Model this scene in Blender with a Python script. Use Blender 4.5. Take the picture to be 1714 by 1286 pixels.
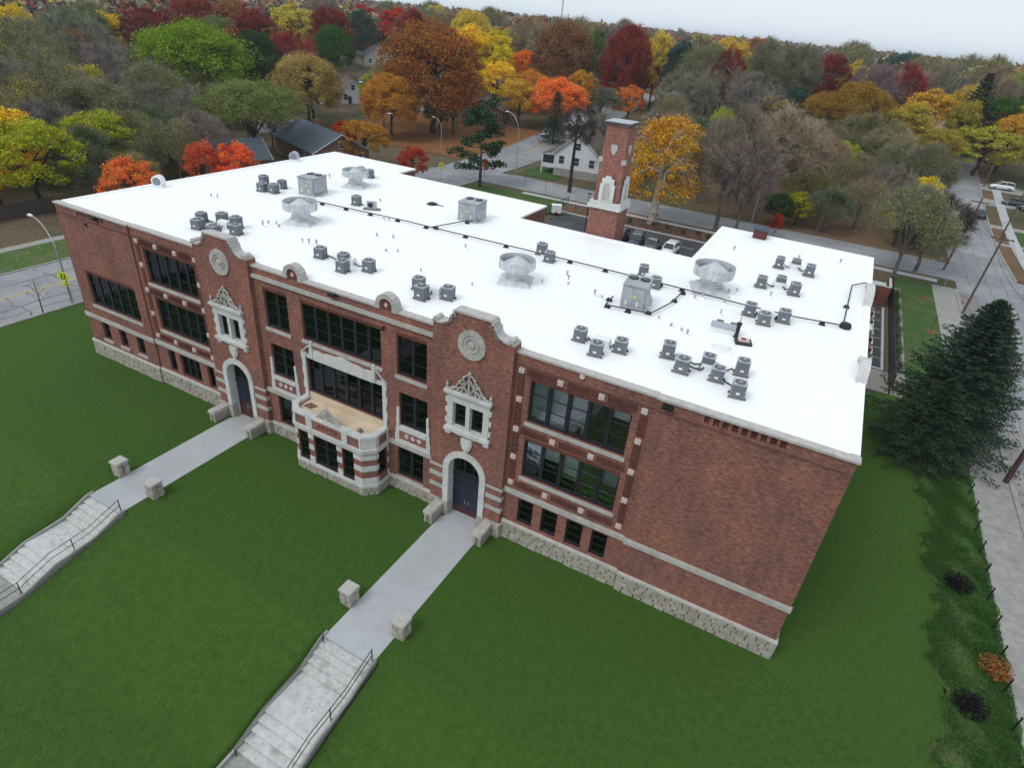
import bpy, bmesh, math, random
import numpy as np
from mathutils import Vector, Matrix
from mathutils.geometry import tessellate_polygon
for o in list(bpy.data.objects): bpy.data.objects.remove(o)
SC = bpy.context.scene
COL = SC.collection
# ------------------------------------------------------------------ camera
cam_d = bpy.data.cameras.new('camera'); cam = bpy.data.objects.new('camera', cam_d); COL.objects.link(cam)
CAM = Vector((-4.1297, -25.4524, 27.6703))
RV = Vector((0.87636114, 0.47483389, 0.08077084)); UV_ = Vector((-0.30491942, 0.41712661, 0.85617144)); DV = Vector((-0.37284755, 0.77494398, -0.51033963))
M4 = Matrix((RV, UV_, -DV)).transposed().to_4x4(); M4.translation = CAM
cam.matrix_world = M4
cam_d.sensor_width = 36; cam_d.lens = 21.568; cam_d.clip_start = 0.5; cam_d.clip_end = 9000
SC.camera = cam
# ------------------------------------------------------------------ light
W = bpy.data.worlds.new('World'); SC.world = W; W.use_nodes = True
nt = W.node_tree; nt.nodes.clear()
SUN_EL, SUN_AZ = math.radians(52), math.radians(205)      # azimuth clockwise from +Y
sky = nt.nodes.new('ShaderNodeTexSky'); sky.sky_type = 'NISHITA'; sky.sun_disc = False
sky.sun_elevation = SUN_EL; sky.sun_rotation = SUN_AZ; sky.dust_density = 3.0; sky.altitude = 250
mx = nt.nodes.new('ShaderNodeMix'); mx.data_type = 'RGBA'; mx.inputs[0].default_value = 0.88
mx.inputs[7].default_value = (8.5, 9.4, 10.2, 1)           # even overcast cloud layer
bg = nt.nodes.new('ShaderNodeBackground'); bg.inputs[1].default_value = 0.088
out = nt.nodes.new('ShaderNodeOutputWorld')
nt.links.new(sky.outputs[0], mx.inputs[6]); nt.links.new(mx.outputs[2], bg.inputs[0]); nt.links.new(bg.outputs[0], out.inputs[0])
sl = bpy.data.lights.new('sun', 'SUN'); sl.energy = 1.0; sl.angle = math.radians(22); sl.color = (1, .96, .9)
so = bpy.data.objects.new('sun', sl); COL.objects.link(so)
sd = Vector((math.sin(SUN_AZ)*math.cos(SUN_EL), math.cos(SUN_AZ)*math.cos(SUN_EL), math.sin(SUN_EL)))
so.rotation_euler = sd.to_track_quat('Z', 'Y').to_euler(); so.location = (-40, -40, 80)
vs = SC.view_settings; vs.view_transform = 'Standard'; vs.look = 'None'; vs.exposure = 0.25; vs.gamma = 1.0; vs.use_curve_mapping = False
SC.render.engine = 'CYCLES'
SC.cycles.max_bounces = 6; SC.cycles.transparent_max_bounces = 12
R = random.Random(11)
# ------------------------------------------------------------------ terrain
def sst(t): t = min(1.0, max(0.0, t)); return t*t*(3-2*t)
def hgt(x, y):
    t = y-100
    return 9*sst(t/110)+0.012*min(500, max(0, t-110))+4*sst((-x-170)/200)
def lawn_h(x, y):
    return -1.55*min(1.0, max(0.0, (-11.0-y)/6.6)) if y < -11 else 0.0
# ------------------------------------------------------------------ materials
MATS = {}
def _n(nt, t, **k):
    n = nt.nodes.new(t)
    for a, b in k.items(): setattr(n, a, b)
    return n
def base_mat(name, rough=0.8, spec=0.3):
    m = bpy.data.materials.new(name); m.use_nodes = True; MATS[name] = m
    b = m.node_tree.nodes['Principled BSDF']; b.inputs['Roughness'].default_value = rough
    b.inputs['Specular IOR Level'].default_value = spec
    return m, m.node_tree, b
def mat(name, c1, c2=None, scale=3.0, rough=0.8, spec=0.3, metal=0.0, bump=0.0, bscale=None, detail=6, c3=None, scale3=0.3, coords='Object', lo=.35, hi=.65, lo3=.45, hi3=.7):
    """procedural colour: fine noise between c1 and c2, and a broad noise towards c3"""
    m, nt, b = base_mat(name, rough, spec); b.inputs['Metallic'].default_value = metal
    L = nt.links.new
    tc = _n(nt, 'ShaderNodeTexCoord')
    if c2 is None: c2 = tuple(x*.8 for x in c1)
    no = _n(nt, 'ShaderNodeTexNoise'); no.inputs['Scale'].default_value = scale; no.inputs['Detail'].default_value = detail; no.inputs['Roughness'].default_value = .65
    L(tc.outputs[coords], no.inputs['Vector'])
    mr = _n(nt, 'ShaderNodeMapRange'); mr.inputs[1].default_value = lo; mr.inputs[2].default_value = hi; L(no.outputs[0], mr.inputs[0])
    mi = _n(nt, 'ShaderNodeMix', data_type='RGBA'); mi.inputs[6].default_value = (*c1, 1); mi.inputs[7].default_value = (*c2, 1); L(mr.outputs[0], mi.inputs[0])
    col = mi.outputs[2]
    if c3:
        n3 = _n(nt, 'ShaderNodeTexNoise'); n3.inputs['Scale'].default_value = scale3; n3.inputs['Detail'].default_value = 5; L(tc.outputs[coords], n3.inputs['Vector'])
        m3 = _n(nt, 'ShaderNodeMapRange'); m3.inputs[1].default_value = lo3; m3.inputs[2].default_value = hi3; L(n3.outputs[0], m3.inputs[0])
        mi2 = _n(nt, 'ShaderNodeMix', data_type='RGBA'); mi2.inputs[7].default_value = (*c3, 1); L(m3.outputs[0], mi2.inputs[0]); L(col, mi2.inputs[6]); col = mi2.outputs[2]
    L(col, b.inputs['Base Color'])
    if bump:
        bn = _n(nt, 'ShaderNodeTexNoise'); bn.inputs['Scale'].default_value = bscale or scale*4; bn.inputs['Detail'].default_value = 4; L(tc.outputs[coords], bn.inputs['Vector'])
        bp = _n(nt, 'ShaderNodeBump'); bp.inputs['Strength'].default_value = bump; bp.inputs['Distance'].default_value = .05; L(bn.outputs[0], bp.inputs['Height']); L(bp.outputs[0], b.inputs['Normal'])
    return m
def brick_mat(name, ca, cb, mortar, bw=.215, rh=.075, stain=(.5, .42, .4)):
    m, nt, b = base_mat(name, .9, .15); L = nt.links.new
    uv = _n(nt, 'ShaderNodeTexCoord')
    br = _n(nt, 'ShaderNodeTexBrick'); br.inputs['Scale'].default_value = 1; br.inputs['Brick Width'].default_value = bw; br.inputs['Row Height'].default_value = rh
    br.inputs['Mortar Size'].default_value = .009; br.inputs['Mortar Smooth'].default_value = .2; br.inputs['Bias'].default_value = -.1
    br.inputs['Color1'].default_value = (*ca, 1); br.inputs['Color2'].default_value = (*cb, 1); br.inputs['Mortar'].default_value = (*mortar, 1)
    L(uv.outputs['UV'], br.inputs['Vector'])
    n1 = _n(nt, 'ShaderNodeTexNoise'); n1.inputs['Scale'].default_value = .35; n1.inputs['Detail'].default_value = 7; n1.inputs['Roughness'].default_value = .6; L(uv.outputs['UV'], n1.inputs['Vector'])
    cr = _n(nt, 'ShaderNodeValToRGB'); cr.color_ramp.elements[0].position = .32; cr.color_ramp.elements[0].color = (.74, .80, .86, 1); cr.color_ramp.elements[1].position = .68; cr.color_ramp.elements[1].color = (1.18, 1.05, .95, 1); L(n1.outputs[0], cr.inputs[0])
    mu = _n(nt, 'ShaderNodeMix', data_type='RGBA', blend_type='MULTIPLY'); mu.inputs[0].default_value = 1; L(br.outputs[0], mu.inputs[6]); L(cr.outputs[0], mu.inputs[7])
    # per-brick scatter of dark and pale bricks
    sc = _n(nt, 'ShaderNodeMapping'); sc.inputs['Scale'].default_value = (1/bw, 1/rh, 1); L(uv.outputs['UV'], sc.inputs[0])
    wn = _n(nt, 'ShaderNodeTexNoise'); wn.inputs['Scale'].default_value = .75; wn.inputs['Detail'].default_value = 2; L(sc.outputs[0], wn.inputs['Vector'])
    c2 = _n(nt, 'ShaderNodeValToRGB'); c2.color_ramp.elements[0].position = .3; c2.color_ramp.elements[0].color = (.55, .52, .56, 1); c2.color_ramp.elements[1].position = .7; c2.color_ramp.elements[1].color = (1.35, 1.32, 1.3, 1); L(wn.outputs[0], c2.inputs[0])
    # long rain streaks and repointed patches
    sm = _n(nt, 'ShaderNodeMapping'); sm.inputs['Scale'].default_value = (1.3, .13, 1); L(uv.outputs['UV'], sm.inputs[0])
    sn = _n(nt, 'ShaderNodeTexNoise'); sn.inputs['Scale'].default_value = 1.0; sn.inputs['Detail'].default_value = 5; sn.inputs['Roughness'].default_value = .7; L(sm.outputs[0], sn.inputs['Vector'])
    sr = _n(nt, 'ShaderNodeValToRGB'); sr.color_ramp.elements[0].position = .30; sr.color_ramp.elements[0].color = (.78, .78, .80, 1); sr.color_ramp.elements[1].position = .72; sr.color_ramp.elements[1].color = (1.16, 1.15, 1.14, 1); L(sn.outputs[0], sr.inputs[0])
    ms = _n(nt, 'ShaderNodeMix', data_type='RGBA', blend_type='MULTIPLY'); ms.inputs[0].default_value = .8; L(mu.outputs[2], ms.inputs[6]); L(sr.outputs[0], ms.inputs[7]); mu = ms
    m2 = _n(nt, 'ShaderNodeMix', data_type='RGBA', blend_type='MULTIPLY'); m2.inputs[0].default_value = .8; L(mu.outputs[2], m2.inputs[6]); L(c2.outputs[0], m2.inputs[7])
    L(m2.outputs[2], b.inputs['Base Color'])
    bp = _n(nt, 'ShaderNodeBump'); bp.inputs['Strength'].default_value = .5; bp.inputs['Distance'].default_value = .01; bp.invert = True; L(br.outputs['Fac'], bp.inputs['Height']); L(bp.outputs[0], b.inputs['Normal'])
    return m
brick_mat('brick', (.21, .068, .047), (.305, .125, .090), (.31, .24, .21))
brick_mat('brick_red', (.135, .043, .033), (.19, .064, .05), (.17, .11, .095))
brick_mat('brick_house', (.16, .06, .045), (.24, .10, .07), (.3, .26, .24))
mat('limestone', (.47, .455, .425), (.37, .355, .33), 2.2, .85, bump=.25, c3=(.30, .29, .28), scale3=.8, lo3=.52, hi3=.8)
mat('limestone_pale', (.60, .60, .585), (.50, .50, .485), 3.0, .85, bump=.15, c3=(.42, .41, .40), scale3=1.2, lo3=.55, hi3=.8)
mat('rubble_stone', (.42, .395, .34), (.29, .27, .23), 2.5, .9, bump=.6, bscale=8, c3=(.34, .285, .24), scale3=1.3, lo3=.5, hi3=.75)
mat('rubble_mortar', (.20, .185, .17), None, 6, .95)
mat('roof_membrane', (.90, .905, .91), (.88, .885, .89), 1.2, .55, bump=.05, c3=(.86, .86, .855), scale3=.12)
mat('coping_stone', (.50, .47, .45), (.38, .36, .345), 3, .85, bump=.2)
mat('terrace_floor', (.62, .50, .36), (.52, .41, .29), 1.3, .8, c3=(.66, .58, .46), scale3=.6)
mat('rust_stain', (.24, .13, .06), (.10, .07, .05), 4, .9)
mat('rosette_stone', (.66, .55, .52), (.55, .45, .42), 8, .8)
mat('window_frame', (.018, .019, .028), None, 5, .45, .4)
mat('door_paint', (.020, .020, .045), (.014, .014, .03), 2, .4, .5)
mat('door_wood', (.10, .035, .03), (.06, .022, .02), 3, .6)
mat('interior_plaster', (.70, .70, .68), (.60, .59, .57), 1, .9)
mat('interior_floor', (.46, .37, .27), (.36, .29, .21), 1.5, .7)
mat('brightener_pale', (.70, .72, .74), (.62, .64, .66), 3, .9)  # tones of the boards added behind window glass to brighten it
mat('brightener_grey', (.42, .46, .50), (.32, .36, .40), 1.2, .9)
mat('brightener_tan', (.46, .38, .28), (.36, .3, .22), 3, .9)
mat('hvac_grey', (.215, .235, .265), (.175, .19, .22), 6, .55, .4)
mat('hvac_light', (.40, .42, .45), (.33, .35, .38), 5, .5, .4)
mat('hvac_dark', (.035, .038, .045), None, 8, .6)
mat('unit_paint', (.36, .37, .40), (.31, .32, .345), 2.5, .5, .4, c3=(.24, .25, .27), scale3=1.3, lo3=.55, hi3=.8)
mat('galvanised', (.62, .645, .67), (.45, .47, .49), 2.2, .42, .5, .2, c3=(.34, .32, .29), scale3=1.5, lo3=.6, hi3=.8)
mat('sleeper_wood', (.22, .195, .17), (.15, .13, .115), 6, .9)
mat('pipe_black', (.025, .025, .028), None, 8, .55)
mat('white_plastic', (.78, .79, .80), (.72, .73, .74), 4, .5)
mat('rust_red', (.30, .07, .06), (.16, .05, .05), 6, .7)
mat('concrete', (.43, .44, .455), (.39, .40, .415), 1.4, .85, bump=.1, c3=(.34, .355, .355), scale3=.25, lo3=.5, hi3=.8)
mat('old_concrete', (.34, .335, .315), (.25, .245, .23), 2.0, .9, bump=.2, c3=(.24, .225, .21), scale3=.7, lo3=.52, hi3=.75)
mat('step_concrete', (.56, .56, .55), (.44, .44, .43), 2.6, .9, bump=.15, c3=(.30, .285, .27), scale3=1.0, lo3=.56, hi3=.8)
mat('asphalt_worn', (.25, .255, .27), (.19, .195, .205), 1.1, .9, bump=.15, bscale=9, c3=(.33, .33, .335), scale3=.11)
mat('asphalt_dark', (.055, .056, .060), (.04, .041, .044), 2.5, .9, bump=.15, c3=(.075, .075, .078), scale3=.3)
mat('tar', (.085, .087, .092), None, 5, .8)
mat('road_yellow', (.50, .38, .10), (.36, .30, .14), 3, .8)
mat('road_white', (.68, .68, .66), (.5, .5, .49), 4, .8)
mat('gravel', (.34, .31, .27), (.22, .20, .175), 9, .95, bump=.5, bscale=20)
mat('mulch', (.13, .085, .055), (.08, .05, .034), 7, .95, bump=.5, c3=(.22, .10, .05), scale3=1.5)
mat('trunk_dark', (.060, .048, .040), (.035, .028, .024), 3, .95, bump=.5)
mat('trunk_grey', (.16, .14, .125), (.10, .088, .08), 3, .95, bump=.5)
mat('trunk_white', (.52, .49, .43), (.30, .27, .22), 1.2, .9, bump=.3)
mat('black_metal', (.012, .012, .013), None, 6, .45, .5)
mat('pole_wood', (.13, .10, .08), (.08, .06, .05), 2.5, .9, bump=.3)
mat('pole_reddish', (.10, .05, .042), (.06, .032, .03), 1.5, .9, bump=.3)
mat('lamp_metal', (.45, .45, .44), (.36, .36, .355), 3, .45, .5, .4)
mat('lamp_head', (.75, .76, .76), None, 3, .4)
mat('sign_yellow', (.62, .72, .04), (.58, .68, .035), 3, .5)
mat('sign_black', (.01, .01, .01), None, 3, .6)
mat('siding_white', (.66, .68, .70), (.58, .60, .62), 2, .8)
mat('siding_cream', (.58, .54, .46), None, 2, .8)
mat('siding_grey', (.34, .36, .38), None, 2, .8)
mat('shingle_dark', (.060, .060, .066), (.040, .040, .045), 6, .95, bump=.3, c3=(.085, .08, .08), scale3=.8)
mat('shingle_blue', (.085, .105, .13), (.06, .075, .095), 6, .95, bump=.3)
mat('shingle_brown', (.12, .095, .08), (.08, .065, .055), 6, .95, bump=.3)
mat('wood_fence', (.085, .068, .058), (.055, .045, .04), 3, .95)
mat('house_glass', (.03, .035, .045), None, 3, .12, .6)
mat('tyre', (.015, .015, .016), None, 9, .85)
mat('rim_metal', (.35, .35, .36), None, 6, .35, .5, .6)
mat('head_lamp', (.7, .7, .7), None, 6, .15, .6)
mat('tail_lamp', (.35, .01, .01), None, 6, .2, .6)
mat('conduit', (.40, .41, .42), None, 5, .5, .4, .3)
for nm, c in (('white', (.74, .75, .76)), ('black', (.015, .016, .02)), ('navy', (.018, .024, .06)), ('silver', (.42, .44, .47)), ('blue', (.03, .05, .20)), ('maroon', (.16, .012, .025)), ('charcoal', (.05, .055, .065)), ('dark_green', (.05, .065, .06)), ('stone', (.11, .115, .105))):
    mm = mat('car_'+nm, c, tuple(x*.95 for x in c), 2, .25, .5); mm.node_tree.nodes['Principled BSDF'].inputs['Coat Weight'].default_value = .6
def car_glass():
    m, nt, b = base_mat('car_glass', .06, .6); b.inputs['Base Color'].default_value = (.025, .04, .045, 1)
car_glass()
def pane_mat():
    m = bpy.data.materials.new('window_glass'); m.use_nodes = True; MATS['window_glass'] = m
    nt = m.node_tree; nt.nodes.clear(); L = nt.links.new
    o = _n(nt, 'ShaderNodeOutputMaterial'); t = _n(nt, 'ShaderNodeBsdfTransparent'); t.inputs[0].default_value = (.86, .89, .90, 1)
    g = _n(nt, 'ShaderNodeBsdfGlossy'); g.inputs['Roughness'].default_value = .03; g.inputs[0].default_value = (.9, .93, .95, 1)
    f = _n(nt, 'ShaderNodeFresnel'); f.inputs[0].default_value = 1.5
    tc = _n(nt, 'ShaderNodeTexCoord'); no = _n(nt, 'ShaderNodeTexNoise'); no.inputs['Scale'].default_value = 1.1; L(tc.outputs['Object'], no.inputs[0])
    bp = _n(nt, 'ShaderNodeBump'); bp.inputs['Strength'].default_value = .06; bp.inputs['Distance'].default_value = .05; L(no.outputs[0], bp.inputs['Height']); L(bp.outputs[0], g.inputs['Normal'])
    mxs = _n(nt, 'ShaderNodeMixShader'); L(f.outputs[0], mxs.inputs[0]); L(t.outputs[0], mxs.inputs[1]); L(g.outputs[0], mxs.inputs[2]); L(mxs.outputs[0], o.inputs[0])
pane_mat()
def leaf_mat(name, hue_spread=.05, val=(.6, 1.5), trans=.38, rough=.75):
    m = bpy.data.materials.new(name); m.use_nodes = True; MATS[name] = m
    nt = m.node_tree; nt.nodes.clear(); L = nt.links.new
    o = _n(nt, 'ShaderNodeOutputMaterial'); oi = _n(nt, 'ShaderNodeObjectInfo'); ge = _n(nt, 'ShaderNodeNewGeometry'); tc = _n(nt, 'ShaderNodeTexCoord')
    no = _n(nt, 'ShaderNodeTexNoise'); no.inputs['Scale'].default_value = .45; no.inputs['Detail'].default_value = 3; L(tc.outputs['Object'], no.inputs['Vector'])
    hs = _n(nt, 'ShaderNodeHueSaturation'); L(oi.outputs['Color'], hs.inputs['Color'])
    ad = _n(nt, 'ShaderNodeMath', operation='MULTIPLY_ADD'); L(ge.outputs['Random Per Island'], ad.inputs[0]); ad.inputs[1].default_value = hue_spread; ad.inputs[2].default_value = .5-hue_spread*.9
    a2 = _n(nt, 'ShaderNodeMath', operation='MULTIPLY_ADD'); L(no.outputs[0], a2.inputs[0]); a2.inputs[1].default_value = hue_spread*1.6; L(ad.outputs[0], a2.inputs[2])
    L(a2.outputs[0], hs.inputs['Hue'])
    mr = _n(nt, 'ShaderNodeMapRange'); L(ge.outputs['Random Per Island'], mr.inputs[0]); mr.inputs[3].default_value = val[0]; mr.inputs[4].default_value = val[1]
    L(mr.outputs[0], hs.inputs['Value'])
    d = _n(nt, 'ShaderNodeBsdfDiffuse'); L(hs.outputs[0], d.inputs[0])
    t = _n(nt, 'ShaderNodeBsdfTranslucent'); L(hs.outputs[0], t.inputs[0])
    mxs = _n(nt, 'ShaderNodeMixShader'); mxs.inputs[0].default_value = trans; L(d.outputs[0], mxs.inputs[1]); L(t.outputs[0], mxs.inputs[2]); L(mxs.outputs[0], o.inputs[0])
leaf_mat('leaves'); leaf_mat('needles', .03, (.5, 1.5), .12); leaf_mat('twigs', .02, (.7, 1.3), .0)
def ground_mat(name, green, green2, leaf, leaf2, leaf_lo, leaf_hi, sc=.05):
    m, nt, b = base_mat(name, .95, .1); L = nt.links.new; tc = _n(nt, 'ShaderNodeTexCoord')
    def noise(s, d=6, r=.6):
        n = _n(nt, 'ShaderNodeTexNoise'); n.inputs['Scale'].default_value = s; n.inputs['Detail'].default_value = d; n.inputs['Roughness'].default_value = r; L(tc.outputs['Object'], n.inputs['Vector']); return n.outputs[0]
    def mixc(f, a, c, lo, hi):
        mr = _n(nt, 'ShaderNodeMapRange'); mr.inputs[1].default_value = lo; mr.inputs[2].default_value = hi; L(f, mr.inputs[0])
        x = _n(nt, 'ShaderNodeMix', data_type='RGBA'); L(mr.outputs[0], x.inputs[0])
        for s, v in ((6, a), (7, c)):
            if isinstance(v, tuple): x.inputs[s].default_value = (*v, 1)
            else: L(v, x.inputs[s])
        return x.outputs[2]
    g = mixc(noise(1.7), green, green2, .35, .65)
    l = mixc(noise(2.9, 8, .75), leaf, leaf2, .35, .65)
    c = mixc(noise(sc, 8, .7), g, l, leaf_lo, leaf_hi)
    L(c, b.inputs['Base Color'])
    bp = _n(nt, 'ShaderNodeBump'); bp.inputs['Strength'].default_value = .6; bp.inputs['Distance'].default_value = .08; L(noise(6, 6, .8), bp.inputs['Height']); L(bp.outputs[0], b.inputs['Normal'])
ground_mat('ground_cover', (.062, .072, .030), (.085, .088, .042), (.155, .115, .075), (.105, .078, .052), .38, .54)
ground_mat('leaf_litter', (.075, .078, .038), (.10, .09, .05), (.185, .115, .068), (.125, .085, .056), .36, .54)
ground_mat('orange_litter', (.075, .07, .03), (.10, .08, .04), (.26, .115, .045), (.16, .075, .036), .30, .46)
ground_mat('lawn_grass', (.040, .094, .014), (.053, .109, .019), (.029, .072, .010), (.064, .122, .024), .34, .66, .085)
ground_mat('grass_fresh', (.040, .092, .020), (.060, .112, .030), (.125, .125, .06), (.09, .10, .045), .50, .66, .3)
ground_mat('rough_grass', (.050, .108, .026), (.080, .140, .040), (.165, .14, .08), (.10, .115, .05), .50, .66, .4)
# ------------------------------------------------------------------ mesh helper
class MB:
    def __init__(s): s.v = []; s.f = []; s.mi = []; s.cur = 0
    def face(s, pts):
        k = len(s.v); s.v.extend([tuple(p) for p in pts]); s.f.append(tuple(range(k, k+len(pts)))); s.mi.append(s.cur)
    def box(s, x0, y0, z0, x1, y1, z1):
        if x0 > x1: x0, x1 = x1, x0
        if y0 > y1: y0, y1 = y1, y0
        if z0 > z1: z0, z1 = z1, z0
        s.hexa([(x0, y0, z0), (x1, y0, z0), (x1, y1, z0), (x0, y1, z0), (x0, y0, z1), (x1, y0, z1), (x1, y1, z1), (x0, y1, z1)])
    def hexa(s, c):
        k = len(s.v); s.v.extend([tuple(p) for p in c])
        for f in ((3, 2, 1, 0), (4, 5, 6, 7), (0, 1, 5, 4), (1, 2, 6, 5), (2, 3, 7, 6), (3, 0, 4, 7)):
            s.f.append(tuple(k+i for i in f)); s.mi.append(s.cur)
    def obox(s, o, ax, ay, az):
        """box from corner-centre o (bottom centre), half vectors ax, ay and full vector az"""
        o, ax, ay, az = map(Vector, (o, ax, ay, az))
        c = [o-ax-ay, o+ax-ay, o+ax+ay, o-ax+ay]; s.hexa(c+[q+az for q in c])
    def tube(s, p0, p1, r0, r1=None, n=6, cap=True):
        if r1 is None: r1 = r0
        p0 = Vector(p0); p1 = Vector(p1); d = p1-p0
        if d.length < 1e-6: return
        a = d.orthogonal().normalized(); b = d.normalized().cross(a); k = len(s.v)
        for P, r in ((p0, r0), (p1, r1)):
            for i in range(n):
                t = 2*math.pi*i/n; s.v.append(tuple(P+a*(r*math.cos(t))+b*(r*math.sin(t))))
        for i in range(n):
            j = (i+1) % n; s.f.append((k+i, k+j, k+n+j, k+n+i)); s.mi.append(s.cur)
        if cap: s.f.append(tuple(k+i for i in reversed(range(n)))); s.mi.append(s.cur); s.f.append(tuple(k+n+i for i in range(n))); s.mi.append(s.cur)
    def path(s, pts, r, n=6):
        for a, b in zip(pts, pts[1:]): s.tube(a, b, r, r, n)
    def lathe(s, prof, c=(0, 0, 0), n=20, cap=True, a0=0.0):
        k = len(s.v)
        for r, z in prof:
            for i in range(n):
                t = a0+2*math.pi*i/n; s.v.append((c[0]+r*math.cos(t), c[1]+r*math.sin(t), c[2]+z))
        for q in range(len(prof)-1):
            for i in range(n):
                j = (i+1) % n; s.f.append((k+q*n+i, k+q*n+j, k+(q+1)*n+j, k+(q+1)*n+i)); s.mi.append(s.cur)
        if cap:
            s.f.append(tuple(k+i for i in reversed(range(n)))); s.mi.append(s.cur)
            e = k+(len(prof)-1)*n; s.f.append(tuple(e+i for i in range(n))); s.mi.append(s.cur)
    def prism(s, poly, z0, z1):
        n = len(poly); k = len(s.v)
        s.v.extend([(x, y, z0) for x, y in poly]+[(x, y, z1) for x, y in poly])
        for i in range(n):
            j = (i+1) % n; s.f.append((k+i, k+j, k+n+j, k+n+i)); s.mi.append(s.cur)
        for t in tessellate_polygon([[Vector((x, y, 0)) for x, y in poly]]):
            a, b, c = t
            (ax, ay), (bx, by), (cx, cy) = poly[a], poly[b], poly[c]
            if (bx-ax)*(cy-ay)-(by-ay)*(cx-ax) < 0: b, c = c, b
            s.f.append((k+n+a, k+n+b, k+n+c)); s.f.append((k+c, k+b, k+a)); s.mi += [s.cur]*2
    def slab(s, outline, holes, O, u, n, d, back=True):
        """solid wall: outline/holes in (s, z); O origin, u along, n outward normal, d thickness inward"""
        O, u, n = Vector(O), Vector(u), Vector(n)
        loops = [outline]+list(holes); P = [q for l in loops for q in l]
        tris = tessellate_polygon([[Vector((a, b, 0)) for a, b in l] for l in loops])
        F = lambda q, dd: tuple(O+u*q[0]+Vector((0, 0, q[1]))-n*dd)
        k = len(s.v); m = len(P)
        s.v.extend([F(q, 0) for q in P]); s.v.extend([F(q, d) for q in P])
        for t in tris:
            a, b, c = t; A, B, C = P[a], P[b], P[c]
            if (B[0]-A[0])*(C[1]-A[1])-(B[1]-A[1])*(C[0]-A[0]) < 0: b, c = c, b
            s.f.append((k+a, k+b, k+c)); s.mi.append(s.cur)
            if back: s.f.append((k+m+c, k+m+b, k+m+a)); s.mi.append(s.cur)
        o = 0
        for li, l in enumerate(loops):
            ar = sum(l[i][0]*l[(i+1) % len(l)][1]-l[(i+1) % len(l)][0]*l[i][1] for i in range(len(l)))
            for i in range(len(l)):
                j = (i+1) % len(l); a, b = (o+i, o+j)
                if (ar < 0) != (li > 0): a, b = b, a
                s.f.append((k+b, k+a, k+m+a, k+m+b)); s.mi.append(s.cur)
            o += len(l)
    def mesh(s, name, mats, smooth=False):
        me = bpy.data.meshes.new(name); me.from_pydata(s.v, [], s.f)
        for m in (mats if isinstance(mats, (list, tuple)) else [mats]): me.materials.append(MATS[m])
        if len(me.materials) > 1: me.polygons.foreach_set('material_index', s.mi)
        uvl = me.uv_layers.new(name='UVMap'); nl = len(me.loops)
        if nl:
            li = np.empty(nl, np.int32); me.loops.foreach_get('vertex_index', li)
            co = np.array(s.v, float)[li]; pn = np.empty(len(me.polygons)*3); me.polygons.foreach_get('normal', pn); pn = pn.reshape(-1, 3)
            lt = np.empty(len(me.polygons), np.int32); me.polygons.foreach_get('loop_total', lt); ln = np.repeat(pn, lt, axis=0)
            uv = np.empty((nl, 2)); flat = np.abs(ln[:, 2]) > .75
            h = np.hypot(ln[:, 0], ln[:, 1]); h[h == 0] = 1
            uv[:, 0] = (-ln[:, 1]*co[:, 0]+ln[:, 0]*co[:, 1])/h; uv[:, 1] = co[:, 2]
            uv[flat] = co[flat][:, :2]
            uvl.data.foreach_set('uv', uv.ravel())
        if smooth: me.polygons.foreach_set('use_smooth', [True]*len(me.polygons))
        me.update(); return me
    def build(s, name, mats, parent=None, smooth=False, loc=None):
        o = bpy.data.objects.new(name, s.mesh(name, mats, smooth)); COL.objects.link(o)
        if parent: o.parent = parent
        if loc: o.location = loc
        return o
def tag(o, label=None, cat=None, group=None, kind=None):
    if label: o['label'] = label
    if cat: o['category'] = cat
    if group: o['group'] = group
    if kind: o['kind'] = kind
    return o
def empty(name, loc=(0, 0, 0), rz=0.0, label=None, cat=None, group=None):
    o = bpy.data.objects.new(name, None); o.empty_display_size = .2; COL.objects.link(o); o.location = loc; o.rotation_euler = (0, 0, rz)
    return tag(o, label, cat, group)
def copy_tree(o, loc=None, rz=None, label=None, group=None, parent=None, scale=None, first=True):
    c = o.copy(); COL.objects.link(c)
    if parent: c.parent = parent
    if first:
        if loc is not None: c.location = loc
        if rz is not None: c.rotation_euler = (0, 0, rz)
        if scale is not None: c.scale = scale
        if label: c['label'] = label
        if group: c['group'] = group
    for ch in o.children: copy_tree(ch, parent=c, first=False)
    return c
def rect(x0, x1, z0, z1): return [(x0, z0), (x1, z0), (x1, z1), (x0, z1)]
def arch(cx, r, z0, zs, n=14): return [(cx-r, z0), (cx+r, z0)]+[(cx+r*math.cos(math.pi*i/n), zs+r*math.sin(math.pi*i/n)) for i in range(n+1)]
# ================================================================== SETTING: ground, lawn, roads
def sheet(name, m, xs, ys, zf, dz, kind='structure', parent=None, warp=None):
    b = MB(); nx, ny = len(xs), len(ys)
    b.v = [(x+(warp(x, y) if warp else 0), y, zf(x, y)+dz) for y in ys for x in xs]
    for j in range(ny-1):
        for i in range(nx-1):
            k = j*nx+i; b.f.append((k, k+1, k+nx+1, k+nx)); b.mi.append(0)
    o = b.build(name, m, parent, True)
    if not parent: tag(o, kind=kind)
    return o
def frange(a, b, n): return [a+(b-a)*i/n for i in range(n+1)]
def gz(x, y):
    z = hgt(x, y)-.06
    if -68 < x < 9 and y < 33: z = min(z, lawn_h(x, y)-(.9 if y < -9 else .35))
    if x > 8 and y < -5: z -= .02
    return z
sheet('ground', 'ground_cover', [-5000, -2500, -1200, -700, -500]+frange(-400, 120, 65)+[200, 400, 800, 1500, 3000], [-400, -150, -80]+frange(-40, 300, 68)+[340, 400, 480, 600, 900, 1500, 3000, 6500], gz, 0)
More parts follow.
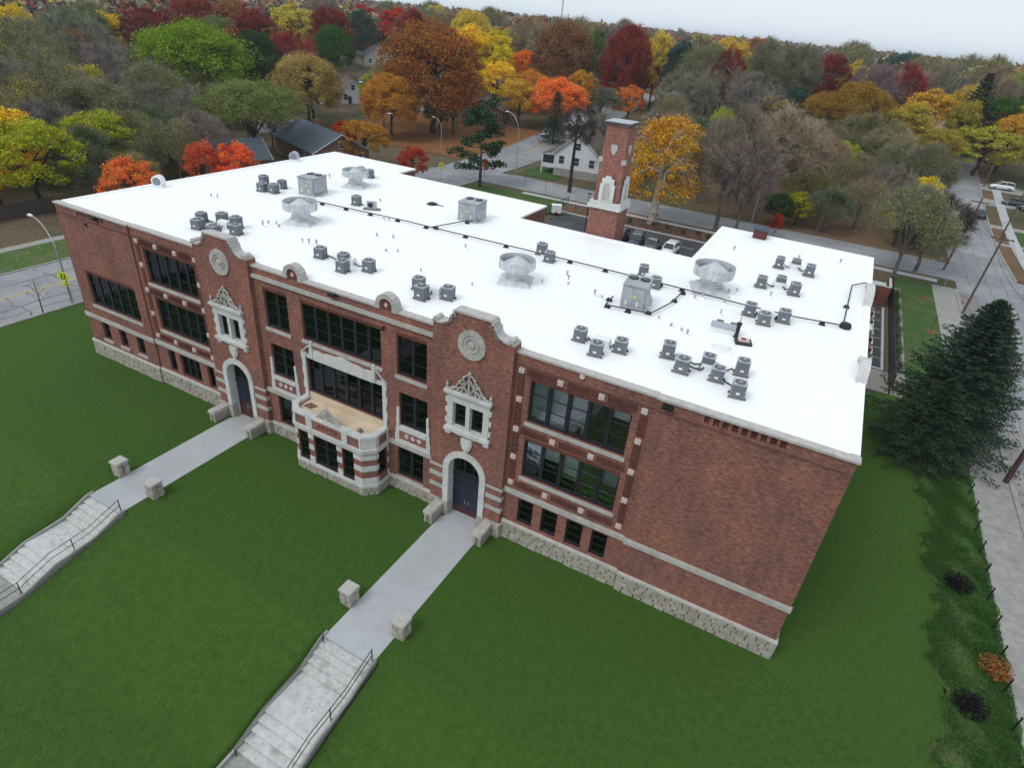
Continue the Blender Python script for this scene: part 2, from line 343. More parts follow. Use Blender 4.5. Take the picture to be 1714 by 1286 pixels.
# lawn: level beside the school, sloping down beside the stairs
def lawn_z(x, y):
    z = lawn_h(x, y)
    if (-20.5 < x < -16.9 or -39.8 < x < -36.1) and -30 < y < -10.9: z -= .5
    if x > 8: z = z*.9-.02
    return z
lx = frange(-66.8, -39.8, 18)+[-39.7]+frange(-39.0, -36.5, 4)+[-36.15, -36.05]+frange(-34, -20.8, 10)+[-20.55, -20.45]+frange(-20, -17.3, 4)+[-16.95, -16.85]+frange(-15, 8.3, 16)
sheet('lawn', 'lawn_grass', lx, frange(-34, -18, 12)+frange(-17.5, -10.5, 20)+[-9, -6, -3, 0, 6, 12, 18, 24, 30, 33, 36.2], lawn_z, 0)
b = MB(); b.box(-67.1, -34, -.35, -66.8, 80.5, .10); tag(b.build('kerb', 'old_concrete'), kind='structure')
# west street (runs away from the camera on the left), north street behind the school, east street on the right
def road(name, x0, x1, y0, y1, m, dz, nx, ny): return sheet(name, m, frange(x0, x1, nx), frange(y0, y1, ny), hgt, dz)
ws = road('west_street', -79.2, -67.1, -60, 330, 'asphalt_worn', 0, 2, 78)
cs = road('cross_street', 22.9, 70, 74, 87.2, 'asphalt_worn', .003, 10, 2)
ns = road('north_street', -67.1, 14.6, 81.2, 90.6, 'asphalt_worn', .004, 20, 2)
es = road('east_street', 14.6, 22.9, -40, 330, 'asphalt_worn', 0, 2, 74)
b = MB(); b.cur = 0
for (x0, x1, y0, y1) in ((-73.35, -73.2, -60, 79), (-73.05, -72.9, -60, 79), (-73.35, -73.2, 93, 300), (-73.05, -72.9, 93, 300)):
    for y in frange(y0, y1, 40)[:-1]:
        h = (y1-y0)/40; b.face([(x0, y, hgt(x0, y)+.008), (x1, y, hgt(x1, y)+.008), (x1, y+h, hgt(x1, y+h)+.008), (x0, y+h, hgt(x0, y+h)+.008)])
tag(b.build('centre_line', 'road_yellow'), kind='structure')
# tar-sealed cracks on the streets
b = MB(); rr = random.Random(5)
def crack(x, y, dx, dy, n, w=.05):
    P = []
    for i in range(n+1):
        P.append((x+dx*i/n+rr.uniform(-.2, .2)*(1 if abs(dy) > abs(dx) else .4), y+dy*i/n+rr.uniform(-.3, .3), 0))
    for a, c in zip(P, P[1:]):
        d = Vector((c[0]-a[0], c[1]-a[1], 0)); t = Vector((-d.y, d.x, 0)).normalized()*w*rr.uniform(.5, 1.4)
        q = [Vector(a)-t, Vector(c)-t, Vector(c)+t, Vector(a)+t]
        b.face([(p.x, p.y, hgt(p.x, p.y)+.012) for p in q])
for yy in (-5, 1.5, 7, 13, 50, 56, 62, 68, 74, 80, 86, 92, 99, 106): crack(-78.8, yy, 11.4, rr.uniform(-1, 1), 14, .035)
for xx in (-76.1, -70.2, -68.6): crack(xx, -25, 0, 135, 60, .04)
for yy in (46, 53, 60, 67, 75, 84, 92, 100, 108, 118): crack(14.8, yy, 7.8, rr.uniform(-2, 2), 10, .03)
for xx in (16.5, 18.9, 21): crack(xx, 20, 0, 110, 60, .028)
for yy in (83.4, 86.0, 88.6): crack(-66, yy, 80, 0, 50, .03)
tag(b.build('crack_sealant', 'tar'), kind='structure')
# verges, sidewalks
def slabs(name, pts, w0, w1, n, m='concrete', dz=.05, axis='y', fix=0):
    """pavement cut into separate slabs along an axis"""
    root = empty(name); tag(root, kind='structure')
    a, c = pts; L = (c-a)/n
    for i in range(n):
        s0, s1 = a+i*L+.012, a+(i+1)*L-.012
        q = MB(); e = R.uniform(-.012, .012)
        if axis == 'y': B = [(w0, s0), (w1, s0), (w1, s1), (w0, s1)]
        else: B = [(s0, w0), (s1, w0), (s1, w1), (s0, w1)]
        q.hexa([(x, y, hgt(x, y)-.12) for x, y in B]+[(x, y, hgt(x, y)+dz+e) for x, y in B]); q.build('slab', m, root)
    return root
slabs('east_sidewalk', (-8, 77), 11.35, 14.15, 28, 'old_concrete', .03)
slabs('north_sidewalk', (-56, 12.2), 78.6, 80.0, 34, 'concrete', .04, 'x')
slabs('far_east_sidewalk', (89, 150), 25.3, 26.9, 31, 'concrete', .05)
slabs('west_sidewalk', (-10, 75), -87.4, -86.0, 24, 'old_concrete', .03)
b = MB()
for x0, x1, y0, y1 in ((14.15, 14.55, -12, 77), (22.9, 23.15, 87.5, 200), (-67.1, -66.9, 92, 230), (-79.45, -79.2, -40, 84), (-79.45, -79.2, 95, 230)):
    n = 24
    for i in range(n):
        ya, yb = y0+(y1-y0)*i/n, y0+(y1-y0)*(i+1)/n
        B = [(x0, ya), (x1, ya), (x1, yb), (x0, yb)]; b.hexa([(x, y, hgt(x, y)-.2) for x, y in B]+[(x, y, hgt(x, y)+.1) for x, y in B])
for x0, x1, y0, y1 in ((-64, 12, 81.0, 81.2), (-64, 12.5, 90.6, 90.85)): b.box(x0, y0, -.2, x1, y1, .1)
tag(b.build('street_kerb', 'old_concrete'), kind='structure')
sheet('east_verge', 'leaf_litter', [23.15, 24.2, 25.3], frange(88.2, 190, 22), hgt, .02)
sheet('east_front_yards', 'grass_fresh', frange(26.9, 60, 8), frange(88.2, 122, 10), hgt, .02)
sheet('west_verge', 'rough_grass', frange(-86, -79.45, 3), frange(-30, 76, 24), hgt, .03)
sheet('leaf_carpet', 'orange_litter', frange(-125, -79.5, 12), frange(96, 135, 12), hgt, .025)
sheet('north_yard', 'leaf_litter', frange(-30, 12.5, 12), frange(90.9, 124, 10), hgt, .02)
sheet('house_yard', 'grass_fresh', frange(-64.5, -56, 4), frange(93, 103, 4), hgt, .03)
sheet('east_lawn', 'grass_fresh', frange(6.2, 11.35, 4), frange(36.3, 76.5, 14), lambda x, y: 0, .02)
sheet('yard_gravel', 'gravel', [0.2, 3, 5.7], [36.2, 39, 41.2], lambda x, y: 0, .03)
sheet('shrub_bed_gravel', 'gravel', [5.9, 6.6, 7.0, 7.3], frange(36.2, 71, 14), lambda x, y: 0, .03)
sheet('north_lawn', 'grass_fresh', frange(-66.5, -46, 8), frange(65, 78.6, 8), lambda x, y: 0, .02)
sheet('north_bed', 'mulch', frange(-46, 3, 16), frange(72.4, 78.6, 5), lambda x, y: 0, .025)
sheet('north_strip', 'leaf_litter', frange(-56, 12, 16), [80.0, 80.5, 81.0], lambda x, y: 0, .03)
sheet('bank', 'rough_grass', frange(7.9, 11.5, 8), frange(-9, 29, 90), lambda x, y: .08*math.sin(x*2.1+y*.7)*math.sin(y*.9)-(.06 if x < 8.0 else 0), .05, warp=lambda x, y: (.35*math.sin(y*.8)+.22*math.sin(y*2.3+1)+.12*math.sin(y*5.1))*max(0, (9.2-x)/1.3)+(.14*math.sin(y*3.1)+.1*math.sin(y*1.3))*max(0, (x-10.6)/.9))
b = MB(); b.prism([(-45.8, 33), (-12, 31), (5.0, 36), (5.0, 60.5), (3, 72.1), (-44, 72.1), (-45.8, 60)], -.3, .012)
pk = tag(b.build('parking_lot', 'asphalt_dark'), kind='structure')
b = MB(); b.box(-45, 72.1, -.2, 3, 72.4, .15); b.box(5.0, 41.6, -.2, 5.25, 61, .15); b.box(0, 41.3, -.2, 5.25, 41.6, .15); b.build('kerb', 'concrete', pk)
b = MB()
for y in (59.4, 58.9, 56.1, 53.2, 50.3, 47.4, 44.5): b.box(.3, y-.06, .0125, 5.0, y+.06, .016)
b.box(-23.6, 67.75, .0125, -20.8, 67.95, .016); b.face([(-24.6, 67.85, .018), (-23.5, 67.35, .018), (-23.5, 68.35, .018)])
b.build('bay_marking', 'road_yellow', pk)
b = MB()
for x in (-34.6, -31.6, -28.6, -25.6, -22.0): b.box(x, 59, .0125, x+.1, 64.5, .016)
b.build('bay_line', 'road_white', pk)
for wi, y in enumerate((57.6, 54.6, 51.7, 48.8, 45.9, 43.2)):       # concrete wheel stops
    q = MB(); q.prism([(4.0, y-.9), (4.18, y-.9), (4.18, y+.9), (4.0, y+.9)], .016, .14)
    tag(q.build('wheel_stop', 'road_white'), 'white concrete wheel stop by the black fence, '+['farthest', 'second farthest', 'third farthest', 'third nearest', 'second nearest', 'nearest'][wi]+' of six', 'wheel stop', 'wheel stops along the east parking bays')
# walks and stairs ------------------------------------------------------------------
def walk_and_stairs(x0, x1, y0, nm):
    root = empty(nm+'_walk'); tag(root, kind='structure')
    n = 6
    for i in range(n):
        ya, yb = -11.2+(y0+11.2)*i/n, -11.2+(y0+11.2)*(i+1)/n
        q = MB(); q.box(x0, ya+.004, -.2, x1, yb-.004, .035+R.uniform(-.002, .002)); q.build('slab', 'concrete', root)
    y, z = -11.2, .035
    def step(dy, m, dz=.16):
        nonlocal y, z
        z -= dz; q = MB(); q.box(x0+.02, y-dy-.03, z-.6, x1-.02, y, z); q.build('step' if dy < 1 else 'landing', m, root); y -= dy
    for _ in range(4): step(.40, 'step_concrete')
    step(2.35, 'step_concrete')
    for _ in range(4): step(.42, 'step_concrete')
    step(4.0, 'old_concrete')
    prof = [(-10.9, .035), (-11.3, .03), (-12.9, -.62), (-15.15, -.80), (-16.95, -1.42), (-20.8, -1.55)]
    for xx, w in ((x0-.10, .12), (x1-.02, .12)):
        q = MB()
        for (ya, za), (yb, zb) in zip(prof, prof[1:]):
            q.hexa([(xx, yb, zb-.8), (xx+w, yb, zb-.8), (xx+w, ya, za-.8), (xx, ya, za-.8), (xx, yb, zb+.09), (xx+w, yb, zb+.09), (xx+w, ya, za+.09), (xx, ya, za+.09)])
        q.build('stair_curb', 'old_concrete', root)
    return root
walk_and_stairs(-20.2, -17.15, -.6, 'right')
walk_and_stairs(-39.45, -36.45, -.6, 'left')
def handrail(x, pts, posts, rails, label):
    t = empty('handrail', (x, pts[0][0], pts[0][1]), 0, label, 'handrail')
    o = Vector((x, pts[0][0], pts[0][1]))
    for hgt_ in rails:
        q = MB(); q.path([Vector((x, y, z+hgt_))-o for y, z in pts], .022, 6); q.build('rail', 'black_metal', t)
    for y, z in posts:
        q = MB(); q.tube(Vector((x, y, z-.1))-o, Vector((x, y, z+rails[0]))-o, .03, .03, 6); q.build('post', 'black_metal', t)
hp = [(-11.0, .04), (-13.0, -.62), (-15.2, -.80), (-17.0, -1.42), (-19.6, -1.5)]
handrail(-17.22, hp, [(-11.05, .03), (-14.0, -.7), (-17.0, -1.42), (-19.5, -1.5)], (.92, .5), 'black metal handrail down the right side of the right-hand stairs')
handrail(-20.05, [(-11.3, 0.02), (-13, -.62), (-15.2, -.8), (-17, -1.42)], [(-11.4, 0), (-17, -1.42)], (.45,), 'low rusty rail along the left side of the right-hand stairs')
handrail(-36.52, hp, [(-11.05, .03), (-14.0, -.7), (-17.0, -1.42), (-19.5, -1.5)], (.92, .5), 'black metal handrail down the right side of the left-hand stairs')
# ================================================================== SCHOOL
B = empty('school_building', (0, 0, 0), 0, 'three storey red brick school with white flat roof, gabled entrances and limestone trim', 'school')
FRONT = (0, -1, 0); UX = (1, 0, 0)
PANES = {}; RB = random.Random(19)
def pane_obj(w, h, loc, parent, uax=(1, 0, 0), m='window_glass'):
    k = (round(w, 3), round(h, 3), m)
    if k not in PANES:
        q = MB(); q.box(-w/2, -.008, -h/2, w/2, .008, h/2); PANES[k] = q.mesh('pane', m)
    o = bpy.data.objects.new('pane', PANES[k]); COL.objects.link(o); o.parent = parent; o.location = loc
    o.rotation_euler = (R.uniform(-.012, .012), 0, math.atan2(uax[1], uax[0])+R.uniform(-.012, .012)); return o
def window(x0, x1, z0, z1, cols, rows, y=0.0, rec=.2, sill=True, brighteners=None, parent=None, O=(0, 0, 0), u=(1, 0, 0), mw=.22, sash=False):
    """frame with heavy mullions; pane objects and a stone sill are its sub-parts"""
    O, u = Vector(O), Vector(u); n = Vector((u.y, -u.x, 0)); up = Vector((0, 0, 1))
    P = lambda s, d, z: O+u*s-n*d+up*z          # d = depth behind the wall face
    q = MB()
    def bar(s0, s1, za, zb, d0, d1): q.hexa([P(s0, d0, za), P(s1, d0, za), P(s1, d1, za), P(s0, d1, za), P(s0, d0, zb), P(s1, d0, zb), P(s1, d1, zb), P(s0, d1, zb)])
    fw = .10; bot = .16
    bar(x0, x0+fw, z0, z1, rec-.03, rec+.1); bar(x1-fw, x1, z0, z1, rec-.03, rec+.1)
    bar(x0+fw, x1-fw, z1-fw, z1, rec-.03, rec+.1); bar(x0+fw, x1-fw, z0, z0+bot, rec-.06, rec+.1)
    iw = (x1-x0-2*fw-(cols-1)*mw)/cols; ih = z1-z0-fw-bot; rb = .045
    ph = (ih-(rows-1)*rb)/rows; cells = []
    for c in range(cols):
        s = x0+fw+c*(iw+mw)
        if c: bar(s-mw, s, z0+bot, z1-fw, rec-.05, rec+.12)
        for r in range(rows):
            zz = z0+bot+r*(ph+rb)
            if r: bar(s, s+iw, zz-rb, zz, rec, rec+.06)
            cells.append((s+iw/2, zz+ph/2, iw, ph, c, r))
    w = q.build('window', 'window_frame', parent or B)
    for s, zz, a, h, c, r in cells: pane_obj(a, h, P(s, rec+.035, zz), w, u)
    if sill:
        q = MB(); s0, s1 = x0-.1, x1+.1
        q.hexa([P(s0, -.09, z0-.24), P(s1, -.09, z0-.24), P(s1, rec-.0, z0-.24), P(s0, rec, z0-.24), P(s0, -.09, z0-.03), P(s1, -.09, z0-.03), P(s1, rec, z0-.002), P(s0, rec, z0-.002)])
        q.build('sill', 'limestone', w)
    bl = dict(brighteners or {})  # boards added behind the panes to lighten otherwise dark glass
    for c in range(cols):
        if c not in bl and RB.random() < .85: bl[c] = (RB.choice(['brightener_grey', 'brightener_grey', 'brightener_tan', 'brightener_pale']), RB.choice([0, .2, .35, .5, .66, .8]))
    for c, (kind, dz) in bl.items():
        s = x0+fw+c*(iw+mw); q = MB(); za = z0+bot+(z1-z0-bot)*dz
        q.hexa([P(s-.08, rec+.25, za), P(s+iw+.08, rec+.25, za), P(s+iw+.08, rec+.28, za), P(s-.08, rec+.28, za), P(s-.08, rec+.25, z1), P(s+iw+.08, rec+.25, z1), P(s+iw+.08, rec+.28, z1), P(s-.08, rec+.28, z1)])
        q.build('pane_brightener', kind, w)
    return w
TOP = 13.0
YP, YT = -.12, -.30
XT = ((-40.5, -35.5, -38.0), (-21.3, -16.25, -18.78))          # gabled entrance bays
def hol(ws): return [rect(*w) for w in ws]
WB = [(-46.6, -41.2, 8.9, 11.48), (-46.42, -41.1, 5.15, 7.72)]
WK = [(-15.3, -9.7, 8.9, 11.48), (-15.28, -9.65, 5.12, 7.67)]
GL = [(-46.4, -45.55, 1.55, 3.42), (-45.0, -42.75, 1.55, 3.42), (-41.95, -41.2, 1.55, 3.42)]
GR = [(-15.25, -14.25, 1.55, 3.42), (-13.7, -12.68, 1.55, 3.42), (-12.1, -11.08, 1.55, 3.42), (-10.55, -9.6, 1.55, 3.42)]
PL = [(-54.65, -48.6, 5.0, 7.75), (-54.4, -53.4, 1.95, 3.5), (-52.2, -51.25, 1.95, 3.5), (-50.0, -49.05, 1.95, 3.5)]
CD = [(-34.72, -32.65, 8.86, 11.5), (-34.65, -32.6, 5.22, 7.67), (-31.5, -25.2, 8.92, 11.47), (-31.43, -25.12, 5.02, 7.68), (-24.05, -21.9, 8.86, 11.5), (-23.92, -21.82, 5.17, 7.67), (-24.1, -22.1, 1.18, 3.5), (-34.6, -32.6, 1.18, 3.5)]
VL = [(-53.5+.36*i, -53.28+.36*i, 12.42, 12.86) for i in range(9)]
VR = [(-6.4+.42*i, -6.14+.42*i, 12.42, 12.84) for i in range(9)]
def wallpart(outline, holes, y, d=.42, name='wall', m='brick'):
    q = MB(); q.slab(outline, holes, (0, y, 0), UX, FRONT, d); return q.build(name, m, B)
wallpart(rect(-56.15, -47.65, 0, TOP-.12), hol(PL+VL), YP)
wallpart(rect(-47.65, -40.5, 0, TOP-.12), hol(WB+GL), 0)
wallpart(rect(-16.25, -8.65, 0, TOP-.12), hol(WK+GR), 0)
wallpart(rect(-8.65, 0, 0, TOP-.12), hol(VR), YP)
wallpart(rect(-35.5, -21.3, 0, TOP-.12), hol(CD), 0)
q = MB(); q.box(-6.6, YP+.16, 12.2, -2.6, YP+.40, 12.87); q.build('vent_backing', 'brick_red', B)
def gable(c):
    o = [(-2.5, 13.32), (-1.78, 13.36)]
    for i in range(7):
        t = math.pi/2*i/6; o.append((-1.78+.5*(math.sin(t)), 13.36+.62*(1-math.cos(t))))
    o += [(-1.12, 13.98), (-1.12, 14.28)]
    return [(c+a, z) for a, z in o]+[(c-a, z) for a, z in reversed(o)]
def upto(c): return [(-c) for c in c]
for (xa, xb, c) in XT:
    g = [p for p in gable(c)]
    g = [(min(max(x, xa), xb), z) for x, z in g]; g[0] = (xa, 13.32); g[-1] = (xb, 13.32)
    outl = [(xa, 0), (xb, 0)]+list(reversed(g))
    ac = c-.06
    holes = [rect(c-1.03, c-.12, 7.08, 8.75), rect(c+.12, c+1.03, 7.08, 8.75), arch(ac, 1.13, .04, 3.9)]
    wallpart(outl, holes, YT, .72)
    # coping stones following the curved gable
    for i in range(len(g)-1):
        a, d = Vector((g[i][0], 0, g[i][1])), Vector((g[i+1][0], 0, g[i+1][1]))
        e = (d-a)
        if e.length < .02: continue
        t = e.normalized(); nrm = Vector((-t.z, 0, t.x)); q = MB(); th = .13
        a2, d2 = a-t*.03, d+t*.03
        q.hexa([(a2.x, YT-.09, a2.z), (d2.x, YT-.09, d2.z), (d2.x, YT+.62, d2.z), (a2.x, YT+.62, a2.z)]+[(p.x+nrm.x*th, yy, p.z+nrm.z*th) for p, yy in ((a2, YT-.09), (d2, YT-.09), (d2, YT+.62), (a2, YT+.62))])
        q.build('coping_stone', 'coping_stone', B)
    # scroll blocks at the shoulders
    for s in (-1, 1):
        q = MB(); xx = c+s*2.32; q.tube((xx, YT-.1, 13.52), (xx, YT+.5, 13.52), .16, .16, 10); q.box(xx-.2, YT-.1, 13.33, xx+.2, YT+.55, 13.42); q.build('scroll_stone', 'coping_stone', B)
    # medallion: ring of voussoirs round a carved boss
    mz = 12.6
    m0 = empty('medallion'); m0.parent = B
    for i in range(14):
        a0, a1 = 2*math.pi*(i+.03)/14, 2*math.pi*(i+.97)/14; q = MB(); pts = []
        for a, r in ((a0, .56), (a1, .56), (a1, .88), (a0, .88)): pts.append((c+r*math.cos(a), mz+r*math.sin(a)))
        q.hexa([(x, YT-.10, z) for x, z in pts]+[(x, YT+.02, z) for x, z in pts]); q.build('ring_stone', 'limestone', m0)
    q = MB(); prof = [(.56, .0), (.56, .05), (.47, .05), (.45, .10), (.36, .10), (.33, .04), (.22, .04), (.19, .12), (.08, .15), (.02, .15)]
    k0 = len(q.v); n = 26
    for r, h in prof:
        for i in range(n): t = 2*math.pi*i/n; q.v.append((c+r*math.cos(t), YT-h, mz+r*math.sin(t)))
    for p in range(len(prof)-1):
        for i in range(n): j = (i+1) % n; q.f.append((k0+p*n+i, k0+p*n+j, k0+(p+1)*n+j, k0+(p+1)*n+i)); q.mi.append(0)
    q.f.append(tuple(k0+(len(prof)-1)*n+i for i in range(n))); q.mi.append(0)
    q.build('carved_boss', 'limestone', m0)
    # stone window surround with pierced crest
    s0 = empty('window_surround'); s0.parent = B; yf = YT-.12
    q = MB(); q.slab(rect(c-1.38, c+1.38, 6.95, 9.35), [rect(c-1.0, c-.13, 7.1, 8.72), rect(c+.13, c+1.0, 7.1, 8.72)], (0, yf, 0), UX, FRONT, .40); q.build('stone_frame', 'limestone_pale', s0)
    for s in (-1, 1):
        for zz in (7.35, 8.05, 8.75):
            q = MB(); q.box(c+s*1.36, yf+.02, zz-.16, c+s*1.52, YT+.02, zz+.16); q.build('quoin', 'limestone_pale', s0)
        q = MB(); q.box(c+s*1.3-.17, yf-.02, 6.45, c+s*1.3+.17, YT+.02, 6.72); q.build('bracket', 'limestone_pale', s0)
        q = MB(); q.box(c+s*.5-.14, yf-.02, 6.58, c+s*.5+.14, YT+.02, 6.72); q.build('bracket', 'limestone_pale', s0)
    q = MB(); q.box(c-1.52, yf-.14, 6.72, c+1.52, YT+.1, 6.95); q.build('sill', 'limestone_pale', s0)
    q = MB(); q.box(c-1.55, yf-.2, 9.35, c+1.55, YT+.03, 9.5); q.box(c-1.48, yf-.12, 9.22, c+1.48, YT+.02, 9.349); q.build('cornice', 'limestone_pale', s0)
    q = MB(); yy = YT-.10
    def pt(a, z): return (c+a, yy, 9.5+z)
    q.tube(pt(0, 0), pt(0, 1.38), .09, .06, 6); q.lathe([(.02, 0), (.11, .07), (.02, .2)], pt(0, 1.32), 8)
    for s in (-1, 1):
        arcs = [[(1.3, .06), (1.05, .12), (.85, .3), (.7, .55), (.55, .72), (.42, .9), (.3, 1.12), (0.05, 1.3)], [(.78, .05), (.62, .28), (.42, .42), (.22, .34), (.14, .12)], [(.5, .06), (.3, .5), (.06, .95)], [(.62, .6), (.42, .56), (.3, .72), (.36, .9)], [(1.0, .1), (.9, .24), (.74, .26), (.68, .12)]]
        for ar in arcs: q.path([pt(s*a, z) for a, z in ar], .058, 6)
        for a, z in ((1.05, .18), (.62, .68), (.36, 1.05)): q.lathe([(.02, -.09), (.10, 0), (.02, .09)], pt(s*a, z), 8)
    q.build('pierced_crest', 'limestone', s0)
    for s in (-1, 1):
        q = MB(); q.lathe([(.11, 0), (.11, .1), (.05, .14), (.10, .26), (.02, .5)], (c+s*1.42, yy, 9.5), 8); q.build('finial', 'limestone', s0)
    for s in (-1, 1): window(c+.12 if s > 0 else c-1.03, c+1.03 if s > 0 else c-.12, 7.08, 8.75, 1, 3, sill=False, O=(0, YT, 0), rec=.22)
    # shield
    q = MB(); sh = [(-.36, .42), (-.2, .5), (0, .44), (.2, .5), (.36, .42), (.38, .05), (.26, -.3), (0, -.55), (-.26, -.3), (-.38, .05)]
    q.slab([(c+a, 6.05+z) for a, z in reversed(sh)], [], (0, YT-.14, 0), UX, FRONT, .16)
    q.slab([(c+a*.7, 6.05+z*.7) for a, z in reversed(sh)], [], (0, YT-.19, 0), UX, FRONT, .08); q.build('stone_shield', 'limestone_pale', B)
    # arched doorway: voussoirs, jamb stones, deep soffit, doors
    d0 = empty('entrance'); d0.parent = B
    n = 11
    for i in range(n):
        a0, a1 = math.pi*(i+.02)/n, math.pi*(i+.98)/n; q = MB(); ro = 1.56 if i == n//2 else 1.5
        pts = [(ac+r*math.cos(a), 3.9+r*math.sin(a)) for a, r in ((a0, 1.10), (a1, 1.10), (a1, ro), (a0, ro))]
        q.hexa([(x, YT-.12, z) for x, z in pts]+[(x, YT+.3, z) for x, z in pts]); q.build('voussoir', 'limestone_pale', d0)
    for s in (-1, 1):
        for k in range(4):
            z0, z1 = 1.12+k*.695, 1.12+(k+1)*.695-.012; xo = 1.5 if k % 2 else 1.47
            q = MB(); q.box(ac+s*1.10, YT-.12, z0, ac+s*xo, YT+.3, z1); q.build('jamb_stone', 'limestone_pale', d0)
        q = MB(); q.box(ac+s*1.08, YT-.15, .03, ac+s*1.55, YT+.3, 1.11); q.build('jamb_base', 'rubble_stone', d0)
    q = MB(); oa = arch(ac, 1.131, .04, 3.9, 16)[1:]+[arch(ac, 1.131, .04, 3.9, 16)[0]]
    pts = [(ac+1.12, .04)]+[(ac+1.12*math.cos(math.pi*i/18), 3.9+1.12*math.sin(math.pi*i/18)) for i in range(19)]+[(ac-1.12, .04)]
    for (xa_, za_), (xb_, zb_) in zip(pts, pts[1:]): q.face([(xa_, YT+.3, za_), (xb_, YT+.3, zb_), (xb_, YT+.70, zb_), (xa_, YT+.70, za_)])
    q.build('soffit', 'limestone_pale', d0)
    yd = YT+.55
    q = MB(); q.slab(arch(ac, 1.12, 3.2, 3.9, 18), [rect(ac-.92, ac-.38, 3.42, 4.35), rect(ac-.28, ac+.28, 3.42, 4.75), rect(ac+.38, ac+.92, 3.42, 4.35)], (0, yd, 0), UX, FRONT, .12); q.box(ac-1.12, yd-.05, 2.95, ac+1.12, yd+.12, 3.2); q.box(ac-1.12, yd-.03, 2.45, ac+1.12, yd+.1, 2.55)
    q.build('transom_frame', 'window_frame', d0)
    for s, h in ((-.65, .93), (0, 1.33), (.65, .93)): pane_obj(.54, h, (ac+s, yd+.05, 3.42+h/2), d0)
    for s in (-1, 1):
        q = MB(); x0_, x1_ = sorted((ac+s*.01, ac+s*1.1)); q.box(x0_, yd-.01, .05, x1_, yd+.06, 2.45)
        q.box(x0_+.12, yd-.035, 1.3, x1_-.12, yd-.01, 2.3)
        q.build('door', 'door_paint', d0)
        q = MB(); q.box(x0_, yd-.02, .06, x1_, yd-.012, .5 if c > -30 else 1.7); q.build('kick_plate', 'door_wood', d0)
        q = MB(); q.tube((ac+s*.12, yd-.09, 1.0), (ac+s*.12, yd-.09, 1.3), .025); q.build('door_handle', 'lamp_metal', d0)
        q = MB(); q.box(x0_, yd-.005, 2.55, x1_, yd+.05, 2.95); q.build('transom_panel', 'door_paint', d0)
    q = MB(); q.box(ac-1.2, yd-1.3, .035, ac+1.2, yd+.3, .05); q.build('threshold', 'concrete', d0)
    # striped stone quoins either side of the door
    for s in (-1, 1):
        xo = xa if s < 0 else xb
        for zz in (1.95, 2.82, 3.6):
            q = MB(); xi = ac+s*1.52; h = .30 if zz < 3.5 else .16
            lo, hi = sorted((xi, xo+s*.05)); q.box(lo, YT-.05, zz, hi, YT+.02, zz+h)
            xs0, xs1 = sorted((xo, xo+s*.05)); q.box(xs0, YT+.021, zz, xs1, .0, zz+h)
            q.build('stone_band', 'limestone', B)
# windows -----------------------------------------------------------------------------
GB, TB = 'brightener_pale', 'brightener_tan'  # pale and tan boards, added per column to lift the pane tone
window(*WB[0], 5, 3, brighteners={0: (GB, .3), 1: (GB, .25), 2: (TB, .2), 3: (GB, .35), 4: (GB, .2)}); window(*WB[1], 5, 3, brighteners={1: (GB, .6), 3: (GB, .55), 4: (GB, .4)})
window(*WK[0], 5, 3, brighteners={1: (GB, .05), 2: (GB, .2), 4: (GB, .7)}); window(*WK[1], 5, 3, brighteners={1: (GB, .1), 2: (GB, .35)})
for w in GL: window(*w, 3 if w[1]-w[0] > 2 else 1, 2, sill=False)
for w in GR: window(*w, 1, 3, sill=False)
window(*PL[0], 5, 3, O=(0, YP, 0), brighteners={2: (GB, .5), 3: (GB, .4), 4: (GB, .6)})
for w in PL[1:]: window(*w, 1, 2, O=(0, YP, 0))
window(*CD[0], 2, 3, brighteners={1: (TB, .6)}); window(*CD[1], 2, 3, sill=False); window(*CD[2], 6, 3, brighteners={1: (TB, .1), 2: (TB, .1), 3: (TB, .05), 4: (TB, .2), 5: (GB, .5)})
window(*CD[3], 6, 3, sill=False, brighteners={0: (GB, .6), 1: (GB, .5), 2: (GB, .55), 3: (GB, .7), 4: (GB, .6)})
window(*CD[4], 2, 3, brighteners={0: (TB, .15), 1: (TB, .4)}); window(*CD[5], 2, 3, sill=False, brighteners={0: (GB, .3)}); window(*CD[6], 2, 3, brighteners={0: (GB, .4)}); window(*CD[7], 2, 3)
# trim ---------------------------------------------------------------------------------
def strip(name, x0, x1, z0, z1, y, pr, m, dep=.05):
    q = MB(); q.box(x0, y-pr, z0, x1, y+dep, z1); return q.build(name, m, B)
n = 7
for (x0, x1, y) in ((-56.25, -47.6, YP), (-47.58, -40.53, 0), (-16.22, -8.7, 0), (-8.68, .08, YP)):
    k = max(2, round((x1-x0)/1.3))
    for i in range(k): strip('belt_stone', x0+(x1-x0)*i/k, x0+(x1-x0)*(i+1)/k-.008, 3.60, 3.88, y, .11, 'limestone')
    strip('belt_ledge', x0, x1, 3.881, 3.95, y, .06, 'limestone')
strip('belt_ledge', -35.47, -31.8, 3.62, 3.95, 0, .12, 'limestone'); strip('belt_ledge', -24.8, -21.33, 3.62, 3.95, 0, .12, 'limestone')
for i in range(11): strip('string_course', -35.47+i*1.2845, -35.47+(i+1)*1.2845-.01, 12.18, 12.42, 0, .16, 'limestone')
strip('string_lower_course', -35.47, -21.33, 12.08, 12.179, 0, .07, 'brick_red')  # projecting red brick course directly below the string course
for (x0, x1, y) in ((-56.1, -47.7, YP), (-47.5, -40.6, 0), (-16.15, -8.75, 0), (-8.6, -.1, YP)):
    q = MB(); k = int((x1-x0)/.18)
    for i in range(k): q.box(x0+i*.18, y-.06, 12.22, x0+i*.18+.13, y+.05, 12.30)
    q.box(x0, y-.075, 12.301, x1, y+.05, 12.34); tag(q.build('brick_corbel', 'brick_house', B), kind='stuff')
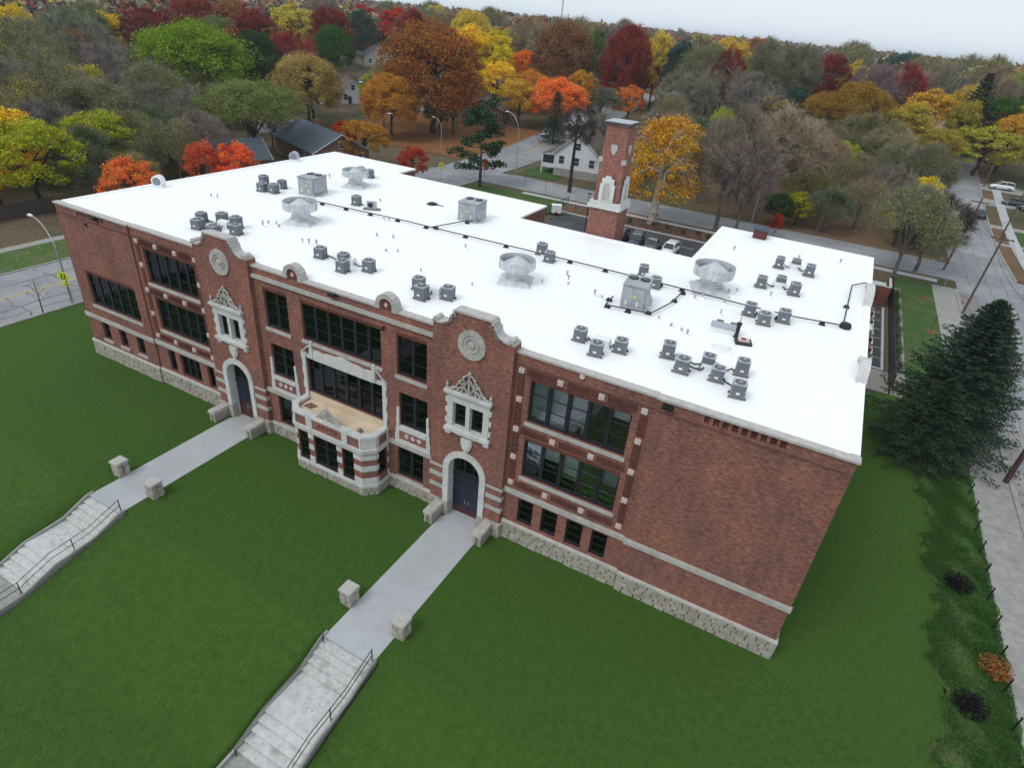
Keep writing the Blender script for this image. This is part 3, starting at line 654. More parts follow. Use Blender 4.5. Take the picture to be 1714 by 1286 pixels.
# projecting header bricks framing the big windows, with carved rosettes
def brick_frame(x0, x1):
    q = MB()
    for xx in (x0+.02, x1+.02):
        for i in range(62):
            z = 4.6+i*.122
            if min(abs(z-zz) for zz in (4.42, 6.28, 8.2, 10.15, 11.94)) > .26: q.box(xx-.2, -.055, z, xx+.2, .05, z+.06)
    w = x1-x0
    for zz in (4.42, 8.21, 11.94):
        k = int((w-.5)/.122)
        for i in range(k):
            x = x0+.3+i*.122
            if min(abs(x-xx) for xx in (x0, x0+w*.333, x0+w*.667, x1)) > .26: q.box(x, -.055, zz-.2, x+.06, .05, zz+.2)
    tag(q.build('header_brick_frame', 'brick_red', B), kind='stuff')
    for zz in (12.22,):
        pass
    for xx, zz in [(x, z) for x in (x0, x1) for z in (4.42, 6.28, 8.2, 10.15, 11.94)]+[(x0+w*f, z) for f in (.333, .667) for z in (4.42, 8.21, 11.94)]:
        r = MB()
        for a in range(4):
            t = math.pi/4+a*math.pi/2; cx, cz = xx+.1*math.cos(t), zz+.1*math.sin(t)
            r.tube((cx, .02, cz), (cx, -.085, cz), .11, .09, 7)
        r.tube((xx, .02, zz), (xx, -.12, zz), .07, .05, 7); r.build('rosette', 'rosette_stone', B)
    for za, zb in ((11.62, 11.66), (12.20, 12.22)): pass
brick_frame(-15.87, -9.15); brick_frame(-47.05, -40.95)
r = MB(); r.tube((-12.54, .02, 12.72), (-12.54, -.09, 12.72), .17, .14, 10); r.build('rosette', 'rosette_stone', B)
# lintel rows above windows (soldier course)
for w, y in [(x, 0) for x in WB+WK+[CD[0], CD[2], CD[4]]]+[(PL[0], YP)]:
    q = MB(); k = int((w[1]-w[0])/.085)
    for i in range(k): q.box(w[0]+i*.085, y-.022, w[3]+.01, w[0]+i*.085+.07, y+.05, w[3]+.21)
    tag(q.build('soldier_course', 'brick_red', B), kind='stuff')
# parapet coping stones on the front edge, small arched crests
for (x0, x1, y, z) in ((-56.25, -47.55, YP, TOP+.02), (-47.54, -40.52, 0, TOP), (-35.48, -32.5, 0, TOP), (-31.2, -25.35, 0, TOP), (-24.05, -21.32, 0, TOP), (-16.23, -8.70, 0, TOP), (-8.69, .1, YP, TOP+.02)):
    k = max(2, round((x1-x0)/1.1))
    for i in range(k):
        q = MB(); q.box(x0+(x1-x0)*i/k, y-.09, z-.12, x0+(x1-x0)*(i+1)/k-.008, y+.40, z); q.build('coping_stone', 'coping_stone', B)
for cx in (-31.85, -24.7):
    cr = empty('arched_crest'); cr.parent = B; z0 = 12.88
    q = MB(); q.slab(rect(cx-.52, cx+.52, z0, z0+.25)[:2]+[(cx+.5*math.cos(math.pi*i/12), z0+.25+.5*math.sin(math.pi*i/12)) for i in range(13)], [], (0, -.02, 0), UX, FRONT, .4); q.build('brick_infill', 'brick_red', cr)
    for i in range(8):
        a0, a1 = math.pi*(i+.03)/8, math.pi*(i+.97)/8; q = MB()
        pts = [(cx+rr_*math.cos(a), z0+.25+rr_*math.sin(a)) for a, rr_ in ((a0, .46), (a1, .46), (a1, .74), (a0, .74))]
        q.hexa([(x, -.12, z) for x, z in pts]+[(x, .42, z) for x, z in pts]); q.build('arch_stone', 'coping_stone', cr)
    for s in (-1, 1): q = MB(); q.box(cx+s*.44, -.12, z0, cx+s*.82, .42, z0+.24); q.build('foot_stone', 'coping_stone', cr)
    q = MB(); q.hexa([(cx, -.08, z0+.16), (cx+.13, -.08, z0+.32), (cx, -.08, z0+.48), (cx-.13, -.08, z0+.32)]+[(cx, -.0, z0+.16), (cx+.13, -.0, z0+.32), (cx, 0, z0+.48), (cx-.13, 0, z0+.32)]); q.build('rosette', 'rosette_stone', cr)
# stone frames under the paired second-floor windows
for w in (CD[1], CD[5]):
    x0, x1 = w[0], w[1]; s0 = empty('stone_window_frame'); s0.parent = B
    for s, xx in ((-1, x0), (1, x1)):
        for k, (za, zb, ww) in enumerate(((3.95, 4.6, .30), (4.6, 5.2, .24), (5.2, 5.85, .20), (5.85, 6.55, .15))):
            q = MB(); a, d = sorted((xx-s*.02, xx+s*ww)); q.box(a, -.08, za+.004, d, .04, zb-.004); q.build('jamb_stone', 'limestone_pale', s0)
    q = MB(); q.box(x0+.02, -.12, 4.92, x1-.02, .2, 5.2); q.build('sill', 'limestone_pale', s0)
    q = MB(); q.box(x0+.02, -.03, 4.2, x1-.02, .02, 4.919); q.build('brick_panel', 'brick', s0)
    q = MB(); q.box(x0+.02, -.07, 3.951, x1-.02, .02, 4.199); q.build('base_stone', 'limestone_pale', s0)
    for k in range(3):
        xx, zz = (x0+x1)/2+(k-1)*.48, 4.56; q = MB()
        for a in range(4): t = a*math.pi/2; q.tube((xx+.09*math.cos(t), 0, zz+.09*math.sin(t)), (xx+.09*math.cos(t), -.07, zz+.09*math.sin(t)), .1, .08, 7)
        q.build('rosette', 'rosette_stone', s0)
# large stone frame round the middle window above the bay
s0 = empty('stone_window_frame'); s0.parent = B
for s, xx in ((-1, -31.43), (1, -25.12)):
    for k in range(6):
        za = 4.72+k*.55; ww = .34 if k % 2 else .27; q = MB(); a, d = sorted((xx+s*.0, xx+s*ww)); q.box(a, -.12, za, d, .05, za+.54); q.build('jamb_stone', 'limestone_pale', s0)
    q = MB(); q.box(xx+s*.02-.14, -.16, 7.76, xx+s*.02+.28 if s > 0 else xx+.12, .03, 8.05); q.build('impost', 'limestone_pale', s0)
    xx2 = xx-s*.62
    q = MB(); q.box(xx2-.12, -.2, 7.76, xx2+.12, .02, 8.72); q.lathe([(.10, 0), (.12, .05), (.05, .1), (.11, .2), (.02, .34)], (xx2, -.09, 8.72), 8); q.build('pinnacle', 'limestone_pale', s0)
    q = MB(); q.path([(xx+s*.25, -.1, 8.06), (xx+s*.0, -.1, 8.2), (xx-s*.25, -.1, 8.5), (xx-s*.48, -.1, 8.6)], .07, 6); q.build('scroll', 'limestone', s0)
hp_ = [(-30.7, 7.69), (-25.85, 7.69)]; topc = []
for i in range(21):
    f = i/20; x = -25.85-(4.85)*f; topc.append((x, 8.42+.24*max(0, math.sin(math.pi*f))**6-.10*math.sin(2*math.pi*f*2)**2*(1 if .1 < f < .9 else 0)))
q = MB(); q.slab(hp_+topc, [], (0, -.14, 0), UX, FRONT, .17); q.build('header_stone', 'limestone_pale', s0)
q = MB(); q.box(-31.3, -.1, 7.69, -30.72, .03, 7.95); q.box(-25.83, -.1, 7.69, -25.25, .03, 7.95); q.build('header_ear', 'limestone_pale', s0)
# rubble base, courses of separate stones -------------------------------------------------
base = empty('stone_base'); base.parent = B
rs = random.Random(3)
def stone_course(u0, u1, z0, z1, O, u, bulk, pr=.13, lmin=.36, lmax=.78):
    O, u = Vector(O), Vector(u); n = Vector((u.y, -u.x, 0)); s = u0
    while s < u1-.01:
        L = min(rs.uniform(lmin, lmax), u1-s)
        if u1-s-L < .2: L = u1-s
        p = pr+rs.uniform(-.02, .03); g = .012
        P = lambda a, d, z: O+u*a+n*d+Vector((0, 0, z))
        c = [P(s+g, -.02, z0+g), P(s+L-g, -.02, z0+g), P(s+L-g, -.02, z1-g), P(s+g, -.02, z1-g)]
        e = .035; f = [P(s+g+e*rs.random(), p, z0+g+e*rs.random()), P(s+L-g-e*rs.random(), p+rs.uniform(-.02, .02), z0+g+e*rs.random()), P(s+L-g-e*rs.random(), p+rs.uniform(-.02, .02), z1-g-e*rs.random()), P(s+g+e*rs.random(), p, z1-g-e*rs.random())]
        q = bulk or MB(); k = len(q.v); q.v += [tuple(x) for x in c+f]
        for t in ((4, 5, 6, 7), (0, 1, 5, 4), (1, 2, 6, 5), (2, 3, 7, 6), (3, 0, 4, 7)): q.f.append(tuple(k+i for i in t)); q.mi.append(0)
        if not bulk: q.build('stone', 'rubble_stone', base)
        s += L
bulk = MB()
ZC = [0, .26, .50, .76, 1.0, 1.24]
for a, z in zip(ZC, ZC[1:]):
    stone_course(-8.62, .12, a, z, (0, YP, 0), UX, None); stone_course(-16.2, -8.64, a, z, (0, 0, 0), UX, None)
    stone_course(-47.6, -40.5, a, z, (0, 0, 0), UX, bulk); stone_course(-56.27, -47.62, a, z, (0, YP, 0), UX, bulk)
    stone_course(-24.85, -21.35, a*.7, z*.7, (0, 0, 0), UX, None); stone_course(-35.45, -31.8, a*.7, z*.7, (0, 0, 0), UX, bulk)
    for (xa, xb, c) in XT:
        ac = c-.06
        bl = None if c > -30 else bulk
        stone_course(xa-.1, ac-1.55, a*.88, z*.88, (0, YT, 0), UX, bl); stone_course(ac+1.55, xb+.1, a*.88, z*.88, (0, YT, 0), UX, bl)
        stone_course(0, .36, a*.88, z*.88, (xb-.0, YT, 0), (0, 1, 0), bulk)
    stone_course(-.2, 33, a, z, (0, 0, 0), (0, 1, 0), bulk)
tag(bulk.build('stone', 'rubble_stone', base), kind='stuff')
for (x0, x1, y, z) in ((-56.3, -47.62, YP, 1.24), (-47.6, -40.52, 0, 1.24), (-16.2, -8.66, 0, 1.24), (-8.64, .14, YP, 1.24), (-35.4, -31.82, 0, .87), (-24.82, -21.35, 0, .87)):
    k = max(2, round((x1-x0)/1.2))
    for i in range(k): q = MB(); q.hexa([(x0+(x1-x0)*i/k+.004, y-.15, z), (x0+(x1-x0)*(i+1)/k-.004, y-.15, z), (x0+(x1-x0)*(i+1)/k-.004, y+.02, z), (x0+(x1-x0)*i/k+.004, y+.02, z), (x0+(x1-x0)*i/k+.004, y-.13, z+.12), (x0+(x1-x0)*(i+1)/k-.004, y-.13, z+.12), (x0+(x1-x0)*(i+1)/k-.004, y+.02, z+.18), (x0+(x1-x0)*i/k+.004, y+.02, z+.18)]); q.build('ledge_stone', 'limestone', base)
# bay ------------------------------------------------------------------------------------
bay = empty('entrance_bay'); bay.parent = B
FP = [(-31.75, 0), (-31.75, -1.2), (-31.1, -1.84), (-25.5, -1.84), (-24.87, -1.2), (-24.87, 0)]
BW = {2: [(.2, 1.1, .83, 3.16), (1.55, 3.53, .83, 3.16), (3.95, 4.93, .83, 3.16)], 0: [(.1, .95, 1.3, 3.25)], 4: [(.2, 1.08, 1.36, 3.25)]}
for i in range(5):
    a, c = Vector((*FP[i], 0)), Vector((*FP[i+1], 0)); L = (c-a).length; u = (c-a)/L; n = Vector((u.y, -u.x, 0)); hs = BW.get(i, [])
    q = MB(); q.slab(rect(0, L, 0, 4.55), [rect(*h) for h in hs], a, u, n, .32); q.build('bay_wall', 'brick', bay)
    P = lambda s, d, z: a+u*s+n*(d+.002*i)+Vector((0, 0, z+.0025*i))
    def st(s0, s1, z0, z1, pr, m='limestone_pale', nm='stone_band', dd=-.02):
        q = MB(); q.hexa([P(s0, pr, z0), P(s1, pr, z0), P(s1, dd, z0), P(s0, dd, z0), P(s0, pr, z1), P(s1, pr, z1), P(s1, dd, z1), P(s0, dd, z1)]); q.build(nm, m, bay)
    spans = []; s = 0
    for h in sorted(hs): spans.append((s, h[0])); s = h[1]
    spans.append((s, L))
    for (s0, s1) in spans:
        for z0, z1 in ((.86, 1.36), (1.92, 2.33), (2.82, 3.18)): st(s0-.0, s1+.0, z0, z1, .035)
    st(-.03, L+.03, .62, .84, .09, nm='bay_sill')
    st(-.03, L+.03, 3.28, 3.55, .05, nm='bay_lintel'); st(-.06, L+.06, 3.551, 3.70, .14, nm='bay_cornice')
    pan = {2: [(.12, 1.05), (1.55, 4.05), (4.5, 5.45)], 0: [(.15, 1.0)], 4: [(.25, 1.05)]}.get(i, [])
    s = 0
    for p in sorted(pan)+[(L, L)]:
        if p[0]-s > .05: st(s, p[0], 3.705, 4.5, .06, nm='parapet_pier')
        s = p[1]
    # cap of the parapet
    q = MB(); q.hexa([P(-.06, .1, 4.501), P(L+.06, .1, 4.501), P(L+.06, -.36, 4.501), P(-.06, -.36, 4.501), P(-.06, .08, 4.68), P(L+.06, .08, 4.68), P(L+.06, -.34, 4.68), P(-.06, -.34, 4.68)]); q.build('parapet_cap', 'limestone_pale', bay)
    for h in hs: window(h[0], h[1], h[2], h[3], 2 if h[1]-h[0] > 1.5 else 1, 3, O=a, u=u, sill=False, parent=bay, mw=.2, rec=.14)
    for k in range(2): stone_course(-.05, L+.05, .31*k, .31*(k+1), a, u, None if i >= 2 else None, .09, .3, .6)
bi = [(-31.4, .0), (-31.4, -1.05), (-30.95, -1.5), (-25.65, -1.5), (-25.2, -1.05), (-25.2, .0)]
q = MB(); q.prism(bi, 3.5, 4.40); q.build('terrace_floor', 'terrace_floor', bay)
q = MB(); q.box(-31.38, -.035, 4.4, -25.22, .01, 5.02); q.build('wall_flashing', 'terrace_floor', bay)
q = MB(); q.prism([(-31.2, -.95), (-30.5, -.95), (-30.3, -.45), (-31.0, -.35)], 4.40, 4.42); q.build('rust_stain', 'rust_stain', bay)
q = MB(); q.lathe([(.16, 0), (.2, .08), (.1, .2), (.03, .3)], (-26.2, -1.1, 4.4), 9); q.build('drain_dome', 'sleeper_wood', bay)
q = MB(); cx, yy, zb = -28.3, -1.72, 4.68
def pt(a, z): return (cx+a, yy, zb+z)
q.tube(pt(0, 0), pt(0, .95), .09, .06, 6)
for s in (-1, 1):
    for ar in ([(1.0, .05), (.75, .2), (.5, .5), (.28, .75), (.04, .95)], [(.7, .05), (.5, .32), (.28, .36), (.14, .1)], [(.42, .06), (.22, .5), (.04, .72)], [(.62, .3), (.5, .5), (.36, .42)]): q.path([pt(s*a, z) for a, z in ar], .06, 6)
q.build('pierced_crest', 'limestone', bay)
q = MB()
for k in range(5): q.tube((-29.1+k*.36, -1.87, 4.1+(.06 if k % 2 else -.04)), (-28.9+k*.36, -1.90, 4.22), .05, .03, 5)
q.build('carved_scroll', 'brick_red', bay)
q = MB(); q.tube((-28.0, -1.95, .55), (-28.0, -1.95, .95), .03); q.build('hose_bib', 'white_plastic', bay)
# remaining walls, floors, roof -------------------------------------------------------------
def boxpart(name, m, x0, y0, z0, x1, y1, z1): q = MB(); q.box(x0, y0, z0, x1, y1, z1); return q.build(name, m, B)
boxpart('wall', 'brick', -.4, .31, 0, 0, 33, TOP-.1); boxpart('wall', 'brick', -56.15, .31, 0, -55.75, 31.3, TOP-.1)
boxpart('wall', 'brick', -12.25, 32.6, 0, -.41, 33, TOP-.1); boxpart('wall', 'brick', -12.65, 21.8, 0, -12.25, 33, TOP-.1)
boxpart('wall', 'brick', -27.7, 21.4, 0, -12.66, 21.8, TOP-.1); boxpart('wall', 'brick', -28.1, 21.4, 0, -27.71, 27.3, TOP-.1)
boxpart('wall', 'brick', -44.9, 26.9, 0, -28.11, 27.3, TOP-.1); boxpart('wall', 'brick', -45.3, 27.0, 0, -44.91, 30.4, TOP-.1); boxpart('wall', 'brick', -55.74, 30.0, 0, -45.31, 30.4, TOP-.1)
RP = [(-55.9, .42), (-.15, .42), (-.15, 32.85), (-12.4, 32.85), (-12.4, 21.6), (-27.85, 21.6), (-27.85, 27.1), (-45.05, 27.1), (-45.05, 30.2), (-55.9, 30.2)]
q = MB(); q.prism(RP, 12.55, 12.93); q.build('roof', 'roof_membrane', B)
edge = [(-56.2, 30.45), (-44.85, 30.45), (-44.85, 27.35), (-27.65, 27.35), (-27.65, 21.85), (-12.2, 21.85), (-12.7, 33.05), (.05, 33.05), (.05, .4)]
for (ex0, ey0, ex1, ey1) in ((-56.2, .42, -55.85, 30.45), (-55.84, 30.05, -44.85, 30.45), (-45.2, 27.36, -44.85, 30.04), (-45.2, 26.95, -27.65, 27.35), (-28.0, 21.86, -27.65, 26.94), (-28.0, 21.45, -12.21, 21.85), (-12.6, 21.86, -12.2, 33.05), (-12.19, 32.7, .05, 33.05), (-.32, .42, .05, 32.69)):
    boxpart('roof_edge', 'roof_membrane', ex0, ey0, 12.85, ex1, ey1, 13.0)
# little raised parapet gables along the east edge
for (y0, y1) in ((7.7, 10.9), (20.2, 25.0)):
    q = MB(); m_ = (y0+y1)/2; h_ = (y1-y0)/2
    prof = [(y0, 13.0), (y0+.35, 13.0), (y0+.5, 13.25)]+[(m_-h_*.62*math.cos(math.pi*i/8), 13.25+.28*math.sin(math.pi*i/8)) for i in range(9)]+[(y1-.5, 13.25), (y1-.35, 13.0), (y1, 13.0)]
    for (a, za), (c, zc) in zip(prof, prof[1:]): q.hexa([(-.42, a, za-.2), (.1, a, za-.2), (.1, c+.001, zc-.2), (-.42, c+.001, zc-.2), (-.42, a, za+.06), (.1, a, za+.06), (.1, c+.001, zc+.06), (-.42, c+.001, zc+.06)])
    q.build('parapet_gable', 'limestone_pale', B)
for z in (.02, 4.05, 7.98):
    boxpart('floor_slab', 'interior_floor', -55.7, .45, z, -.45, 4.98, z+.12); 
for z in (4.0, 7.93, 12.5): boxpart('ceiling', 'interior_plaster', -55.7, .45, z-.3, -.45, 4.98, z)
boxpart('interior_wall', 'interior_plaster', -55.7, 5.0, 0, -.45, 5.2, 12.5)
for x in (-47.8, -40.7, -35.4, -31.9, -28.4, -24.6, -21.5, -16.1, -12.4, -8.9): boxpart('interior_wall', 'interior_plaster', x, .75, 0.02, x+.15, 4.99, 12.5)
q = MB()                                       # flood lights fixed on the facade
for x, z, y in ((-51.2, 12.65, YP), (-28.6, 12.75, 0), (-8.1, 12.62, YP)):
    q = MB(); q.box(x-.25, y-.32, z, x+.25, y-.05, z+.16); q.tube((x, y-.1, z+.1), (x, y+.02, z+.1), .05); q.build('flood_light', 'black_metal', B)
for x, z in ((-52.6, 11.9), (-24.9, 11.62)): q = MB(); q.lathe([(.11, 0), (.11, .1), (.04, .15)], (x, -.2, z), 9); q.box(x-.05, -.25, z+.1, x+.05, .02, z+.17); q.build('security_camera', 'pipe_black', B)
# ================================================================== CHIMNEY TOWER
t = empty('chimney_tower', (-20.3, 23.2, 0), 0, 'tall tapering red brick chimney tower with limestone niches and flat grey cap', 'chimney')
def cbox(name, m, x0, y0, z0, x1, y1, z1, par=t): q = MB(); q.box(x0, y0, z0, x1, y1, z1); return q.build(name, m, par)
cbox('shaft', 'brick', -1.2, -1.2, 0, 1.2, 1.2, 15.2)
q = MB(); a, c = 1.08, .84
q.hexa([(-a, -a, 15.2), (a, -a, 15.2), (a, a, 15.2), (-a, a, 15.2), (-c, -c, 21.4), (c, -c, 21.4), (c, c, 21.4), (-c, c, 21.4)]); q.build('shaft', 'brick', t)
cbox('stone_ledge', 'limestone_pale', -1.38, -1.38, 15.2, 1.38, 1.38, 15.5); cbox('stone_ledge', 'limestone_pale', -1.28, -1.28, 15.501, 1.28, 1.28, 15.75)
cbox('cap_slab', 'shingle_dark', -.98, -.98, 21.4, .98, .98, 21.62); cbox('cap_plate', 'hvac_light', -1.02, -1.02, 21.621, 1.02, 1.02, 21.68)
for (ox, oy, u) in ((0, -1, (1, 0, 0)), (1, 0, (0, 1, 0))):
    n = Vector((u[1], -u[0], 0)); U = Vector(u)
    nb = empty('stone_niche'); nb.parent = t
    dd = 1.20
    q = MB(); o = [(-.62, 15.76), (.62, 15.76), (.62, 17.1), (.5, 17.1), (.5, 17.55), (.28, 17.55), (.22, 17.75), (-.22, 17.75), (-.28, 17.55), (-.5, 17.55), (-.5, 17.1), (-.62, 17.1)]
    q.slab(o, [arch(0, .30, 15.9, 16.9, 8)], n*dd, u, n, .12); q.build('niche_frame', 'limestone_pale', nb)
    q = MB(); q.slab(arch(0, .31, 15.89, 16.9, 8), [], n*(dd-.07), u, n, .08); q.build('niche_panel', 'limestone', nb)
    q = MB(); sh = [(-.24, .35), (.24, .35), (.26, 0), (.14, -.28), (0, -.42), (-.14, -.28), (-.26, 0)]
    q.slab([(x, 19.7+z) for x, z in reversed(sh)], [], n*.99, u, n, .12); q.build('stone_shield', 'limestone', t)
for sx in (-1, 1):
    q = MB(); q.box(sx*.93-.17, -1.03, 18.7, sx*.93+.17, -.8, 19.05); q.build('corner_stone', 'limestone', t)
    q = MB(); q.box(.78, sx*.9-.17, 18.7, 1.03, sx*.9+.17, 19.05) if sx > 0 else q.box(-1.03, .7, 18.7, -.78, 1.0, 19.05); q.build('corner_stone', 'limestone', t)
# ================================================================== ROOFTOP EQUIPMENT
RZ = 12.93
def condenser_proto():
    c = empty('air_conditioner', (0, 0, 0))
    def ring(h, z0, z1, mb, r=.12):
        p = []
        for (sx, sy, a0) in ((1, 1, 0), (-1, 1, 90), (-1, -1, 180), (1, -1, 270)):
            for k in range(3):
                a = math.radians(a0+45*k); p.append((sx*(h-r)+r*math.cos(a), sy*(h-r)+r*math.sin(a)))
        mb.prism(p, z0, z1); return p
    q = MB(); ring(.36, .12, .84, q); q.build('core', 'hvac_dark', c)
    q = MB()
    for i in range(11): ring(.40, .14+i*.064, .14+i*.064+.042, q)
    q.build('louvre_panel', 'hvac_grey', c)
    q = MB(); q.box(-.412, -.14, .13, -.38, .14, .845); q.build('service_panel', 'hvac_grey', c)
    for sx in (-1, 1):
        for sy in (-1, 1): q = MB(); q.tube((sx*.368, sy*.368, .12), (sx*.368, sy*.368, .845), .035, .035, 5); q.build('corner_post', 'hvac_grey', c)
    q = MB(); ring(.42, .845, .90, q); q.build('top_cover', 'hvac_light', c)
    q = MB(); q.lathe([(.32, .901), (.32, .925), (.29, .925)], n=18); q.build('fan_well', 'hvac_dark', c)
    q = MB(); 
    for r in (.10, .17, .24, .31): q.path([(r*math.cos(2*math.pi*i/14), r*math.sin(2*math.pi*i/14), .935) for i in range(15)], .008, 3)
    for i in range(6): a = math.pi*i/3; q.tube((0, 0, .935), (.32*math.cos(a), .32*math.sin(a), .935), .01, .01, 4)
    q.lathe([(.09, .93), (.09, .96), (.03, .97)], n=10); q.build('fan_guard', 'hvac_light', c)
    for yy in (-.36, .24): q = MB(); q.box(-.52, yy, 0, .52, yy+.12, .12); q.build('timber', 'sleeper_wood', c)
    q = MB(); q.box(-.12, -.408, .3, .10, -.40, .42); q.build('nameplate', 'white_plastic', c)
    return c
cp = condenser_proto(); first_c = [True]
ORD = ['first', 'second', 'third', 'fourth', 'fifth', 'sixth', 'seventh']
clusters = [
 ('the cluster before the far-left package unit', [(-48.5, 12.9), (-50.0, 14.5), (-47.4, 13.2), (-48.1, 14.8)]),
 ('the cluster behind the left gable', [(-44.7, 3.8), (-43.6, 2.6), (-43.5, 4.6), (-41.7, 2.4), (-41.9, 4.5), (-40.8, 3.5)]),
 ('the group behind the left arched crest', [(-33.2, 3.8), (-31.3, 3.9), (-30.4, 2.8), (-29.2, 3.9)]),
 ('the pair beside the farthest ventilator', [(-46.9, 24.0), (-45.6, 23.8)]),
 ('x', [(-40.0, 15.3)]),
 ('the trio behind the right arched crest', [(-25.0, 3.5), (-24.0, 2.4), (-22.8, 3.4)]),
 ('the pair beside the middle of the black pipe', [(-22.0, 14.6), (-20.9, 13.6)]),
 ('the pair behind the nearest package unit', [(-14.4, 15.2), (-13.1, 13.8)]),
 ('the trio behind the right gable', [(-14.1, 3.2), (-12.75, 2.15), (-11.8, 3.3)]),
 ('the row of six at the right roof end', [(-9.5, 4.3), (-8.45, 3.15), (-7.4, 4.3), (-6.7, 3.35), (-5.75, 4.75), (-5.5, 2.35)]),
 ('the trio on the black pipe run', [(-6.8, 13.2), (-5.8, 12.35), (-4.8, 13.5)]),
 ('the middle trio on the rear right wing', [(-7.0, 19.0), (-5.85, 20.0), (-4.8, 19.0)]),
 ('the rearmost trio on the rear right wing', [(-6.5, 24.4), (-5.4, 25.2), (-4.3, 24.1)]),
]
for nm, pts in clusters:
    nm2 = nm
    for i, (x, y) in enumerate(pts):
        if len(pts) == 1: lab = 'grey air conditioner condenser standing alone beyond the round left ventilator'
        else: lab = f'grey condenser, {ORD[i]} from left in {nm}'
        loc = (x, y, RZ); rz = R.uniform(-.12, .12)+.1; sc = R.choice([1.0, 1.0, 1.06, .95]); sv = (.80*sc, .80*sc, R.choice([.84, .9, .98]))
        if first_c[0]:
            first_c[0] = False; cp.location = loc; cp.rotation_euler = (0, 0, rz); cp.scale = sv; tag(cp, lab, 'air conditioner', 'condensers on the white roof')
        else: copy_tree(cp, loc, rz, lab, 'condensers on the white roof', scale=sv)
    if len(pts) >= 2:           # shared pipe box and line set
        mxx, my = sum(p[0] for p in pts)/len(pts), sum(p[1] for p in pts)/len(pts)+.5
        bx = empty('pipe_box', (mxx, my, RZ), .1, 'white pipe hood feeding '+nm, 'pipe box', 'pipe hoods on the roof')
        q = MB(); q.hexa([(-.5, -.28, 0), (.5, -.28, 0), (.5, .28, 0), (-.5, .28, 0), (-.42, -.2, .42), (.42, -.2, .42), (.42, .2, .5), (-.42, .2, .5)]); q.build('hood', 'white_plastic', bx)
        for x, y in pts:
            dx, dy = x-mxx, y-my; d = math.hypot(dx, dy)
            if d < .9: continue
            q = MB(); e = (dx*(1-.45/d), dy*(1-.45/d)); ca, sa = math.cos(-.1), math.sin(-.1); r2 = lambda a, b: (a*ca-b*sa, a*sa+b*ca)
            P = [(*r2(dx*.2, dy*.2), .22), (*r2(dx*.4+.1, dy*.4), .10), (*r2(dx*.6, dy*.6+.08), .16), (*r2(e[0], e[1]), .3)]; q.path(P, .045, 6); q.build('line_set', 'hvac_dark', bx)
def ventilator(x, y, s, lab):
    v = empty('roof_ventilator', (x, y, RZ), .35, lab, 'ventilator', 'round ventilators on the roof'); 
    q = MB(); q.hexa([(-1.05, -1.05, 0), (1.05, -1.05, 0), (1.05, 1.05, 0), (-1.05, 1.05, 0), (-.62, -.62, .32), (.62, -.62, .32), (.62, .62, .32), (-.62, .62, .32)]); q.build('curb_base', 'galvanised', v)
    q = MB(); q.lathe([(.66, .30), (.66, .46), (.62, .46), (.62, .72), (.70, .74), (.78, .92)], n=24, cap=False); q.build('neck', 'galvanised', v)
    q = MB(); q.lathe([(.86, .86), (1.12, .90), (1.13, 1.46), (1.10, 1.46), (1.09, .95)], n=28, cap=False); q.build('wind_band', 'galvanised', v)
    q = MB()
    for i in range(28):
        a = 2*math.pi*i/28
        if i % 4 == 0: q.tube((1.135*math.cos(a), 1.135*math.sin(a), .92), (1.135*math.cos(a), 1.135*math.sin(a), 1.45), .015, .015, 4)
    tag(q.build('seam', 'hvac_light', v), kind='stuff')
    q = MB(); q.lathe([(.86, 1.10), (.84, 1.14), (.06, 1.62), (.02, 1.64)], n=24); q.build('cone_cap', 'galvanised', v)
    q = MB(); q.lathe([(1.085, .96), (.80, .94), (.10, .94)], n=24, cap=False); q.build('inner_pan', 'hvac_dark', v)
    q = MB()
    for i in range(4): a = math.pi/2*i+.4; q.tube((.85*math.cos(a), .85*math.sin(a), 1.3), (1.1*math.cos(a), 1.1*math.sin(a), 1.3), .025)
    q.build('strut', 'galvanised', v)
    v.scale = (s, s, s); return v
ventilator(-39.75, 8.7, 1.12, 'round galvanised ventilator with conical cap, front left of the roof')
ventilator(-44.3, 20.2, 1.05, 'round galvanised ventilator farthest back, between package unit and condenser pair')
ventilator(-21.0, 8.7, 1.05, 'round galvanised ventilator in the middle of the roof, grey cone inside dark rim')
ventilator(-9.9, 16.0, 1.2, 'largest round ventilator with rust inside, near the right courtyard corner')
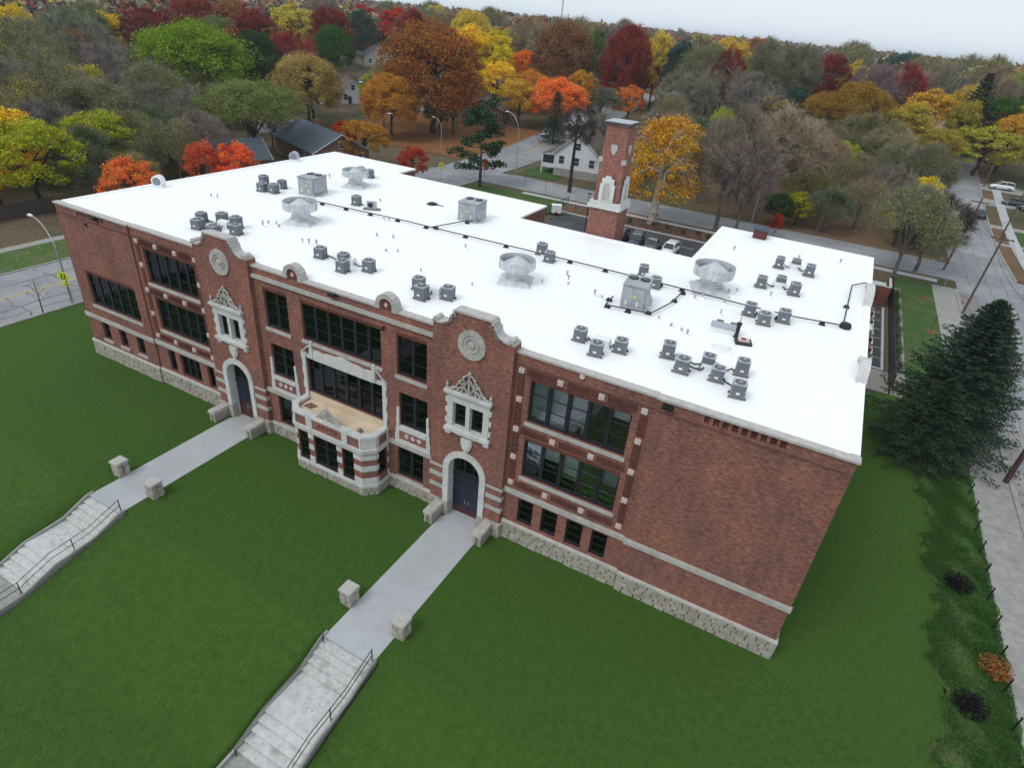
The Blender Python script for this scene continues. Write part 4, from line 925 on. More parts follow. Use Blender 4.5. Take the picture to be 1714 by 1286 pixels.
def package_unit(x, y, rz, lab, wx=.78, hood=True):
    u = empty('package_unit', (x, y, RZ), rz, lab, 'rooftop unit', 'package units on the roof'); wy = 1.0
    q = MB(); q.box(-wx, -wy, .0, wx, wy, .2); q.build('curb', 'hvac_light', u)
    q = MB(); q.box(-wx+.02, -wy+.02, .2, wx-.02, wy-.02, 1.5); q.build('cabinet', 'unit_paint', u)
    for a, c in ((-wx+.05, -.04), (.0, wx-.06)):
        q = MB(); q.box(a, -wy-.01, .26, c, -wy+.03, 1.42); q.build('panel', 'unit_paint', u)
    for a, c in ((-wy+.06, -.35), (-.3, .32), (.38, wy-.06)):
        q = MB(); q.box(wx-.03, a, .26, wx+.01, c, 1.42); q.build('panel', 'unit_paint', u)
        q = MB()
        for k in range(9): q.box(-wx-.012, a, .34+k*.12, -wx+.03, c, .34+k*.12+.07)
        tag(q.build('coil_louvre', 'hvac_grey', u), kind='stuff')
    q = MB(); q.box(-wx-.04, -wy-.04, 1.5, wx+.04, wy+.04, 1.56); q.build('top_panel', 'unit_paint', u)
    for xx in (-wx*.5, wx*.5):
        q = MB(); q.lathe([(.31, 1.561), (.31, 1.62), (.27, 1.62), (.26, 1.575), (.02, 1.575)], (xx, .35, 0), 18, cap=False); q.build('fan', 'hvac_dark', u)
        q = MB()
        for k in range(3): a = k*math.pi/3; q.tube((xx-.28*math.cos(a), .35-.28*math.sin(a), 1.63), (xx+.28*math.cos(a), .35+.28*math.sin(a), 1.63), .010, .010, 4)
        q.build('fan_guard', 'hvac_light', u)
    if hood:
        q = MB(); q.hexa([(wx, -.9, .45), (wx+.38, -.9, .42), (wx+.38, .1, .42), (wx, .1, .45), (wx, -.9, 1.05), (wx+.06, -.9, 1.02), (wx+.06, .1, 1.02), (wx, .1, 1.05)]); q.build('air_hood', 'unit_paint', u)
    q = MB(); q.box(-.02, -wy-.02, .80, .16, -wy-.011, .92); q.build('warning_label', 'sign_yellow', u)
    for xx in (-wx*.6, wx*.35): q = MB(); q.box(xx, -wy-.02, .25, xx+.08, -wy-.011, .58); q.build('sticker', 'white_plastic', u)
    return u
package_unit(-45.1, 15.5, .12, 'grey package unit with two top fans, far left on the roof', .80)
package_unit(-30.6, 18.8, .10, 'grey package unit with two top fans, beside the rear roof edge', .85)
package_unit(-13.3, 10.1, .12, 'nearest grey package unit with side air hood, ringed by black pipe', .72)
# black gas pipe with its blocks
gp = empty('gas_pipe', (0, 0, RZ), 0, 'long black gas pipe crossing the white roof on small blocks', 'pipe')
run = [(-44.6, 13.1), (-33.7, 14.0), (-31.4, 14.0), (-23.1, 14.3), (-17.0, 14.4), (-12.3, 14.4), (-7.5, 14.3), (-4.3, 14.4), (-1.45, 15.0), (-1.3, 23.6), (-.5, 24.9), (-.2, 24.9)]
q = MB(); q.path([(x, y, .2) for x, y in run], .045, 6); q.build('main_run', 'pipe_black', gp)
q = MB(); q.path([(-31.4, 14, .2), (-30.3, 17.6, .2), (-29.8, 17.7, .2)], .04, 6); q.build('branch', 'pipe_black', gp)
q = MB(); q.path([(-11.2, 14.4, .2), (-11.3, 11.6, .2), (-11.9, 8.9, .2), (-14.6, 8.4, .2), (-14.7, 10.0, .2)], .045, 6); q.build('branch', 'pipe_black', gp)
for x, y in [(-44, 13.2), (-42, 13.3), (-39.6, 13.5), (-37.2, 13.7), (-34.6, 13.9), (-31.9, 14), (-31.2, 14.4), (-28.3, 14.1), (-24.8, 14.25), (-19.6, 14.35), (-16.9, 14.4), (-12.9, 14.4), (-11.4, 14.4), (-11.2, 13.9), (-11.3, 12.2), (-14.5, 8.5), (-13.2, 8.6), (-14.8, 9.6), (-30.2, 17.4), (-2.6, 14.7), (-1.4, 19), (-12.1, 9.2)]:
    q = MB(); q.hexa([(x-.2, y-.12, 0), (x+.2, y-.12, 0), (x+.2, y+.12, 0), (x-.2, y+.12, 0), (x-.12, y-.1, .17), (x+.12, y-.1, .17), (x+.12, y+.1, .17), (x-.12, y+.1, .17)]); q.build('support_block', 'pipe_black', gp)
q = MB(); q.lathe([(.33, 0), (.36, .1), (.30, .3), (.1, .38)], (-1.3, 15.2, 0), 12); q.build('regulator', 'pipe_black', gp)
# small roof penetrations
vp = None; vseen = {}
VLM = [('the far-left package unit', -45.1, 15.5), ('the cluster behind the left gable', -42.8, 3.5), ('the front left ventilator', -39.8, 8.7), ('the left arched crest', -31.9, 0), ('the middle ventilator', -21, 8.7), ('the nearest package unit', -13.3, 10.1), ('the largest ventilator', -9.9, 16), ('the roof hatch', -7.6, 9.6), ('the right arched crest', -24.7, 0), ('the rear package unit', -30.6, 18.8), ('the farthest ventilator', -44.3, 20.2), ('the brick flue', -9.1, 32), ('the middle trio of the rear right wing', -5.9, 19.3), ('the roof drain', -35.6, 20.2), ('the lone condenser', -40, 15.3)]
def vent_label(x, y):
    n, a, b = min(VLM, key=lambda t: math.hypot(t[1]-x, t[2]-y)); s = ('right of' if x > a else 'left of') if abs(x-a) > abs(y-b) else ('behind' if y > b else 'in front of')
    base = f'{s} {n}'; k = vseen.get(base, 0); vseen[base] = k+1
    return 'small grey vent pipe '+base if k == 0 else ['another', 'third', 'fourth', 'fifth', 'sixth'][min(k-1, 4)]+' small vent pipe '+base
for i, (x, y) in enumerate([(-49.4, 8.4), (-48.9, 8.6), (-41.0, 6.6), (-40.4, 6.8), (-39.7, 6.4), (-36.0, 5.0), (-35.5, 5.1), (-35.0, 5.3), (-35.4, 13.2), (-35.0, 13.3), (-40.8, 5.9), (-30.6, 7.4), (-29.9, 7.8), (-26.5, 5.8), (-22.7, 6.0), (-18.6, 11.6), (-18.2, 10.9), (-17.9, 10.2), (-15.8, 9.6), (-15.3, 9.6), (-10.3, 13.4), (-9.9, 13.9), (-8.6, 15.8), (-8.2, 16.6), (-8.5, 14.1), (-8.3, 11.9), (-10.4, 8.2), (-9.7, 7.9), (-9.3, 7.6), (-11.3, 8.7), (-32, 10), (-33.2, 9.6), (-19.2, 8.9), (-26.9, 11.9), (-38.9, 17.1), (-47.8, 20.5), (-6.1, 17.3), (-5.4, 27.5), (-2.4, 29), (-10.2, 26)]):
    if vp is None:
        vp = empty('vent_pipe', (x, y, RZ)); q = MB(); q.lathe([(.20, 0), (.12, .06), (.06, .14)], n=8); q.build('flashing', 'roof_membrane', vp); q = MB(); q.lathe([(.05, .1), (.05, .34), (.045, .34)], n=8); q.build('stack', 'hvac_light', vp); q = MB(); q.lathe([(.075, .34), (.075, .40), (.02, .43)], n=8); q.build('cowl', 'hvac_light', vp)
        tag(vp, vent_label(x, y), 'vent pipe', 'small vent pipes on the roof'); 
    else: copy_tree(vp, (x, y, RZ), 0, vent_label(x, y), None, scale=(R.uniform(.8, 1.4),)*2+(R.uniform(.55, 1.25),))
for (x, y, rx, nm_) in ((-7.6, 9.6, .1, 'low grey roof hatch with two brown blocks behind it, near the right roof end'),):
    h = empty('roof_hatch', (x, y, RZ), rx, nm_, 'hatch'); q = MB(); q.box(-.75, -.35, 0, .75, .35, .35); q.build('curb', 'white_plastic', h); q = MB(); q.box(-.8, -.4, .351, .8, .4, .42); q.build('lid', 'hvac_light', h)
    for xx in (-.35, .45): q = MB(); q.box(xx-.2, .55, 0, xx+.2, .8, .4); q.build('vent_block', 'sleeper_wood', h)
h = empty('flue', (-6.85, 9.35, RZ), 0, 'short black flue stack beside the low roof hatch', 'flue'); q = MB(); q.lathe([(.11, 0), (.11, .75), (.15, .76), (.15, .9), (.03, .95)], n=10); q.build('stack', 'pipe_black', h); q = MB(); q.lathe([(.2, 0), (.13, .1), (.12, .12)], n=10); q.build('flashing', 'hvac_dark', h); q = MB(); q.tube((0, 0, .9), (0, 0, 1.3), .02); q.build('aerial', 'pipe_black', h)
h = empty('roof_vent', (-6.35, 8.75, RZ), .3, 'small dark square vent with reddish top near the right roof end', 'vent'); q = MB(); q.box(-.45, -.35, 0, .45, .35, .16); q.build('curb', 'hvac_dark', h); q = MB(); q.box(-.3, -.22, .161, .3, .22, .24); q.build('lid', 'rosette_stone', h); q = MB(); q.box(-.12, -.1, .241, .12, .1, .3); q.build('damper', 'rust_red', h)
h = empty('skylight', (-7.25, 7.0, RZ), .15, 'pale flat skylight in front of the low roof hatch', 'skylight'); q = MB(); q.box(-.6, -.4, 0, .6, .4, .12); q.build('curb', 'roof_membrane', h); q = MB(); q.hexa([(-.52, -.32, .121), (.52, -.32, .121), (.52, .32, .121), (-.52, .32, .121), (-.4, -.2, .26), (.4, -.2, .26), (.4, .2, .26), (-.4, .2, .26)]); q.build('dome', 'white_plastic', h)
h = empty('roof_drain', (-35.6, 20.2, RZ), 0, 'round dark roof drain beyond the far ventilator', 'drain'); q = MB(); q.lathe([(.5, 0), (.5, .05), (.38, .06)], n=18); q.build('ring', 'pipe_black', h); q = MB(); q.lathe([(.3, .06), (.28, .16), (.05, .2)], n=14); q.build('strainer', 'hvac_dark', h); q = MB(); q.tube((.45, 0, .04), (1.1, .1, .04), .04); q.build('cable', 'pipe_black', h)
for i, (x, y) in enumerate(((-55.2, 7.9), (-55.6, 23.7))):
    h = empty('exhaust_hood', (x, y, RZ), .5, ('rounded white exhaust hood on the west roof edge, nearer the front' if i == 0 else 'rounded grey exhaust hood on the west roof edge, before the blue-roofed house'), 'exhaust hood')
    h.scale = (.74, .74, .74)
    q = MB(); q.box(-.55, -.45, 0, .55, .45, .3); q.build('curb', 'white_plastic', h)
    q = MB(); k = len(q.v); q.tube((0, -.42, .68), (0, .42, .68), .62, .62, 20); q.build('shroud', 'hvac_light' if i else 'white_plastic', h)
    q = MB(); q.tube((0, -.45, .68), (0, -.425, .68), .45, .45, 18); q.build('grille', 'hvac_grey', h)
h = empty('mini_split', (-38.2, 15.1, RZ), .5, 'small side-discharge condenser on a timber sleeper beside vent stubs', 'air conditioner')
q = MB(); q.box(-.4, -.15, .12, .4, .15, .7); q.build('cabinet', 'hvac_light', h); q = MB(); q.tube((-.08, -.17, .42), (-.08, -.151, .42), .22, .22, 14); q.build('fan_guard', 'hvac_dark', h); q = MB(); q.box(-.7, -.2, 0, .7, .2, .12); q.build('timber_base', 'sleeper_wood', h)
h = empty('brick_flue', (-9.1, 32.0, 12.5), 0, 'low square brick flue with dark cap at the rear roof edge', 'flue'); q = MB(); q.box(-.55, -.5, 0, .55, .5, 1.15); q.build('shaft', 'brick_red', h); q = MB(); q.box(-.62, -.57, 1.151, .62, .57, 1.3); q.build('cap', 'shingle_blue', h)
# ================================================================== ENTRANCE WALLS AND PIERS
def stone_pier(x, y, lab):
    p = empty('stone_pier', (x, y, 0), 0, lab, 'stone pier', 'stone piers beside the walks'); w = .36; z = -.2
    rp = random.Random(int(x*7+y))
    q = MB(); q.box(-w+.04, -w+.04, -.3, w-.04, w-.04, 1.0); q.build('core', 'rubble_mortar', p)
    for c, hh in enumerate((.36, .26, .3, .26)):
        f = rp.uniform(-.15, .15)
        for sx in (0, 1):
            for sy in (0, 1):
                x0, x1 = (-w, f-.018) if sx == 0 else (f+.018, w); g = rp.uniform(-.1, .1); y0, y1 = (-w, g-.018) if sy == 0 else (g+.018, w)
                q = MB(); j = lambda: rp.uniform(-.03, .035)
                q.hexa([(x0+j(), y0+j(), z+.018), (x1-j(), y0+j(), z+.018), (x1-j(), y1-j(), z+.018), (x0+j(), y1-j(), z+.018), (x0+j(), y0+j(), z+hh-.016), (x1-j(), y0+j(), z+hh-.016), (x1-j(), y1-j(), z+hh-.016), (x0+j(), y1-j(), z+hh-.016)]); q.build('stone', 'rubble_stone', p)
        z += hh
    q = MB(); e = w+.05; q.hexa([(-e, -e, .99), (e, -e, .99), (e, e, .99), (-e, e, .99), (-e+.02, -e+.02, 1.12), (e-.02, -e+.02, 1.12), (e-.02, e-.02, 1.13), (-e+.02, e-.02, 1.13)]); q.build('cap_stone', 'limestone', p)
stone_pier(-20.55, -8.85, 'square stone pier on the left of the right-hand walk'); stone_pier(-17.0, -9.0, 'square stone pier on the right of the right-hand walk')
stone_pier(-39.75, -8.85, 'square stone pier on the left of the left-hand walk'); stone_pier(-36.2, -9.0, 'square stone pier on the right of the left-hand walk')
def cheek(x, lab):
    p = empty('cheek_wall', (x, -.45, 0), 0, lab, 'low wall', 'low stone walls beside the doorways')
    rp = random.Random(int(-x*10))
    q = MB(); q.box(-.24, -1.18, -.2, .24, 0, .74); q.build('core', 'rubble_mortar', p)
    for c in range(3):
        y = -1.22
        while y < -.06:
            L = min(rp.uniform(.26, .5), -.02-y)
            for s in (-1, 1): q = MB(); j = rp.uniform(.0, .03); a, d = sorted((s*.1, s*(.27+j))); q.box(a, y+.018, -.1+c*.28+.016, d, y+L-.018, -.1+(c+1)*.28-.016); q.build('stone', 'rubble_stone', p)
            y += L
    q = MB(); q.hexa([(-.34, -1.28, .74), (.34, -1.28, .74), (.34, .1, .74), (-.34, .1, .74), (-.31, -1.25, .94), (.31, -1.25, .94), (.31, .1, .94), (-.31, .1, .94)]); q.build('cap_stone', 'limestone', p)
cheek(-20.55, 'low stone wall on the left of the right-hand door'); cheek(-16.98, 'low stone wall on the right of the right-hand door')
cheek(-40.0, 'low stone wall on the left of the left-hand door'); cheek(-36.25, 'low stone wall on the right of the left-hand door')
# ================================================================== STREET FURNITURE
def lamp(x, y, h, reach, az, lab, sign=False):
    z0 = hgt(x, y); l = empty('street_lamp', (x, y, z0), az, lab, 'street lamp', 'street lamps along the streets')
    q = MB(); q.tube((0, 0, 0), (0, 0, h*.72), .11, .08, 8); q.build('pole', 'lamp_metal', l)
    q = MB(); P = [(0, 0, h*.72)]
    for i in range(1, 9): f = i/8; P.append((reach*f*f*.55+reach*.45*f, 0, h*.72+h*.28*math.sin(f*math.pi/2)))
    q.path(P, .055, 6); q.build('arm', 'lamp_metal', l)
    q = MB(); ex, ez = P[-1][0], P[-1][2]; q.hexa([(ex-.1, -.12, ez-.06), (ex+.65, -.16, ez-.04), (ex+.65, .16, ez-.04), (ex-.1, .12, ez-.06), (ex-.1, -.1, ez+.08), (ex+.55, -.12, ez+.1), (ex+.55, .12, ez+.1), (ex-.1, .1, ez+.08)]); q.build('lamp_head', 'lamp_head', l)
    return l
lamp(-67.3, 4.3, 8.0, 3.2, math.pi*.97, 'tall grey street lamp at the left lawn edge, arm over the west street')
lamp(-92.7, 84.0, 8.8, 1.6, .3, 'tall grey street lamp beside the amber tree beyond the roof corner')
lamp(-90.2, 102.6, 6.5, 2.2, math.pi*.95, 'grey street lamp on the leaf-strewn corner across the junction')
lamp(-64.9, 93.0, 11.5, 3.0, math.pi*.95, 'tallest grey street lamp at the corner before the white house')
lamp(-16.3, 91.6, 9.0, 2.2, math.pi*1.1, 'street lamp with white head among the bare trees behind the yellow tree')
def arrow_sign(x, y, rz, h, lab):
    s = empty('crossing_sign', (x, y, hgt(x, y)), rz, lab, 'road sign', 'yellow-green crossing signs')
    q = MB(); q.tube((0, .04, 0), (0, .04, h+.6), .035, .035, 6); q.build('post', 'lamp_metal', s)
    q = MB(); r = .60; q.hexa([(0, 0, h-r), (r, 0, h), (0, 0, h+r), (-r, 0, h), (0, .02, h-r), (r, .02, h), (0, .02, h+r), (-r, .02, h)]); q.build('sign_plate', 'sign_yellow', s)
    q = MB()                                # walking figures
    for ox in (-.13, .14):
        q.tube((ox, -.012, h+.24), (ox, -.006, h+.24), .06, .06, 8)
        q.box(ox-.05, -.012, h-.08, ox+.05, -.006, h+.16); q.hexa([(ox-.14, -.012, h-.32), (ox-.08, -.012, h-.32), (ox+.02, -.012, h-.06), (ox-.05, -.012, h-.06), (ox-.14, -.006, h-.32), (ox-.08, -.006, h-.32), (ox+.02, -.006, h-.06), (ox-.05, -.006, h-.06)])
        q.hexa([(ox+.08, -.012, h-.32), (ox+.14, -.012, h-.32), (ox+.05, -.012, h-.06), (ox-.02, -.012, h-.06), (ox+.08, -.006, h-.32), (ox+.14, -.006, h-.32), (ox+.05, -.006, h-.06), (ox-.02, -.006, h-.06)])
    q.build('pedestrian_symbol', 'sign_black', s)
    q = MB(); q.box(-.3, 0, h-1.0, .3, .02, h-.68); q.build('arrow_plate', 'sign_yellow', s)
    q = MB(); q.hexa([(-.2, -.01, h-.86), (.1, -.01, h-.86), (.1, -.01, h-.82), (-.2, -.01, h-.82), (-.2, -.004, h-.86), (.1, -.004, h-.86), (.1, -.004, h-.82), (-.2, -.004, h-.82)]); q.prism([(.1, -.01), (.22, -.01), (.22, -.004), (.1, -.004)], h-.9, h-.78); q.build('arrow_symbol', 'sign_black', s)
arrow_sign(-67.25, 4.15, .62, 2.9, 'yellow-green diamond crossing sign on the lamp post at the left lawn edge')
arrow_sign(-72.5, 76.6, .5, 2.6, 'yellow-green crossing sign at the far junction beside the sparse pine')
arrow_sign(-46.8, 96.0, .2, 2.2, 'small sign on the verge before the white house')
def utility_pole(x, y, h, lean, lab, m='pole_wood', arm=True, r=.16):
    z0 = hgt(x, y); p = empty('utility_pole', (x, y, z0), 0, lab, 'utility pole', 'wooden utility poles')
    q = MB(); q.tube((0, 0, -.2), (lean[0], lean[1], h), r, r*.65, 10); q.build('pole', m, p)
    if arm:
        q = MB(); T = Vector((lean[0], lean[1], h-.7)); q.box(T.x-1.2, T.y-.06, T.z, T.x+1.2, T.y+.06, T.z+.14); q.build('crossarm', m, p)
        for k in (-1.05, -.55, .55, 1.05): q = MB(); q.lathe([(.05, 0), (.06, .08), (.03, .16)], (T.x+k, T.y, T.z+.14), 7); q.build('insulator', 'lamp_metal', p)
    return p
utility_pole(13.95, 26.3, 11, (.1, 0), 'reddish-brown utility pole on the right sidewalk, nearest to the viewer', 'pole_reddish', r=.2)
utility_pole(14.3, 66.4, 10.5, (.3, -.2), 'leaning wooden utility pole at the right street corner')
utility_pole(24.4, 116, 9, (.2, 0), 'wooden utility pole on the far right verge before the parked cars')
utility_pole(23.7, 150, 9, (.2, 0), 'wooden utility pole beyond the white car in its drive')
utility_pole(13.4, 86.2, 11, (.8, .3), 'utility pole wrapped by yellow foliage at the far corner')
utility_pole(-5.6, 91.4, 11, (.7, .6), 'pale bare pole among the trees behind the rear roof edge', arm=False, r=.13)
utility_pole(13.0, 77.6, 3.2, (0, 0), 'short dark post by the white kerb at the right street corner', 'lamp_metal', False, .05)
utility_pole(14.9, 40, 10.5, (.5, .2), 'utility pole beside the big spruce with a bracket lamp', 'pole_wood', True)
lt = lamp(15.1, 39.9, 9.5, 1.8, .4, 'street light arm by the big dark spruce')
def sag(name, A, Bp, lab, n=12, s=.9, r=.018):
    q = MB(); A, Bp = Vector(A), Vector(Bp); P = []
    for i in range(n+1): f = i/n; v = A.lerp(Bp, f); v.z -= 4*s*f*(1-f); P.append(v-A)
    q.path(P, r, 4); o = q.build(name, 'pipe_black', loc=A); tag(o, lab, 'cable', 'overhead cables by the east street')
for k in (-1.0, .9): sag('overhead_cable', (14.6+k, 66.2, 10), (14.4+k, 40.2, 9.9), 'thin black overhead cable over the right street')
sag('overhead_cable', (14.6, 66.2, 8.2), (24.6, 116, 9.3), 'thin black overhead cable crossing the far right street'); sag('overhead_cable', (14.6, 66.2, 9.6), (14.2, 86.5, 10), 'thin black overhead cable between the two corner poles')
sag('overhead_cable', (14.4, 40, 9.9), (14.0, 26.3, 10.2), 'thin black overhead cable beside the spruce')
# fence posts along the right bank
for i in range(12):
    y = 22.6-2.28*i; p = MB(); p.tube((0, 0, -.2), (.02, 0, 1.05), .045, .045, 7); p.lathe([(.06, 1.03), (.06, 1.08), (.02, 1.12)], n=7)
    o = p.build('fence_post', 'black_metal', loc=(11.1+.04*math.sin(i*2.2), y, .02)); tag(o, 'short black metal post, '+['first', 'second', 'third', 'fourth', 'fifth', 'sixth', 'seventh', 'eighth', 'ninth', 'tenth', 'eleventh', 'twelfth'][i]+' from the spruces along the right sidewalk', 'fence post', 'black posts along the right sidewalk')
# black slatted fence beside the east parking bays
f = empty('black_fence', (5.75, 36.6, 0), 0, 'solid black slatted fence between the parking bays and the shrub row', 'fence')
for i in range(15):
    q = MB(); q.box(-.05, i*2.4-.05, 0, .05, i*2.4+.05, 2.0); q.build('post', 'black_metal', f)
for i in range(14):
    for k in range(9): q = MB(); q.box(-.03, i*2.4+.06, .12+k*.205, .03, i*2.4+2.34, .12+k*.205+.175); q.build('slat', 'black_metal', f)
# iron picket fence behind the courtyard
def picket_fence(name, P0, P1, lab):
    P0, P1 = Vector(P0), Vector(P1); L = (P1-P0).length; f = empty(name, P0, math.atan2(P1.y-P0.y, P1.x-P0.x), lab, 'fence'); n = max(1, round(L/2.4))
    for i in range(n+1): q = MB(); q.box(L*i/n-.035, -.035, 0, L*i/n+.035, .035, 1.45); q.build('post', 'black_metal', f)
    for zz in (.15, 1.25): q = MB(); q.box(0, -.015, zz, L, .015, zz+.04); q.build('rail', 'black_metal', f)
    q = MB(); k = int(L/.24)
    for i in range(k): q.box(L*i/k-.009, -.009, .1, L*i/k+.009, .009, 1.35)
    tag(q.build('picket', 'black_metal', f), kind='stuff')
picket_fence('picket_fence', (-43, 73.6, 0), (-14, 73.6, 0), 'black iron picket fence between the courtyard and the planting bed')
picket_fence('picket_fence', (-66, 64.6, 0), (-46.2, 66.4, 0), 'black iron picket fence along the grass behind the left wing')
picket_fence('picket_fence', (-46.2, 66.4, 0), (-46.2, 78.0, 0), 'black iron picket fence turning back along the drive')
# enclosure with a container at the end of the east bays
e = empty('bin_enclosure', (1.6, 62.2, 0), 0, 'red brick bin enclosure at the end of the parking bays', 'enclosure')
for (x0, y0, x1, y1) in ((0, 0, 3.7, .25), (0, .26, .25, 4.2), (3.45, .26, 3.7, 4.2)): q = MB(); q.box(x0, y0, 0, x1, y1, 2.4); q.build('wall', 'brick_red', e); q = MB(); q.box(x0-.03, y0-.03, 2.401, x1+.03, y1+.03, 2.48); q.build('coping', 'limestone', e)
h = empty('rubbish_container', (3.45, 64.6, 0), 0, 'blue-grey rubbish container inside the brick enclosure', 'container'); q = MB(); q.hexa([(-1.2, -.8, .15), (1.2, -.8, .15), (1.2, .8, .15), (-1.2, .8, .15), (-1.4, -1.0, 1.9), (1.4, -1.0, 1.9), (1.4, 1.0, 1.9), (-1.4, 1.0, 1.9)]); q.build('body', 'shingle_blue', h); q = MB(); q.box(-1.4, -1, 1.905, -.02, 1, 1.97); q.build('lid', 'galvanised', h); q = MB(); q.box(.02, -1, 1.905, 1.4, 1, 1.97); q.build('lid', 'galvanised', h)
lp = empty('courtyard_light', (-36.8, 63.0, 0), 0, 'slim black light pole beside the brick chimney tower', 'light pole'); q = MB(); q.tube((0, 0, 0), (0, 0, 6.2), .07, .05, 8); q.build('pole', 'black_metal', lp); q = MB(); q.box(-.35, -.12, 6.15, .35, .12, 6.28); q.build('lamp_head', 'black_metal', lp)
wf = empty('wooden_fence', (-97.5, 8, 0), 0, 'weathered dark board fence beyond the west street', 'fence')
for i in range(60): q = MB(); q.box(-.02+.07*math.sin(i), i*.30-6, 0, .03+.07*math.sin(i), i*.30-6+.28, 2.0+.05*math.sin(i*1.7)); q.build('board', 'wood_fence', wf)
# ================================================================== CARS
def car(x, y, rz, paint, lab, kind='sedan', z=None, L=4.6, Wd=1.8, group=None):
    z = hgt(x, y) if z is None else z
    c = empty('parked_car', (x, y, z), rz, lab, 'car', group); b = MB(); w = Wd/2; P = 'car_'+paint
    hb = {'sedan': (.78, .95, 1.42), 'suv': (.95, 1.08, 1.70), 'pickup': (.98, 1.08, 1.75)}[kind]; bh, belt, roof = hb
    st = [(-L/2, .38, .62, w*.86), (-L/2+.12, .26, bh*.98, w*.96), (-L*.3, .22, belt, w), (L*.08, .22, belt, w), (L*.24, .22, belt*.98, w), (L/2-.35, .24, bh*.9, w*.95), (L/2-.05, .30, bh*.72, w*.86), (L/2, .40, .55, w*.74)]
    for xx, zl, zt, ww in st: b.v += [(xx, -ww, zl), (xx, -ww*1.0, zl+(zt-zl)*.55), (xx, -ww*.9, zt), (xx, ww*.9, zt), (xx, ww, zl+(zt-zl)*.55), (xx, ww, zl)]
    for i in range(len(st)-1):
        for k in range(6): a, d = i*6+k, i*6+(k+1) % 6; b.f.append((a, a+6, d+6, d)); b.mi.append(0)
    b.f.append((5, 4, 3, 2, 1, 0)); e_ = (len(st)-1)*6; b.f.append(tuple(e_+k for k in range(6))); b.mi += [0, 0]
    body = b.build('body', P, c, True)
    if kind == 'sedan': cab = [(-L*.38, belt-.02), (-L*.24, roof-.03), (-.1*L, roof), (.06*L, roof-.03), (.23*L, belt-.02)]
    elif kind == 'suv': cab = [(-L*.47, belt-.02), (-L*.42, roof-.04), (-.1*L, roof), (.08*L, roof-.03), (.25*L, belt-.02)]
    else: cab = [(-L*.10, belt-.02), (-L*.07, roof-.03), (.0*L, roof), (.12*L, roof-.03), (.25*L, belt-.02)]
    g = MB()
    for xx, zz in cab:
        ww = w*.88 if zz < belt+.05 else w*.74; g.v += [(xx, -ww, zz), (xx, ww, zz)]
    n = len(cab)
    for i in range(n-1): a = 2*i; g.f.append((a, a+2, a+3, a+1)); g.mi.append(0)
    g.f.append(tuple(2*i for i in reversed(range(n)))); g.f.append(tuple(2*i+1 for i in range(n))); g.mi += [0, 0]
    g.build('windows', 'car_glass', c)
    r = MB()
    (x1, z1), (x2, z2), (x3, z3) = cab[1], cab[2], cab[3]; ww = w*.75
    r.hexa([(x1-.04, -ww, z1-.02), (x2, -ww, z2-.02), (x2, ww, z2-.02), (x1-.04, ww, z1-.02), (x1, -ww*.96, z1+.035), (x2, -ww*.96, z2+.04), (x2, ww*.96, z2+.04), (x1, ww*.96, z1+.035)])
    r.hexa([(x2, -ww, z2-.02), (x3+.04, -ww, z3-.02), (x3+.04, ww, z3-.02), (x2, ww, z2-.02), (x2, -ww*.96, z2+.04), (x3, -ww*.96, z3+.035), (x3, ww*.96, z3+.035), (x2, ww*.96, z2+.04)])
    r.build('roof', P, c)
    pl = MB()
    for s in (-1, 1):
        for (xa, za), (xb, zb) in ((cab[0], cab[1]), (cab[-1], cab[-2])): pl.tube((xa, s*w*.88, za), (xb, s*w*.745, zb), .05, .045, 5)
        xm = (cab[2][0]+(-.02*L)); pl.tube((xm, s*w*.885, belt-.02), (xm, s*w*.75, roof-.03), .045, .04, 5)
    pl.build('pillars', P, c)
    for sx in (-.30*L, .31*L):
        for s in (-1, 1):
            yy = s*(w-.09); q = MB(); q.tube((sx, yy-.11, .33), (sx, yy+.11, .33), .33, .33, 16); wt = q.build('wheel', 'tyre', c)
            q = MB(); q.tube((sx, yy+s*.105, .33), (sx, yy+s*.118, .33), .21, .19, 12); q.build('rim', 'rim_metal', wt)
    for s in (-1, 1):
        q = MB(); a, d = sorted((s*w*.5, s*w*.80)); q.hexa([(L/2-.12, a, .56), (L/2-.015, a, .56), (L/2-.05, d, .56), (L/2-.2, d, .56), (L/2-.16, a, .70), (L/2-.05, a, .68), (L/2-.09, d, .68), (L/2-.22, d, .70)]); q.build('headlight', 'head_lamp', c)
        q = MB(); q.box(-L/2-.01, a, .66, -L/2+.14, d, .84); q.build('taillight', 'tail_lamp', c)
        q = MB(); m0, m1 = sorted((s*w*.9, s*w*1.08)); q.box(L*.17, m0, belt-.02, L*.21, m1, belt+.12); q.build('mirror', P, c)
    if kind == 'pickup':
        q = MB(); q.box(-L/2+.2, -w*.8, belt-.0, -L*.12, w*.8, belt+.012); q.build('bed_liner', 'hvac_dark', c)
    return c
H = math.pi
car(-23.3, 63.0, -1.62, 'white', 'white car parked in the courtyard, rightmost of four', 'suv', L=4.4); car(-26.0, 63.3, -1.58, 'stone', 'grey-green pickup in the courtyard between the white and navy cars', 'pickup', L=5.2)
car(-28.7, 63.9, -1.5, 'navy', 'dark navy car in the courtyard beside the black one', 'suv'); car(-31.3, 63.8, -1.6, 'black', 'black car parked beside the brick chimney tower', 'suv', L=4.4)
tr = empty('utility_trailer', (-44.9, 70.0, 0), .5, 'small white box trailer beside the rear brick wall', 'trailer'); q = MB(); q.box(-.8, -.6, .42, .8, .6, 1.6); q.build('box_body', 'car_white', tr); q = MB(); q.box(-.84, -.64, 1.601, .84, .64, 1.66); q.build('roof', 'white_plastic', tr)
for s in (-1, 1): q = MB(); q.tube((0, s*.72-.08, .3), (0, s*.72+.08, .3), .3, .3, 14); q.build('wheel', 'tyre', tr)
